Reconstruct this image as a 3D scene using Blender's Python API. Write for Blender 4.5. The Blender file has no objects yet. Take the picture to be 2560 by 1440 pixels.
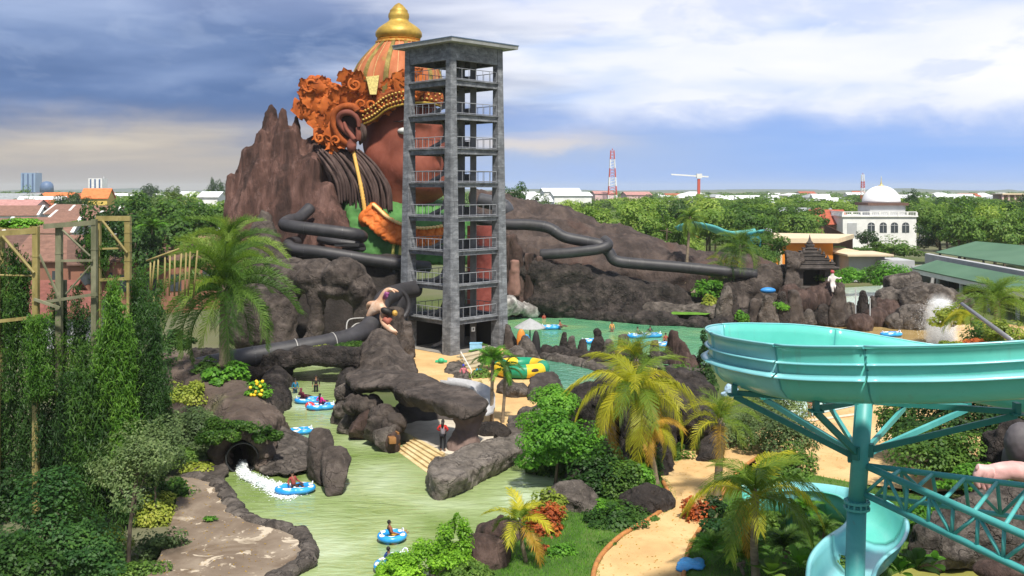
import bpy, bmesh, math, random
import numpy as np
from mathutils import Vector, Matrix, noise, Quaternion

# ------------------------------------------------------------------ camera
S = bpy.context.scene
COL = S.collection
FPX, CX, HY, CH = 2489.0, 1280.0, 472.0, 15.0      # focal length in photo pixels, horizon row, camera height
cam = bpy.data.cameras.new('camera')
cam.sensor_width = 36.0
cam.lens = 36.0 * FPX / 2560.0
cam.shift_y = -(720.0 - HY) / 2560.0
cam.clip_end = 20000.0
cam.clip_start = 0.5
camo = bpy.data.objects.new('camera', cam)
COL.objects.link(camo)
camo.location = (0, 0, CH)
camo.rotation_euler = (math.pi / 2, 0, 0)
S.camera = camo

# ------------------------------------------------------------------ light, sky, exposure
S.view_settings.view_transform = 'Standard'
S.view_settings.look = 'None'
S.view_settings.exposure = 0.35
S.view_settings.gamma = 1.0
S.view_settings.use_curve_mapping = False
SUN_EL, SUN_AZ = math.radians(58), math.radians(166)     # azimuth clockwise from +Y (behind the camera, to its right)
sd = bpy.data.lights.new('sun', 'SUN')
sd.energy = 4.9
sd.angle = math.radians(4)
sd.color = (1.0, 0.94, 0.84)
sun = bpy.data.objects.new('sun', sd)
COL.objects.link(sun)
sdir = Vector((math.sin(SUN_AZ) * math.cos(SUN_EL), math.cos(SUN_AZ) * math.cos(SUN_EL), math.sin(SUN_EL)))
sun.rotation_euler = sdir.to_track_quat('Z', 'Y').to_euler()

W = bpy.data.worlds.new('World')
S.world = W
W.use_nodes = True
wt = W.node_tree
wt.nodes.clear()


class NT:
    """tiny node-graph writer"""
    def __init__(s, tree):
        s.t = tree

    def n(s, kind, **kw):
        nd = s.t.nodes.new(kind)
        for k, v in kw.items():
            setattr(nd, k, v)
        return nd

    def l(s, a, b):
        s.t.links.new(a, b)

    def put(s, sock, v):
        if isinstance(v, bpy.types.NodeSocket):
            s.l(v, sock)
        elif isinstance(v, (tuple, list)) and len(v) == 3 and sock.type == 'RGBA':
            sock.default_value = (*v, 1)
        else:
            sock.default_value = v

    def math(s, op, a, b=0.0, c=None, clamp=False):
        nd = s.n('ShaderNodeMath', operation=op)
        nd.use_clamp = clamp
        s.put(nd.inputs[0], a)
        s.put(nd.inputs[1], b)
        if c is not None:
            s.put(nd.inputs[2], c)
        return nd.outputs[0]

    def mix(s, fac, a, b, mode='MIX'):
        nd = s.n('ShaderNodeMix', data_type='RGBA', blend_type=mode)
        s.put(nd.inputs[0], fac)
        s.put(nd.inputs[6], a)
        s.put(nd.inputs[7], b)
        return nd.outputs[2]

    def ramp(s, fac, stops, interp='LINEAR'):
        nd = s.n('ShaderNodeValToRGB')
        cr = nd.color_ramp
        cr.interpolation = interp
        while len(cr.elements) < len(stops):
            cr.elements.new(0.5)
        for e, (p, c) in zip(cr.elements, stops):
            e.position = p
            e.color = (c, c, c, 1) if isinstance(c, (int, float)) else (*c, 1)
        s.put(nd.inputs[0], fac)
        return nd.outputs[0]

    def smooth(s, v, a, b):
        nd = s.n('ShaderNodeMapRange', interpolation_type='SMOOTHSTEP')
        s.put(nd.inputs[0], v)
        nd.inputs[1].default_value = a
        nd.inputs[2].default_value = b
        return nd.outputs[0]

    def noise(s, vec, scale, detail=4, rough=.55, dist=0.0, dims='3D'):
        nd = s.n('ShaderNodeTexNoise', noise_dimensions=dims)
        if vec is not None:
            s.put(nd.inputs['Vector'], vec)
        nd.inputs['Scale'].default_value = scale
        nd.inputs['Detail'].default_value = detail
        nd.inputs['Roughness'].default_value = rough
        nd.inputs['Distortion'].default_value = dist
        return nd.outputs[0]

    def vscale(s, vec, sc, loc=(0, 0, 0)):
        nd = s.n('ShaderNodeMapping')
        s.put(nd.inputs[0], vec)
        nd.inputs[1].default_value = loc
        nd.inputs[3].default_value = sc
        return nd.outputs[0]


g = NT(wt)
tc = g.n('ShaderNodeTexCoord')
D = tc.outputs['Generated']                # world direction
sep = g.n('ShaderNodeSeparateXYZ')
g.l(D, sep.inputs[0])
dx, dy, dz = sep.outputs
sky = g.n('ShaderNodeTexSky', sky_type='NISHITA')
sky.sun_disc = False
sky.sun_elevation = SUN_EL
sky.sun_rotation = SUN_AZ
sky.air_density = 1.2
sky.dust_density = 1.5
u = g.math('DIVIDE', dx, g.math('MAXIMUM', g.math('ABSOLUTE', dy), 0.25))     # azimuth: -0.5 left .. 0.5 right ahead
warp = g.noise(g.vscale(D, (2.2, 2.2, 7)), 1.6, 3, .5)
warp2 = g.noise(g.vscale(D, (1.4, 1.4, 3.0), (2.2, 5.0, 1.0)), 9.0, 6, .6, .3)
e = g.math('ADD', dz, g.math('ADD', g.math('MULTIPLY', g.math('SUBTRACT', warp, .5), 0.05), g.math('MULTIPLY', g.math('SUBTRACT', warp2, .5), 0.035)))
n1 = g.noise(g.vscale(D, (1.6, 1.6, 7.5), (3.1, 0.4, 1.7)), 2.6, 5, .45, .15)     # broad bodies of cloud
n2 = g.noise(g.vscale(D, (1.6, 1.6, 14), (7.7, 2.0, 5.1)), 2.6, 5, .48, .2)       # level bars
n3 = g.noise(g.vscale(D, (1.5, 1.5, 4.2), (1.7, 9.0, 2.1)), 5.5, 6, .55, .3)      # billows
right = g.smooth(g.math('ADD', u, g.math('MULTIPLY', g.math('SUBTRACT', n2, .5), .40)), -.21, .06)
dark = g.ramp(n1, [(.34, (.105, .185, .385)), (.48, (.15, .24, .46)), (.58, (.21, .31, .55)), (.72, (.34, .45, .70))])
lite = g.ramp(n1, [(.28, (.52, .67, 1.0)), (.37, (.74, .83, 1.03)), (.45, (.90, .94, 1.05)), (.62, (1.02, 1.03, 1.09))])
deck = g.mix(right, dark, lite)
n4 = g.noise(g.vscale(D, (1.3, 1.3, 3.4), (4.7, 1.0, 8.1)), 9.0, 7, .56, .5)
deck = g.mix(g.math('MULTIPLY', g.smooth(n3, .50, .64), g.math('SUBTRACT', .34, g.math('MULTIPLY', right, .34))), deck, (.37, .48, .72))
deck = g.mix(g.math('MULTIPLY', g.smooth(n4, .53, .68), g.math('SUBTRACT', .22, g.math('MULTIPLY', right, .22))), deck, (.47, .57, .78))
deck = g.mix(g.math('MULTIPLY', g.math('MULTIPLY', g.smooth(n3, .50, .62), right), .55), deck, (.60, .71, 1.0))
deck = g.mix(g.math('MULTIPLY', g.math('MULTIPLY', g.smooth(n4, .52, .66), right), .4), deck, (1.0, 1.01, 1.06))
deck = g.mix(g.math('MULTIPLY', g.smooth(dz, .14, .20), .28), deck, (.62, .68, .95))
band = g.mix(g.smooth(u, -.25, .1), (.11, .20, .42), (.27, .44, .90))
band = g.mix(g.math('MULTIPLY', g.smooth(n2, .44, .70), g.math('ADD', .22, g.math('MULTIPLY', right, .22))), band, (.58, .70, .98))
col = g.mix(g.smooth(g.math('ADD', e, g.math('MULTIPLY', right, .022)), .072, .112), band, deck)
lowL = g.ramp(n2, [(.34, (.33, .35, .43)), (.48, (.45, .44, .46)), (.58, (.56, .51, .46)), (.72, (.74, .66, .54))])
lowL = g.mix(g.smooth(e, .010, .05), (.46, .43, .42), lowL)
lowR = g.mix(g.math('MULTIPLY', g.smooth(n2, .42, .7), .35), (.30, .50, .95), (.50, .65, .98))
lowR = g.mix(g.smooth(u, .02, .36), (.42, .54, .80), lowR)
lowR = g.mix(g.smooth(e, .0, .035), (.36, .53, .93), lowR)
midc = g.math('MULTIPLY', g.smooth(u, -.12, .0), g.math('SUBTRACT', 1.0, g.smooth(u, .03, .16)))
lowR = g.mix(g.math('MULTIPLY', g.math('MULTIPLY', midc, g.smooth(e, .028, .045)), g.smooth(n2, .40, .60)), lowR, (.74, .70, .70))
low = g.mix(g.smooth(u, -.22, .02), lowL, lowR)
col = g.mix(g.smooth(e, .040, .088), low, col)
# overhead: broken cloud over the physical sky
hi = g.noise(D, 2.0, 5, .55)
over = g.mix(g.smooth(hi, .38, .62), g.mix(.5, sky.outputs[0], (1.9, 2.7, 4.6)), (4.3, 4.6, 5.3))
scaled = g.n('ShaderNodeVectorMath', operation='SCALE')
g.l(col, scaled.inputs[0])
scaled.inputs[3].default_value = 7.85       # Background strength is 0.1; radiance of the cloud deck, exposure allowed for
fin = g.mix(g.smooth(dz, .22, .5), scaled.outputs[0], over)
bg = g.n('ShaderNodeBackground')
g.l(fin, bg.inputs[0])
bg.inputs[1].default_value = 0.1
wo = g.n('ShaderNodeOutputWorld')
g.l(bg.outputs[0], wo.inputs[0])

rng = random.Random(11)


# ------------------------------------------------------------------ pixel helpers: only used to look up real positions
def P(px, py, d):
    return Vector(((px - CX) / FPX * d, d, CH - (py - HY) / FPX * d))


def G(px, py, z=0.0):
    return P(px, py, (CH - z) * FPX / (py - HY))


def dist(py, z=0.0):
    return (CH - z) * FPX / (py - HY)


# ------------------------------------------------------------------ objects
def tag(o, label=None, cat=None, group=None, kind=None):
    if label: o['label'] = label
    if cat: o['category'] = cat
    if group: o['group'] = group
    if kind: o['kind'] = kind
    return o


def empty(name, loc, label=None, cat=None, group=None, rz=0.0):
    o = bpy.data.objects.new(name, None)
    o.empty_display_size = .3
    COL.objects.link(o)
    o.location = loc
    o.rotation_euler = (0, 0, rz)
    return tag(o, label, cat, group)


def mesh_from(name, V, F, smooth=False):
    me = bpy.data.meshes.new(name)
    me.from_pydata([tuple(v) for v in V], [], F)
    if smooth:
        me.polygons.foreach_set('use_smooth', [True] * len(me.polygons))
    me.update()
    return me


def put(name, me, m, parent=None, recenter=True):
    """link a mesh given in world coordinates; parents carry translation only"""
    if m is not None:
        me.materials.clear()
        me.materials.append(m)
    o = bpy.data.objects.new(name, me)
    COL.objects.link(o)
    if parent is not None:
        off = Vector((0, 0, 0))
        q = parent
        while q is not None:
            off += q.location
            q = q.parent
        if off.length > 1e-6:
            me.transform(Matrix.Translation(-off))
        o.parent = parent
    elif recenter and len(me.vertices):
        co = np.empty(len(me.vertices) * 3, 'f')
        me.vertices.foreach_get('co', co)
        co = co.reshape(-1, 3)
        lo, hi_ = co.min(0), co.max(0)
        c = Vector(((lo[0] + hi_[0]) / 2, (lo[1] + hi_[1]) / 2, lo[2]))
        me.transform(Matrix.Translation(-c))
        o.location = c
    return o


def kids(o):
    return list(o.children)


def copy_tree(o, parent=None, only=None):
    c = o.copy()
    COL.objects.link(c)
    if parent is not None:
        c.parent = parent
    for ch in kids(o):
        copy_tree(ch, c)
    return c


class MB:
    def __init__(s):
        s.v, s.f = [], []

    def add(s, V, F):
        b = len(s.v)
        s.v += [Vector(v) for v in V]
        s.f += [tuple(i + b for i in q) for q in F]
        return s

    def box(s, c, size, rz=0.0, M=None):
        x, y, z = size[0] / 2, size[1] / 2, size[2] / 2
        R = M if M is not None else Matrix.Rotation(rz, 3, 'Z')
        c = Vector(c)
        V = [c + R @ Vector((sx * x, sy * y, sz * z)) for sz in (-1, 1) for sx, sy in ((-1, -1), (1, -1), (1, 1), (-1, 1))]
        return s.add(V, [(3, 2, 1, 0), (4, 5, 6, 7), (0, 1, 5, 4), (1, 2, 6, 5), (2, 3, 7, 6), (3, 0, 4, 7)])

    def hexa(s, V):
        """8 corners: bottom ring then top ring"""
        return s.add(V, [(3, 2, 1, 0), (4, 5, 6, 7), (0, 1, 5, 4), (1, 2, 6, 5), (2, 3, 7, 6), (3, 0, 4, 7)])

    def beam(s, a, b, w, h=None, up=(0, 0, 1)):
        a, b = Vector(a), Vector(b)
        h = h or w
        d = (b - a).normalized()
        upv = Vector(up)
        if abs(d.dot(upv)) > .98: upv = Vector((0, 1, 0))
        sx = d.cross(upv).normalized()
        sz = sx.cross(d)
        V = []
        for p in (a, b):
            for i, j in ((-1, -1), (1, -1), (1, 1), (-1, 1)):
                V.append(p + sx * (i * w / 2) + sz * (j * h / 2))
        return s.add(V, [(0, 1, 2, 3), (7, 6, 5, 4), (1, 0, 4, 5), (2, 1, 5, 6), (3, 2, 6, 7), (0, 3, 7, 4)])

    def tube(s, pts, r, seg=8, cap=True, squash=None):
        pts = [Vector(p) for p in pts]
        n = len(pts)
        rs = r if isinstance(r, (list, tuple)) else [r] * n
        T = []
        for i in range(n):
            a, b = pts[max(0, i - 1)], pts[min(n - 1, i + 1)]
            T.append((b - a).normalized() if (b - a).length > 1e-9 else Vector((0, 0, 1)))
        ref = Vector((0, 0, 1)) if abs(T[0].z) < .9 else Vector((0, 1, 0))
        nx = T[0].cross(ref).normalized()
        V, F = [], []
        for i in range(n):
            nx = (nx - T[i] * nx.dot(T[i])).normalized()
            ny = T[i].cross(nx)
            for k in range(seg):
                a = 2 * math.pi * k / seg
                V.append(pts[i] + (nx * math.cos(a) + ny * math.sin(a) * (squash or 1)) * rs[i])
        for i in range(n - 1):
            for k in range(seg):
                k2 = (k + 1) % seg
                F.append((i * seg + k, i * seg + k2, (i + 1) * seg + k2, (i + 1) * seg + k))
        if cap:
            F.append(tuple(range(seg - 1, -1, -1)))
            F.append(tuple((n - 1) * seg + k for k in range(seg)))
        return s.add(V, F)

    def ring(s, c, R, r, seg=24, rs=8, M=None):
        c = Vector(c)
        V, F = [], []
        for i in range(seg):
            a = 2 * math.pi * i / seg
            for k in range(rs):
                b = 2 * math.pi * k / rs
                p = Vector(((R + r * math.cos(b)) * math.cos(a), (R + r * math.cos(b)) * math.sin(a), r * math.sin(b)))
                V.append(c + (M @ p if M is not None else p))
        for i in range(seg):
            for k in range(rs):
                i2, k2 = (i + 1) % seg, (k + 1) % rs
                F.append((i * rs + k, i2 * rs + k, i2 * rs + k2, i * rs + k2))
        return s.add(V, F)

    def ell(s, c, r, seg=12, rings=8, M=None):
        c = Vector(c)
        r = (r, r, r) if isinstance(r, (int, float)) else r
        V, F = [], []
        for i in range(rings + 1):
            t = math.pi * i / rings
            for k in range(seg):
                a = 2 * math.pi * k / seg
                p = Vector((r[0] * math.sin(t) * math.cos(a), r[1] * math.sin(t) * math.sin(a), r[2] * math.cos(t)))
                V.append(c + (M @ p if M is not None else p))
        for i in range(rings):
            for k in range(seg):
                k2 = (k + 1) % seg
                F.append((i * seg + k, (i + 1) * seg + k, (i + 1) * seg + k2, i * seg + k2))
        return s.add(V, F)

    def lathe(s, c, prof, seg=24, M=None):
        """prof: list of (radius, z)"""
        c = Vector(c)
        V, F = [], []
        for r, z in prof:
            for k in range(seg):
                a = 2 * math.pi * k / seg
                p = Vector((r * math.cos(a), r * math.sin(a), z))
                V.append(c + (M @ p if M is not None else p))
        for i in range(len(prof) - 1):
            for k in range(seg):
                k2 = (k + 1) % seg
                F.append((i * seg + k, i * seg + k2, (i + 1) * seg + k2, (i + 1) * seg + k))
        F.append(tuple(range(seg - 1, -1, -1)))
        F.append(tuple((len(prof) - 1) * seg + k for k in range(seg)))
        return s.add(V, F)

    def prism(s, poly, z0, z1):
        n = len(poly)
        V = [Vector((p[0], p[1], z0)) for p in poly] + [Vector((p[0], p[1], z1)) for p in poly]
        F = [tuple(range(n - 1, -1, -1)), tuple(range(n, 2 * n))]
        F += [(i, (i + 1) % n, n + (i + 1) % n, n + i) for i in range(n)]
        return s.add(V, F)

    def quad(s, a, b, c, d):
        return s.add([a, b, c, d], [(0, 1, 2, 3)])

    def build(s, name, m, parent=None, smooth=False, label=None, cat=None, group=None, kind=None, weld=False, bevel=0, sharp=None):
        me = mesh_from(name, s.v, s.f, smooth)
        if weld or bevel:
            bm = bmesh.new()
            bm.from_mesh(me)
            if weld: bmesh.ops.remove_doubles(bm, verts=bm.verts, dist=1e-4)
            if bevel:
                ed = [e_ for e_ in bm.edges if len(e_.link_faces) == 2 and e_.calc_face_angle(0) > .5]
                bmesh.ops.bevel(bm, geom=ed, offset=bevel, segments=1, affect='EDGES', clamp_overlap=True)
            bm.to_mesh(me)
            bm.free()
        o = put(name, me, m, parent)
        return tag(o, label, cat, group, kind)


def catmull(pts, n=8, closed=False):
    pts = [Vector(p) for p in pts]
    out = []
    N = len(pts)
    rngs = range(N) if closed else range(N - 1)
    for i in rngs:
        if closed:
            p0, p1, p2, p3 = pts[(i - 1) % N], pts[i], pts[(i + 1) % N], pts[(i + 2) % N]
        else:
            p0, p1, p2, p3 = pts[max(i - 1, 0)], pts[i], pts[i + 1], pts[min(i + 2, N - 1)]
        for k in range(n):
            t = k / n
            out.append(.5 * ((2 * p1) + (-p0 + p2) * t + (2 * p0 - 5 * p1 + 4 * p2 - p3) * t * t + (-p0 + 3 * p1 - 3 * p2 + p3) * t ** 3))
    if not closed: out.append(pts[-1])
    return out


# ------------------------------------------------------------------ materials
MATS = {}


def nmat(name, stops, scale=1.0, rough=.8, bump=.3, bscale=None, bdist=.1, metallic=0.0, stretch=(1, 1, 1), detail=8, nrough=.6,
         spec=.3, spots=None, coat=0.0, dist=.4, crack=None, streaks=None, lines=None):
    if name in MATS: return MATS[name]
    m = bpy.data.materials.new(name)
    m.use_nodes = True
    t = m.node_tree
    k = NT(t)
    bs = t.nodes['Principled BSDF']
    co = k.n('ShaderNodeTexCoord').outputs['Object']
    v = k.vscale(co, stretch)
    if not isinstance(stops[0], (tuple, list)) or len(stops[0]) != 2:
        n_ = len(stops)
        stops = [(.30 + .4 * i / max(1, n_ - 1), c) for i, c in enumerate(stops)]
    nf = k.noise(v, scale, detail, nrough, dist)
    c = k.ramp(nf, stops)
    if spots:                                        # (scale, lo, hi, colour, amount)
        for sc, lo, hi_, cc, am in spots:
            sp = k.noise(v, sc, 5, .6, .8)
            c = k.mix(k.math('MULTIPLY', k.smooth(sp, lo, hi_), am), c, cc)
    if streaks:                                      # (width scale, run scale, lo, hi, colour, amount): stains running down the surface
        for sw, sr, lo, hi_, cc, am in streaks:
            sk = k.noise(k.vscale(co, (sw, sw, sr)), 1.0, 5, .6, .5)
            c = k.mix(k.math('MULTIPLY', k.smooth(sk, lo, hi_), am), c, cc)
    if lines:                                        # casting joints every so many metres
        sz = k.n('ShaderNodeSeparateXYZ')
        k.l(co, sz.inputs[0])
        fr = k.math('FRACT', k.math('DIVIDE', k.math('ADD', sz.outputs[2], 50.0), lines[0]))
        c = k.mix(k.math('MULTIPLY', k.math('LESS_THAN', fr, lines[1] / lines[0]), lines[2]), c, (.05, .05, .055))
    k.put(bs.inputs['Base Color'], c)
    bs.inputs['Roughness'].default_value = rough
    bs.inputs['Metallic'].default_value = metallic
    bs.inputs['Specular IOR Level'].default_value = spec
    bs.inputs['Coat Weight'].default_value = coat
    if bump:
        b = k.n('ShaderNodeBump')
        b.inputs['Strength'].default_value = bump
        b.inputs['Distance'].default_value = bdist
        h = k.noise(v, bscale or scale * 4, 8, .65, .3)
        if crack:
            vo = k.n('ShaderNodeTexVoronoi', feature='DISTANCE_TO_EDGE')
            wv = k.n('ShaderNodeTexNoise')
            k.put(wv.inputs['Vector'], v)
            wv.inputs['Scale'].default_value = crack * 1.3
            wv.inputs['Detail'].default_value = 4
            ad = k.n('ShaderNodeVectorMath', operation='MULTIPLY_ADD')
            k.l(wv.outputs[1], ad.inputs[0])
            ad.inputs[1].default_value = (1.6 / crack,) * 3
            k.put(ad.inputs[2], v)
            k.l(ad.outputs[0], vo.inputs['Vector'])
            vo.inputs['Scale'].default_value = crack
            msk = k.smooth(k.noise(v, crack * .9, 2), .42, .58)
            h = k.math('ADD', h, k.math('MULTIPLY', k.math('MULTIPLY', k.smooth(vo.outputs[0], .0, .045), msk), .55))
        k.put(b.inputs['Height'], h)
        k.l(b.outputs[0], bs.inputs['Normal'])
    MATS[name] = m
    return m


LEAF_GAIN = 1.8


def leafmat(name, a, b, c=None, trans=.42, rough=.5, clump=.5):
    """leaf blades: every blade its own shade of green, mixed in patches"""
    if name in MATS: return MATS[name]
    a, b, c = [tuple(min(.8, x * LEAF_GAIN) for x in q) for q in (a, b, c or b)]
    m = bpy.data.materials.new(name)
    m.use_nodes = True
    t = m.node_tree
    k = NT(t)
    bs = t.nodes['Principled BSDF']
    out = t.nodes['Material Output']
    geo = k.n('ShaderNodeNewGeometry')
    oi = k.n('ShaderNodeObjectInfo')
    co = k.n('ShaderNodeTexCoord').outputs['Object']
    pat = k.noise(co, clump, 3, .6)
    f = k.math('ADD', k.math('MULTIPLY', geo.outputs['Random Per Island'], .55), k.math('MULTIPLY', k.math('SUBTRACT', pat, .5), 1.6))
    f = k.math('ADD', f, k.math('MULTIPLY', k.math('SUBTRACT', oi.outputs['Random'], .5), .5))
    cc = k.ramp(f, [(0.0, a), (.5, b), (1.0, c or b)])
    k.put(bs.inputs['Base Color'], cc)
    bs.inputs['Roughness'].default_value = rough
    bs.inputs['Specular IOR Level'].default_value = .25
    tr = k.n('ShaderNodeBsdfTranslucent')
    k.put(tr.inputs[0], k.mix(1.0, cc, (1.25, 1.3, .6), 'MULTIPLY'))
    mx = k.n('ShaderNodeMixShader')
    mx.inputs[0].default_value = trans
    k.l(bs.outputs[0], mx.inputs[1])
    k.l(tr.outputs[0], mx.inputs[2])
    k.l(mx.outputs[0], out.inputs[0])
    MATS[name] = m
    return m


def plain(name, c, rough=.5, metallic=0.0, spec=.4, var=.15, scale=3.0, coat=0.0, bump=.05):
    lo = tuple(x * (1 - var) for x in c)
    hi_ = tuple(min(1, x * (1 + var)) for x in c)
    return nmat(name, [lo, c, hi_], scale, rough, bump, metallic=metallic, spec=spec, coat=coat, bdist=.02)


ROCK = nmat('rock_dark', [(.012, .0105, .0098), (.036, .029, .026), (.082, .066, .058)], .9, .9, 1.0, 3.4, .3,
            spots=[(3.2, .57, .73, (.14, .118, .102), .5), (.8, .53, .66, (.014, .012, .011), .75)], crack=.8, streaks=[(1.6, .22, .58, .76, (.11, .092, .08), .4)])
ROCKB = nmat('rock_brown', [(.024, .015, .013), (.070, .044, .036), (.14, .094, .08)], .8, .9, 1.0, 2.6, .4, stretch=(1, 1, .22),
             spots=[(1.9, .56, .74, (.18, .125, .108), .55), (.55, .5, .64, (.02, .0135, .012), .8)])
ROCKG = nmat('rock_grey', [(.032, .027, .023), (.095, .080, .069), (.20, .172, .148)], .9, .9, 1.0, 3.6, .25,
             spots=[(3.4, .55, .72, (.25, .22, .19), .5), (.8, .53, .66, (.028, .0225, .019), .75)], crack=.75, streaks=[(2, .25, .56, .74, (.04, .033, .028), .5)])
ROCKS = nmat('rock_smooth', [(.024, .0195, .017), (.062, .049, .042), (.125, .102, .088)], .8, .88, .8, 4.2, .16,
             spots=[(2.2, .57, .75, (.16, .133, .115), .45), (.9, .54, .68, (.018, .0145, .013), .7)], crack=.55, streaks=[(1.6, .2, .57, .74, (.15, .125, .105), .4), (2.2, .3, .58, .72, (.02, .0165, .0145), .6)])
TUBE_BLACK = nmat('slide_black', [(.024, .023, .026), (.034, .033, .037), (.050, .048, .054)], .8, .55, .06, 3, .02, spec=.45, spots=[(.6, .55, .7, (.065, .062, .06), .4)])
CONC = nmat('concrete', [(.085, .092, .102), (.17, .18, .195), (.29, .302, .32)], 1.1, .88, .45, 6, .04, stretch=(1, 1, 2.2),
            spots=[(.45, .50, .66, (.085, .088, .094), .65), (2.6, .58, .72, (.42, .43, .45), .5), (6, .6, .7, (.07, .07, .075), .5)], streaks=[(5, .35, .55, .72, (.06, .062, .066), .6), (8, .5, .6, .75, (.45, .46, .48), .4)], lines=(1.03, .035, .55))
GRASS = nmat('grass_ground', [(.03, .07, .012), (.06, .125, .02), (.11, .17, .035)], .5, .95, .8, 9, .08,
             spots=[(1.4, .58, .75, (.14, .15, .05), .5)])
SAND = nmat('golden_paving', [(.44, .27, .115), (.56, .37, .165), (.64, .45, .22)], .35, .85, .25, 12, .02,
            spots=[(.9, .54, .75, (.40, .22, .085), .5), (.16, .5, .7, (.66, .50, .30), .5), (4.2, .60, .68, (.40, .21, .07), .55), (.5, .62, .7, (.30, .17, .07), .35)])

# ------------------------------------------------------------------ rocks: hulls and blobs fused by a voxel remesh, then roughened
def hull_pts(bm, pts):
    vs = [bm.verts.new(p) for p in pts]
    r = bmesh.ops.convex_hull(bm, input=vs)
    junk = [x for x in set(r['geom_interior'] + r['geom_unused']) if isinstance(x, bmesh.types.BMVert)]
    if junk: bmesh.ops.delete(bm, geom=junk, context='VERTS')


def fuse(name, shapes, vox):
    bm = bmesh.new()
    for sh in shapes:
        if sh[0] == 'e':
            c, r = Vector(sh[1]), sh[2]
            r = (r, r, r) if isinstance(r, (int, float)) else r
            M = sh[3] if len(sh) > 3 else Matrix.Identity(3)
            rr = bmesh.ops.create_icosphere(bm, subdivisions=3, radius=1)
            for v in rr['verts']:
                v.co = c + M @ Vector((v.co.x * r[0], v.co.y * r[1], v.co.z * r[2]))
        elif sh[0] == 'h':
            hull_pts(bm, sh[1])
        elif sh[0] == 't':
            mb = MB().tube(sh[1], sh[2], sh[3] if len(sh) > 3 else 10)
            vs = [bm.verts.new(v) for v in mb.v]
            for f_ in mb.f: bm.faces.new([vs[i] for i in f_])
        elif sh[0] == 'm':
            vs = [bm.verts.new(v) for v in sh[1].v]
            for f_ in sh[1].f: bm.faces.new([vs[i] for i in f_])
    bmesh.ops.recalc_face_normals(bm, faces=bm.faces)
    me = bpy.data.meshes.new(name)
    bm.to_mesh(me)
    bm.free()
    o = bpy.data.objects.new('fuse_tmp', me)
    COL.objects.link(o)
    md = o.modifiers.new('r', 'REMESH')
    md.mode = 'VOXEL'
    md.voxel_size = vox
    dg = bpy.context.evaluated_depsgraph_get()
    new = bpy.data.meshes.new_from_object(o.evaluated_get(dg))
    bpy.data.objects.remove(o)
    bpy.data.meshes.remove(me)
    new.name = name
    return new


def get_co(me):
    co = np.empty(len(me.vertices) * 3, 'f')
    me.vertices.foreach_get('co', co)
    return co.reshape(-1, 3).astype('d')


def set_co(me, co):
    me.vertices.foreach_set('co', co.astype('f').ravel())
    me.update()


def relax(me, it=2, w=.5):
    n = len(me.vertices)
    ed = np.empty(len(me.edges) * 2, 'i')
    me.edges.foreach_get('vertices', ed)
    ed = ed.reshape(-1, 2)
    co = get_co(me)
    deg = np.bincount(ed.ravel(), minlength=n).astype('d')[:, None]
    deg[deg == 0] = 1
    for _ in range(it):
        acc = np.zeros_like(co)
        np.add.at(acc, ed[:, 0], co[ed[:, 1]])
        np.add.at(acc, ed[:, 1], co[ed[:, 0]])
        co = co * (1 - w) + acc / deg * w
    set_co(me, co)


def roughen(me, amp, freq, kind='rock', seed=0.0, zs=1.0, oct_=5, mask=None):
    co = get_co(me)
    nr = np.empty(len(me.vertices) * 3, 'f')
    me.vertex_normals.foreach_get('vector', nr)
    nr = nr.reshape(-1, 3)
    out = co.copy()
    off = Vector((seed * 7.3, seed * 3.1, seed * 5.7))
    for i in range(len(co)):
        p = Vector(co[i])
        q = Vector((p.x * freq, p.y * freq, p.z * freq * zs)) + off
        if kind == 'rock':
            d = noise.fractal(q, .9, 2.1, oct_) * .6 - abs(noise.noise(q * 1.7 + off)) * .9 + .25
        elif kind == 'ridge':
            d = noise.ridged_multi_fractal(q, .9, 2.2, oct_, 1.0, 2.0) * .55 - .6
        elif kind == 'cell':
            v = noise.voronoi(q)[0]
            d = .5 - (1 - min(1, (v[1] - v[0]) * 3)) ** 2 * 1.0 + noise.fractal(q * 2, 1, 2, 3) * .25
        else:
            d = noise.fractal(q, 1, 2.1, oct_)
        out[i] = co[i] + nr[i] * (d * amp)
    set_co(me, out)


def rock(name, shapes, vox=.25, amp=.25, freq=.6, m=None, kind='rock', zs=1.0, seed=None, parent=None, smooth=2,
         fine=None, label=None, cat='rock', group=None, flat=False, okind=None):
    me = fuse(name, shapes, vox)
    if smooth: relax(me, smooth)
    sd_ = rng.random() * 10 if seed is None else seed
    roughen(me, amp, freq, kind, sd_, zs)
    fine = fine or (amp * .5, freq * 2.7, 'ridge')
    if fine: roughen(me, fine[0], fine[1], fine[2] if len(fine) > 2 else 'rock', sd_ + 2, zs)
    me.polygons.foreach_set('use_smooth', [not flat] * len(me.polygons))
    o = put(name, me, m or ROCK, parent)
    return tag(o, label, cat if parent is None else None, group, okind)


def blobs_line(pts, r, jitter=.15, flat=1.0, rg=None):
    """ellipsoids strung along a line, for banks and kerbs of rock"""
    rg = rg or rng
    out = []
    for p in pts:
        p = Vector(p)
        rr = r * (1 + rg.uniform(-jitter, jitter))
        out.append(('e', p + Vector((rg.uniform(-.2, .2) * r, rg.uniform(-.2, .2) * r, 0)), (rr * rg.uniform(.9, 1.25), rr * rg.uniform(.9, 1.25), rr * flat * rg.uniform(.85, 1.15))))
    return out


def resample(pts, step):
    pts = [Vector(p) for p in pts]
    out = [pts[0]]
    for a, b in zip(pts, pts[1:]):
        n = max(1, int((b - a).length / step))
        for i in range(1, n + 1): out.append(a.lerp(b, i / n))
    return out


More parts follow.
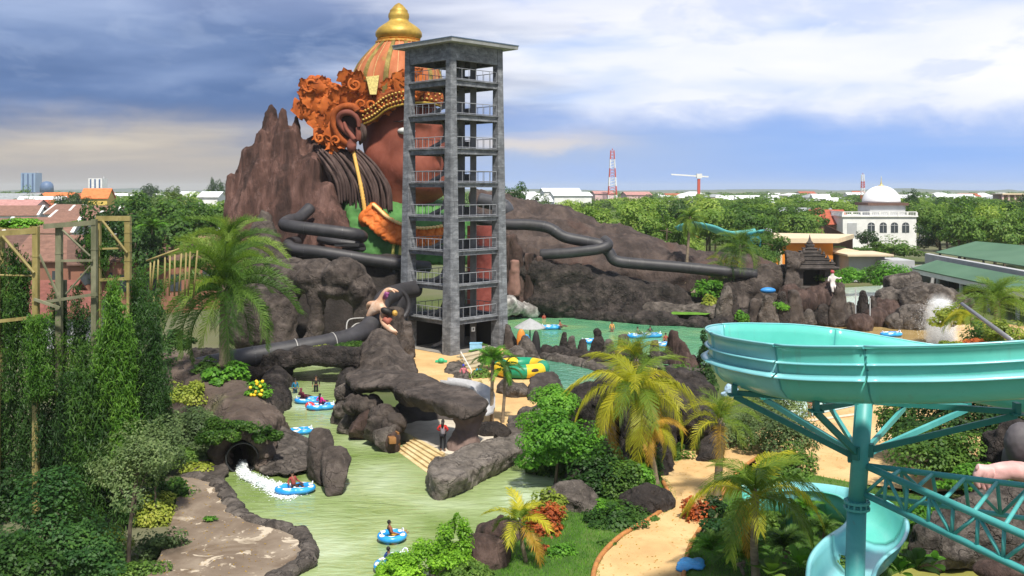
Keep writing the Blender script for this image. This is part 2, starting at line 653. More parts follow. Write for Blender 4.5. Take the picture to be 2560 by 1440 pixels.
# ------------------------------------------------------------------ flat sheets
def sheet(name, pts, z, m, kind='structure', thick=0.0, label=None, cat=None, sub=0):
    bm = bmesh.new()
    vs = [bm.verts.new((p[0], p[1], z)) for p in pts]
    es = [bm.edges.new((vs[i], vs[(i + 1) % len(vs)])) for i in range(len(vs))]
    bmesh.ops.triangle_fill(bm, edges=es, use_beauty=True)
    bmesh.ops.recalc_face_normals(bm, faces=bm.faces)
    if bm.faces and sum(f_.normal.z * f_.calc_area() for f_ in bm.faces) < 0:
        bmesh.ops.reverse_faces(bm, faces=bm.faces)
    if thick:
        r = bmesh.ops.extrude_face_region(bm, geom=list(bm.faces))
        for v in [x for x in r['geom'] if isinstance(x, bmesh.types.BMVert)]: pass
        low = [v for v in bm.verts if v in vs]
        for v in vs: v.co.z -= thick
        bmesh.ops.recalc_face_normals(bm, faces=bm.faces)
    me = bpy.data.meshes.new(name)
    bm.to_mesh(me)
    bm.free()
    o = put(name, me, m, None)
    return tag(o, label, cat, None, kind)


# ------------------------------------------------------------------ foliage
def leaf_arrays(C, N, size, rg, aspect=.5, droop=0.0):
    """rhombic leaf blades at points C facing roughly N"""
    n = len(C)
    t = rg.normal(size=(n, 3))
    N = N / np.maximum(1e-6, np.linalg.norm(N, axis=1, keepdims=True))
    t -= N * (t * N).sum(1, keepdims=True)
    t /= np.maximum(1e-6, np.linalg.norm(t, axis=1, keepdims=True))
    b = np.cross(N, t)
    s = (size * rg.uniform(.6, 1.35, size=n))[:, None]
    tip = C + t * s
    if droop: tip[:, 2] -= droop * s[:, 0]
    V = np.stack([C - t * s * .55, C + b * s * aspect + N * s * .12, tip, C - b * s * aspect + N * s * .12], 1)
    return V.reshape(-1, 3)


def quads_mesh(name, V):
    n = len(V) // 4
    me = bpy.data.meshes.new(name)
    me.vertices.add(n * 4)
    me.vertices.foreach_set('co', V.astype('f').ravel())
    me.loops.add(n * 4)
    me.loops.foreach_set('vertex_index', np.arange(n * 4, dtype='i'))
    me.polygons.add(n)
    me.polygons.foreach_set('loop_start', np.arange(0, n * 4, 4, dtype='i'))
    me.polygons.foreach_set('loop_total', np.full(n, 4, 'i'))
    me.update(calc_edges=True)
    return me


def crown_pts(n, radii, seed, nclump=26, spread=.30, hollow=.55, low=-.5, flat=0.0):
    """leaf positions gathered in uneven clumps through an ellipsoid"""
    rg = np.random.default_rng(seed)
    d = rg.normal(size=(nclump * 3, 3))
    d /= np.linalg.norm(d, axis=1, keepdims=True)
    d = d[d[:, 2] > low][:nclump]
    rad = rg.uniform(hollow, 1.0, size=(len(d), 1))
    cc = d * rad
    w = rg.uniform(.4, 1.6, size=len(cc))
    idx = rg.choice(len(cc), size=n, p=w / w.sum())
    cs = rg.uniform(.7, 1.3, size=len(cc))[idx][:, None] * spread
    o = rg.normal(size=(n, 3))
    o /= np.linalg.norm(o, axis=1, keepdims=True)
    o *= rg.uniform(.45, 1.0, size=(n, 1)) ** .5
    o[:, 2] *= .75
    C = cc[idx] + o * cs
    N = o + d[idx] * .5 + np.array([0, -.15, .95]) + rg.normal(size=(n, 3)) * .45
    R = np.array(radii)
    return C * R, N, cc * R, rg


def limb_mesh(mb, base, top, r0, cc, rg, nl=6):
    """tapered trunk with limbs reaching clump centres"""
    b, t = Vector(base), Vector(top)
    mid = b.lerp(t, .5) + Vector((rg.uniform(-.06, .06), rg.uniform(-.06, .06), 0)) * (t - b).length
    pts = catmull([b, mid, t], 4)
    mb.tube(pts, [r0 * (1.15 - .6 * i / (len(pts) - 1)) for i in range(len(pts))], 7)
    for c in cc[:nl]:
        st = b.lerp(t, rg.uniform(.55, .98))
        e_ = st.lerp(Vector(c), .92)
        m_ = st.lerp(e_, .5) + Vector((0, 0, .1 * (e_ - st).length))
        mb.tube([st, m_, e_], [r0 * .42, r0 * .28, r0 * .1], 5, cap=False)


BARK = nmat('bark', [(.055, .042, .03), (.10, .078, .055), (.17, .14, .10)], 3, .9, .6, 14, .03, stretch=(1, 1, .3))
PALMBARK = nmat('palm_bark', [(.13, .10, .07), (.21, .165, .115), (.29, .24, .17)], 2, .9, .7, 9, .03, stretch=(1, 1, 4))
L_MID = leafmat('leaf_mid', (.028, .066, .011), (.072, .132, .021), (.15, .215, .048))
L_DARK = leafmat('leaf_dark', (.009, .028, .006), (.022, .058, .010), (.05, .10, .018))
L_BUSH = leafmat('leaf_bush', (.014, .045, .012), (.035, .088, .018), (.08, .15, .03))
L_LIGHT = leafmat('leaf_light', (.075, .135, .022), (.15, .215, .04), (.28, .32, .085))
L_YEL = leafmat('leaf_yellow', (.10, .14, .018), (.18, .21, .03), (.27, .27, .055))
L_GREY = leafmat('leaf_grey', (.042, .07, .026), (.085, .125, .045), (.15, .185, .08))
L_VIV = leafmat('leaf_vivid', (.035, .105, .010), (.080, .195, .018), (.165, .30, .04), clump=1.2)
L_CLIP = leafmat('leaf_clipped', (.07, .16, .010), (.15, .285, .02), (.25, .40, .04), clump=1.2)
L_VINE = leafmat('leaf_vine', (.012, .038, .006), (.036, .085, .010), (.09, .155, .022), clump=1.0)
L_RED = leafmat('leaf_red', (.16, .04, .015), (.30, .08, .02), (.40, .18, .04), clump=2)
L_FROND = leafmat('frond_green', (.06, .11, .012), (.12, .17, .022), (.22, .25, .045))
L_FRONDY = leafmat('frond_yellow', (.17, .18, .012), (.30, .28, .02), (.42, .33, .035))
L_FRONDO = leafmat('frond_dry', (.22, .14, .02), (.33, .20, .03), (.42, .28, .06))
L_CASC = leafmat('leaf_cascade', (.018, .055, .006), (.048, .115, .011), (.10, .19, .022), clump=1.4)


def make_tree(name, h, radii, n, leaf, lm, seed, r0=.22, crown_z=None, nclump=26, spread=.32, hollow=.5, low=-.55, limbs=7, aspect=.5, loc=(0, 0, 0), bare=None):
    """tree > trunk, crown; built at the origin"""
    root = empty(name, (0, 0, 0))
    C, N, cc, rg = crown_pts(n, radii, seed, nclump, spread, hollow, low)
    cz = crown_z if crown_z is not None else h - radii[2]
    off = np.array([0, 0, cz])
    me = quads_mesh('crown', leaf_arrays(C + off, N, leaf, rg, aspect))
    tm = MB()
    limb_mesh(tm, (0, 0, -.3), (0, 0, cz + radii[2] * .25), r0, cc + off, rg, limbs)
    tm.build('trunk', BARK, root, smooth=True)
    put('crown', me, lm, root)
    root.location = loc
    return root


def make_bush(name, radii, n, leaf, lm, seed, loc, label, cat='bush', group=None, nclump=16, spread=.42, low=-.1, hollow=.45, aspect=.5, rot=0, stems=5):
    """bush > foliage, stems"""
    root = empty(name, (0, 0, 0), label, cat, group)
    C, N, cc, rg = crown_pts(n, radii, seed, nclump, spread, hollow, low)
    C[:, 2] = np.maximum(C[:, 2] + radii[2] * .12, -.05)
    put('foliage', quads_mesh('foliage', leaf_arrays(C, N, leaf, rg, aspect)), lm, root)
    if stems:
        sm = MB()
        for c in cc[:stems]:
            c = Vector(c)
            sm.tube([(c.x * .1, c.y * .1, -.2), (c.x * .45, c.y * .45, abs(c.z) * .5), c], [.035, .025, .012], 5, cap=False)
        sm.build('stem', BARK, root)
    root.location = loc
    root.rotation_euler = (0, 0, rot)
    return root


# ------------------------------------------------------------------ palms
def frond_mesh(L, n=46, droop=1.0, leaf=.55, up=.5, seed=0, hang=.5, vee=.35, sweep=.55, curl=0.0, w=.045):
    """one pinnate frond along +X: arched rachis, drooping leaflets on both sides"""
    rg = random.Random(seed)
    pts = []
    for i in range(15):
        t = i / 14
        x = L * (t - .12 * droop * t * t - .10 * droop * t ** 3)
        z = L * (up * t - (.42 + .38 * droop) * t * t)
        pts.append(Vector((x, curl * L * .2 * t * t, z)))
    mb = MB()
    mb.tube(pts, [L * .011 * (1.05 - .85 * i / 14) for i in range(15)], 5, cap=False)
    for i in range(n):
        t = .10 + .90 * (i + .5) / n
        k = t * 14
        a = min(13, int(k))
        p = pts[a].lerp(pts[a + 1], k - a)
        T = (pts[a + 1] - pts[a]).normalized()
        side = T.cross(Vector((0, 0, 1))).normalized()
        nrm = side.cross(T)
        ll = L * leaf * (.35 + .65 * math.sin(math.pi * min(1, t * .82 + .12)) ** .7) * rg.uniform(.7, 1.12)
        for s in (-1, 1):
            if rg.random() < .07: continue
            d = (side * s * (1 - .45 * t) + T * (sweep + .5 * t * rg.uniform(.7, 1.3)) + nrm * vee * rg.uniform(.3, 1.3)).normalized()
            m1 = p + d * ll * .5
            e_ = m1 + (d + Vector((0, 0, -hang * rg.uniform(.6, 1.6)))).normalized() * ll * .5
            wv = T * (w * L * .5 * rg.uniform(.7, 1.2))
            mb.add([p - wv * .5, p + wv * .5, m1 + wv, m1 - wv, e_], [(0, 1, 2, 3), (3, 2, 4)])
    return mesh_from('frond', mb.v, mb.f)


FRONDS = {}


def frond_set(key, **kw):
    if key not in FRONDS:
        FRONDS[key] = [frond_mesh(1.0, seed=i + 3, curl=c, **kw) for i, c in enumerate((-.6, .1, .7))]
    return FRONDS[key]


def palm(name, base, top, L, nf, label, r=.13, key='std', kw=None, mats=None, cat='palm', group=None, tilt=(-25, 75), lean=0.3, seed=0, dry=0, nuts=False, azi=None):
    """palm > trunk, frond, frond ..."""
    rg = random.Random(seed)
    root = empty(name, base, label, cat, group)
    b, t = Vector(base), Vector(top)
    m_ = b.lerp(t, .5) + Vector((rg.uniform(-1, 1), rg.uniform(-1, 1), 0)) * lean
    pts = catmull([b - Vector((0, 0, .3)), b.lerp(m_, .5), m_, m_.lerp(t, .55), t], 5)
    n = len(pts)
    tm = MB()
    tm.tube(pts, [r * (1.35 - .5 * i / n if i > 2 else 1.7 - .12 * i) * (1.0 + .06 * (i % 2)) for i in range(n)], 9)
    tm.tube([t - Vector((0, 0, .15 * L)), t, t + Vector((0, 0, .16 * L))], [r * .9, r * 1.25, r * .35], 8)
    tm.build('trunk', PALMBARK, root, smooth=True)
    fs = frond_set(key, **(kw or {}))
    mats = mats or [L_FROND]
    cache = FRONDS.setdefault(('m', key), {})
    for i in range(nf):
        mm = mats[rg.randrange(len(mats))]
        pit = tilt[1] + (tilt[0] - tilt[1]) * ((i + .5) / nf) ** .9 + rg.uniform(-7, 7)
        if i >= nf - dry: mm, pit = L_FRONDO, tilt[0] - rg.uniform(0, 25)
        vi = rg.randrange(3)
        kk = (vi, mm.name)
        if kk not in cache:
            c = fs[vi].copy()
            c.materials.clear()
            c.materials.append(mm)
            cache[kk] = c
        o = bpy.data.objects.new('frond', cache[kk])
        COL.objects.link(o)
        o.parent = root
        o.location = t - b + Vector((0, 0, .05))
        az = i * 2.39996 + rg.uniform(-.3, .3) if azi is None else math.radians(azi[i % len(azi)] + rg.uniform(-8, 8))
        s = L * rg.uniform(.85, 1.12) * (1 - .22 * max(0, (pit - 45) / 45))
        o.rotation_euler = (Euler_(az, pit))
        o.scale = (s, s, s)
    return root


def Euler_(az, pit):
    M = Matrix.Rotation(az, 3, 'Z') @ Matrix.Rotation(-math.radians(pit), 3, 'Y')
    return M.to_euler()

# ================================================================== SETTING: ground, water, paving
def PX(lst, z=0.0):
    return [G(a, b, z) for a, b in lst]


gm = nmat('ground_green', [(.05, .075, .02), (.085, .11, .03), (.13, .125, .055)], .05, .95, .3, 2, .1, spots=[(.012, .5, .62, (.16, .15, .11), .5)])
MB().quad((-6000, -200, -.15), (6000, -200, -.15), (6000, 9000, -.15), (-6000, 9000, -.15)).build('ground', gm, kind='structure')


def water_mat(name, a, b, c=None, rough=.04, wave=.12, scale=1.6, foam=.0, streak=(1, 1, 1)):
    m = bpy.data.materials.new(name)
    m.use_nodes = True
    k = NT(m.node_tree)
    bs = m.node_tree.nodes['Principled BSDF']
    co = k.n('ShaderNodeTexCoord').outputs['Object']
    n = k.noise(co, .13, 4, .55, .4)
    col = k.ramp(n, [(.35, a), (.52, b), (.68, c or b)])
    rip = k.noise(k.vscale(co, streak), scale, 3, .5, .5)
    if foam:  # white foam flecks that paint the ripple glints into the colour
        n3_ = k.noise(k.vscale(co, (.8, 1.5, 1)), 5.0, 8, .72, .4)
        big = k.noise(co, .22, 3, .5)
        glint_mask = k.math('MULTIPLY', k.smooth(n3_, .60, .70), k.smooth(big, .44, .60))
        col = k.mix(k.math('MULTIPLY', glint_mask, foam), col, (.80, .86, .74))
    k.put(bs.inputs['Base Color'], col)
    bs.inputs['Roughness'].default_value = rough
    bs.inputs['Specular IOR Level'].default_value = 1.0
    b_ = k.n('ShaderNodeBump')
    b_.inputs['Strength'].default_value = wave
    b_.inputs['Distance'].default_value = .25
    k.put(b_.inputs['Height'], rip)
    k.l(b_.outputs[0], bs.inputs['Normal'])
    return m


W_MAIN = water_mat('pool_water_green', (.175, .255, .065), (.315, .40, .18), (.49, .58, .38), foam=.6, wave=.3, scale=1.5, streak=(.6, 1.6, 1))  # foam amount sets the glints painted on the ripples
W_TEAL = water_mat('pool_water_teal', (.075, .31, .16), (.16, .41, .21), (.31, .46, .17), foam=.35, wave=.3)
W_CANAL = water_mat('canal_water', (.045, .21, .13), (.08, .27, .17), (.15, .33, .19), wave=.35, foam=.3)
W_PALE = water_mat('shallow_water', (.36, .52, .42), (.48, .60, .47), (.58, .60, .44))
W_GOLD = water_mat('splash_pool_water', (.42, .28, .10), (.50, .35, .14), (.56, .44, .22), wave=.06)
W_POND = water_mat('pond_water', (.25, .25, .06), (.33, .32, .09), (.42, .40, .16))

sheet('pool_water', PX([(600, 1520), (560, 1300), (510, 1190), (600, 1120), (680, 1020), (700, 930), (725, 860), (920, 850), (900, 930), (880, 1020), (1000, 1080),
                        (1080, 1150), (1300, 1090), (1440, 1090), (1450, 1200), (1340, 1310), (1245, 1340), (1190, 1400), (1170, 1520)]), 0.0, W_MAIN)
sheet('lagoon_water', PX([(1225, 762), (1330, 778), (1500, 795), (1640, 806), (1830, 815), (1830, 910), (1700, 915), (1500, 900), (1380, 890), (1225, 885)]), 0.0, W_TEAL)
sheet('canal_water', PX([(1330, 897), (1400, 899), (1545, 948), (1560, 1000), (1450, 1030), (1370, 1015), (1380, 950)]), 0.02, W_CANAL)
sheet('splash_pool_water', PX([(1980, 815), (2110, 806), (2300, 812), (2360, 830), (2385, 850), (2370, 880), (2100, 900), (1980, 850)]), 0.06, W_GOLD)
sheet('temple_pool_water', PX([(2090, 720), (2240, 712), (2260, 745), (2180, 765), (2090, 760)], 1.2), 1.2, W_PALE)
sheet('shallow_pool_water', PX([(1950, 990), (2150, 975), (2150, 1015), (2060, 1035), (1990, 1052), (1960, 1030)]), 0.08, W_PALE)
sheet('pond_water', PX([(2230, 1420), (2330, 1395), (2460, 1400), (2640, 1395), (2700, 1500), (2200, 1520)]), 0.0, W_POND)

DECKM = nmat('deck_concrete', [(.115, .084, .060), (.195, .152, .114), (.29, .238, .182)], .42, .97, .3, 5, .03,
             spots=[(.75, .595, .63, (.56, .48, .37), .8), (2.6, .64, .69, (.50, .42, .32), .6), (.35, .5, .66, (.12, .083, .054), .7), (4, .6, .7, (.15, .115, .08), .5)], spec=.08)
sheet('concrete_deck', PX([(455, 1185), (545, 1200), (575, 1260), (620, 1305), (700, 1325), (755, 1348), (765, 1385), (700, 1450), (650, 1500), (330, 1500), (400, 1390), (430, 1300)], .3), .3, DECKM, thick=.5)
sheet('lawn', PX([(1150, 1500), (1190, 1410), (1240, 1345), (1345, 1270), (1420, 1225), (1500, 1160), (1640, 1160), (1690, 1230), (1690, 1275), (1600, 1320), (1510, 1385), (1490, 1500)], .2), .2, GRASS, thick=.5)
sheet('lawn', PX([(1700, 1500), (1720, 1385), (1790, 1300), (1830, 1190), (2000, 1180), (2300, 1240), (2400, 1360), (2230, 1425), (2200, 1510)], .2), .2, GRASS, thick=.5)
sheet('lawn', PX([(1670, 786), (1690, 775), (1765, 770), (1790, 778), (1765, 787)], 1.0), 1.0, nmat('grass_bright', [(.06, .16, .015), (.10, .24, .02), (.14, .30, .03)], 1, .95, .5, 9, .05))
path_poly = PX([(1480, 1500), (1490, 1425), (1512, 1385), (1560, 1340), (1625, 1302), (1668, 1270), (1676, 1240), (1662, 1205), (1640, 1172), (1640, 1130), (1760, 1120), (1880, 1090), (1960, 1040), (1990, 1045),
                (1960, 1100), (1860, 1165), (1815, 1210), (1790, 1265), (1745, 1325), (1715, 1385), (1700, 1500)], .24)
sheet('path', path_poly, .24, SAND)
kerbm = plain('kerb_orange', (.40, .17, .05), .8, var=.3)
kp = catmull([p + Vector((0, 0, .02)) for p in PX([(1476, 1500), (1486, 1425), (1508, 1383), (1556, 1338), (1621, 1300), (1664, 1268), (1672, 1240), (1658, 1205)], .24)], 6)
MB().tube(kp, .11, 6).build('path_kerb', kerbm, smooth=True, kind='structure')
kp = catmull([p + Vector((0, 0, .02)) for p in PX([(1702, 1500), (1718, 1385), (1748, 1325), (1793, 1265), (1818, 1210), (1863, 1165), (1900, 1140)], .24)], 6)
MB().tube(kp, .09, 6).build('path_kerb', kerbm, smooth=True, kind='structure')
sheet('plaza', PX([(1020, 905), (1030, 865), (1180, 850), (1300, 880), (1340, 930), (1360, 1000), (1345, 1060), (1200, 1075), (1100, 1000), (1050, 960)], .12), .12, SAND)
sheet('plaza', PX([(1830, 1140), (1900, 1060), (1960, 1040), (1990, 1048), (2060, 1030), (2150, 1010), (2500, 1000), (2900, 1040), (3000, 1190), (2320, 1230), (2000, 1190)], .05), .05, SAND)
sheet('plaza', PX([(1790, 822), (1990, 800), (2420, 800), (2700, 830), (3000, 920), (2300, 950), (2000, 940), (1900, 900)], .03), .03, SAND)
sheet('plaza', PX([(1900, 735), (2090, 724), (2100, 760), (1900, 775)], 1.1), 1.1, SAND)
whitem = plain('white_paint', (.78, .76, .70), .6, var=.06)
MB().tube(catmull([p for p in PX([(2320, 822), (2350, 832), (2366, 846), (2358, 862)], .1)], 6), .12, 6).build('pool_edge', whitem, kind='structure')
MB().tube(catmull([p for p in PX([(1960, 1062), (2010, 1054), (2070, 1046), (2150, 1035)], .12)], 6), .10, 6).build('pool_edge', plain('edge_pale', (.62, .50, .38), .7), kind='structure')

# ================================================================== OBSERVATION TOWER
TX, TY, TR = -5.48, 93.8, 4.25
tower = empty('observation_tower', (TX, TY, 0), 'tall bare grey concrete tower of open storeys with metal railings and flat roof', 'tower')
DIRS = [Vector((0, -1, 0)), Vector((1, 0, 0)), Vector((0, 1, 0)), Vector((-1, 0, 0))]       # near, right, far, left
LV = [3.1 * k for k in range(1, 9)]
ZT = 28.1


def cs(z):
    return 1.15 - .5 * min(1, z / 27)          # column side at height z


def cc_(k, z):
    lean = .16 * (1 - z / 27)
    return Vector((TX, TY, z)) + DIRS[k] * (TR + lean - (.1 if k % 2 else 0))


R45 = Matrix.Rotation(math.pi / 4, 3, 'Z')
for k in range(4):
    mb = MB()
    zs = [-.2] + LV + [ZT]
    for za, zb in zip(zs, zs[1:]):
        V = []
        for z in (za, zb - .0):
            h = cs(z) / 2
            V += [cc_(k, z) + R45 @ Vector((sx * h, sy * h, 0)) for sx, sy in ((-1, -1), (1, -1), (1, 1), (-1, 1))]
        mb.hexa(V)
    mb.build('column', CONC, tower, weld=True)
DARKC = nmat('concrete_dark', [(.10, .10, .10), (.16, .16, .16), (.23, .23, .23)], .8, .9, .3, 4, .03)
RAILM = plain('rail_metal', (.30, .31, .33), .5, .2)
for i, z in enumerate(LV):
    # floor slab with its edge beams, butted between the columns
    mb = MB()
    h = .46 if i > 4 else .36
    r = TR - .05
    ins = r - .15
    mb.hexa([Vector((TX, TY, z - .2)) + d * ins for d in DIRS] + [Vector((TX, TY, z - .02)) + d * ins for d in DIRS])
    mb.build('floor_slab', DARKC, tower)
    bm_ = MB()
    for k in range(4):
        a, b = cc_(k, z), cc_((k + 1) % 4, z)
        dr = (b - a).normalized()
        out = Vector((dr.y, -dr.x, 0))
        a2, b2 = a + dr * (cs(z) / 2 - .02), b - dr * (cs(z) / 2 - .02)
        o_ = out * .08
        bm_.beam(a2 + o_ - Vector((0, 0, h / 2)), b2 + o_ - Vector((0, 0, h / 2)), .34, h)
        bm_.beam(a2 + out * .16 + Vector((0, 0, .045)), b2 + out * .16 + Vector((0, 0, .045)), .5, .09)
    bm_.build('edge_beam', CONC, tower)
    for k in range(4):
        a, b = cc_(k, z), cc_((k + 1) % 4, z)
        dr = (b - a).normalized()
        out = Vector((dr.y, -dr.x, 0))
        a2, b2 = a + dr * (cs(z) / 2) + out * .12, b - dr * (cs(z) / 2) + out * .12
        rb = MB()
        for hh in (.18, 1.12):
            rb.tube([a2 + Vector((0, 0, hh)), b2 + Vector((0, 0, hh))], .035, 5)
        n = 6
        for j in range(n + 1):
            p = a2.lerp(b2, j / n)
            rb.tube([p + Vector((0, 0, .09)), p + Vector((0, 0, 1.12))], .028, 5)
        rb.build('railing', RAILM, tower)
# storey of solid wall under the roof
mb = MB()
for k in range(4):
    a, b = cc_(k, 27.2), cc_((k + 1) % 4, 27.2)
    dr = (b - a).normalized()
    out = Vector((dr.y, -dr.x, 0))
    a2, b2 = a + dr * (cs(27) / 2 - .02) + out * .12, b - dr * (cs(27) / 2 - .02) + out * .12
    mb.beam(a2 + Vector((0, 0, .15)), b2 + Vector((0, 0, .15)), .32, 1.5)
mb.build('parapet_wall', CONC, tower)
mb = MB()
rr = 5.95
mb.hexa([Vector((TX + .15, TY, 28.1)) + d * (rr - .05) for d in DIRS] + [Vector((TX + .15, TY, 28.42)) + d * rr for d in DIRS])
roof_o = mb.build('roof', nmat('roof_slab', [(.20, .21, .20), (.30, .31, .30), (.40, .41, .40)], .8, .85, .3, 4, .03), tower)
MB().hexa([Vector((TX + .15, TY, 28.425)) + d * (rr + .06) for d in DIRS] + [Vector((TX + .15, TY, 28.50)) + d * (rr + .06) for d in DIRS]).build('roof_sheet', plain('roof_blue', (.10, .15, .22), .6), roof_o)
# core wall with a narrow slit, and the stair winding through the floors
core = MB()
for z in [0] + LV:
    for dx_ in (-.55, .55):
        core.box((TX + 1.25 + dx_, TY + .9, z + 1.42), (.55, 1.5, 2.84))
    core.box((TX + 1.25, TY + 1.2, z + .45), (.55, .5, .9))
core.build('stair_core', DARKC, tower)
for i, z in enumerate([0] + LV[:-1]):
    st = MB()
    n = 16
    V = []
    for j in range(n + 1):
        a = math.radians(200 + 250 * j / n)
        zz = z + 3.1 * j / n
        for rr_, dz_ in ((.3, 0), (1.5, 0), (1.5, -.3), (.3, -.3)):
            V.append((TX - 1.25 + rr_ * math.cos(a), TY + .1 + rr_ * math.sin(a), zz + dz_ - .06))
    F = []
    for j in range(n):
        for q in range(4):
            F.append((j * 4 + q, j * 4 + (q + 1) % 4, (j + 1) * 4 + (q + 1) % 4, (j + 1) * 4 + q))
    st.add(V, F).build('stair_flight', DARKC, tower)
# ground storey: dark back wall, counter front
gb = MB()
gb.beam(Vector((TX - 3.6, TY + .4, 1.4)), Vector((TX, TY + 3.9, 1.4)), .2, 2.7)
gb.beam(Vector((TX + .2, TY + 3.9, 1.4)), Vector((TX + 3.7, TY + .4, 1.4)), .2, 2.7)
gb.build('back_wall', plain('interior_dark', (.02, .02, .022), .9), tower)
tbl = G(1190, 868, .1)
MB().box(G(1189, 862, .95) + Vector((0, 1.0, 0)), (1.15, .7, .06)).box(G(1189, 862, .95) + Vector((0, .7, -.3)), (1.1, .05, .55)).box(G(1189, 862, .95) + Vector((-.45, 1.2, -.45)), (.06, .06, .9)).box(G(1189, 862, .95) + Vector((.45, 1.2, -.45)), (.06, .06, .9)).build(
    'counter', plain('pale_blue', (.25, .52, .75), .5), label='pale blue counter table inside the ground floor of the concrete tower', cat='table')
pw = P(1183, 823, 91.8)
MB().box(pw, (.38, .04, .42)).build('notice', whitem, label='small white notice hung in the dark ground storey of the tower', cat='sign').rotation_euler = (0, 0, .6)
MB().box(pw + Vector((0, -.03, -.02)), (.09, .03, .2)).build('notice_mark', plain('ink', (.03, .03, .03), .6), None)
bpy.data.objects['notice_mark'].parent = bpy.data.objects['notice']
bpy.data.objects['notice_mark'].location = (0, -.035, .12)
sheet('tower_floor', [Vector((TX, TY, 0)) + d * 4.9 for d in DIRS], .18, nmat('floor_grey', [(.18, .17, .155), (.26, .245, .22), (.34, .32, .28)], .6, .85, .2, 6, .02), thick=.25)
# low concrete ramp and steps right of the near column
rp = MB()
for i in range(4):
    a, b = G(1150 + i * 6, 893 + i * 9, .5 - .1 * i), G(1236 + i * 6, 872 + i * 9, .5 - .1 * i)
    rp.beam(a, b, .75, .14)
rp.build('entrance_steps', nmat('step_stone', [(.33, .27, .17), (.44, .37, .24), (.55, .48, .34)], .9, .85, .2), label='four pale stone entrance steps at the foot of the tower', cat='steps')
rl = MB()
a, b = G(1152, 880, .9), G(1178, 925, .75)
rl.tube([a, b], .05, 5).tube([a, a - Vector((0, 0, .9))], .04, 5).tube([b, b - Vector((0, 0, .75))], .04, 5)
rl.build('handrail', whitem, label='white handrail sloping down beside the entrance steps', cat='railing')
hk = MB()
hk.box(G(1103, 903, .2), (1.0, .6, .1)).ell(G(1103, 901, .38), (.28, .22, .22))
hk.build('column_guard', plain('guard_green', (.04, .42, .20), .6), label='small bright green fitting at the base of the near column', cat='fitting')

# ================================================================== STATUE HEAD
HD = 112.0


def Hp(px, py, dd=0.0):
    return P(px, py, HD + dd)


SK = FPX / HD
head = empty('statue_head', Hp(1000, 640) * 1.0, 'colossal painted statue head with golden finial, orange carved crown and dark beard', 'statue')
SKIN = nmat('statue_skin', [(.165, .042, .026), (.235, .065, .040), (.29, .092, .06)], .30, .78, .22, 3, .05, spots=[(.3, .5, .72, (.16, .038, .025), .6), (.9, .58, .76, (.33, .115, .08), .4)], streaks=[(1.2, .15, .56, .74, (.12, .030, .022), .45), (2, .2, .6, .74, (.34, .14, .11), .3)])
CARV = nmat('crown_orange', [(.28, .062, .011), (.44, .105, .016), (.56, .155, .028)], .6, .8, .4, 5, .05, spots=[(1.1, .58, .72, (.24, .05, .012), .6)])
DOMEM = nmat('dome_orange', [(.26, .075, .030), (.42, .135, .055), (.52, .21, .10)], .5, .8, .25, 5, .03, stretch=(1, 1, .3), spots=[(.9, .58, .7, (.30, .22, .05), .7), (2.5, .62, .74, (.16, .07, .03), .6)])
GOLD = nmat('gold_paint', [(.28, .17, .022), (.44, .28, .042), (.60, .41, .08)], .6, .5, .25, 3, .04, metallic=.35, spec=.6, spots=[(.8, .55, .72, (.24, .17, .03), .6)])
PIPE = plain('piping_pale', (.50, .30, .13), .7, var=.3)
OLIVE = nmat('rib_olive', [(.10, .075, .02), (.19, .14, .035), (.42, .33, .10)], .7, .7, .2, 4, .03)
HAIR = nmat('hair_brown', [(.036, .022, .019), (.075, .048, .042), (.125, .085, .074)], 1.2, .85, .6, 4, .06, stretch=(1, 1, .4))
fw = Vector((.74, -.67, 0))
sd_v = Vector((.67, .74, 0))
c0 = Hp(1012, 350)
RF = Matrix(((fw.x, sd_v.x, 0), (fw.y, sd_v.y, 0), (0, 0, 1)))
shapes = [('e', c0, (5.0, 4.6, 5.6), RF),
          ('e', Hp(1020, 415) + fw * .6, (4.5, 4.3, 4.2), RF),
          ('e', Hp(1032, 452) + fw * 1.0, (3.6, 3.7, 2.6), RF),
          ('e', Hp(958, 390, -2.6), (2.2, 1.7, 2.7)),
          ('t', [Hp(1010, 440), Hp(1006, 520, .2), Hp(1002, 600, .5)], [4.2, 3.3, 3.6], 16),
          ('h', [c0 + fw * 4.6 + Vector((0, 0, .8)), c0 + fw * 5.2 + sd_v * .9 + Vector((0, 0, -2)), c0 + fw * 5.2 - sd_v * .9 + Vector((0, 0, -2)), c0 + fw * 6.4 + Vector((0, 0, -1.8)), c0 + fw * 4 + Vector((0, 0, -2.2))]),
          ('t', [c0 + fw * 4.4 - sd_v * 1.4 + Vector((0, 0, -3.4)), c0 + fw * 5.2 + Vector((0, 0, -3.2)), c0 + fw * 4.4 + sd_v * 1.4 + Vector((0, 0, -3.4))], .45, 8),
          ('t', [c0 + fw * 3.3 - sd_v * 3.2 + Vector((0, 0, 1.3)), c0 + fw * 4.5 - sd_v * 1.9 + Vector((0, 0, 1.8)), c0 + fw * 4.9 - sd_v * .6 + Vector((0, 0, 1.35))], [.3, .55, .4], 8),
          ('t', [c0 + fw * 3.3 + sd_v * 3.2 + Vector((0, 0, 1.3)), c0 + fw * 4.5 + sd_v * 1.9 + Vector((0, 0, 1.8)), c0 + fw * 4.9 + sd_v * .6 + Vector((0, 0, 1.35))], [.3, .55, .4], 8)]
rock('face', shapes, .22, .05, .4, SKIN, 'f', smooth=14, parent=head, seed=1)
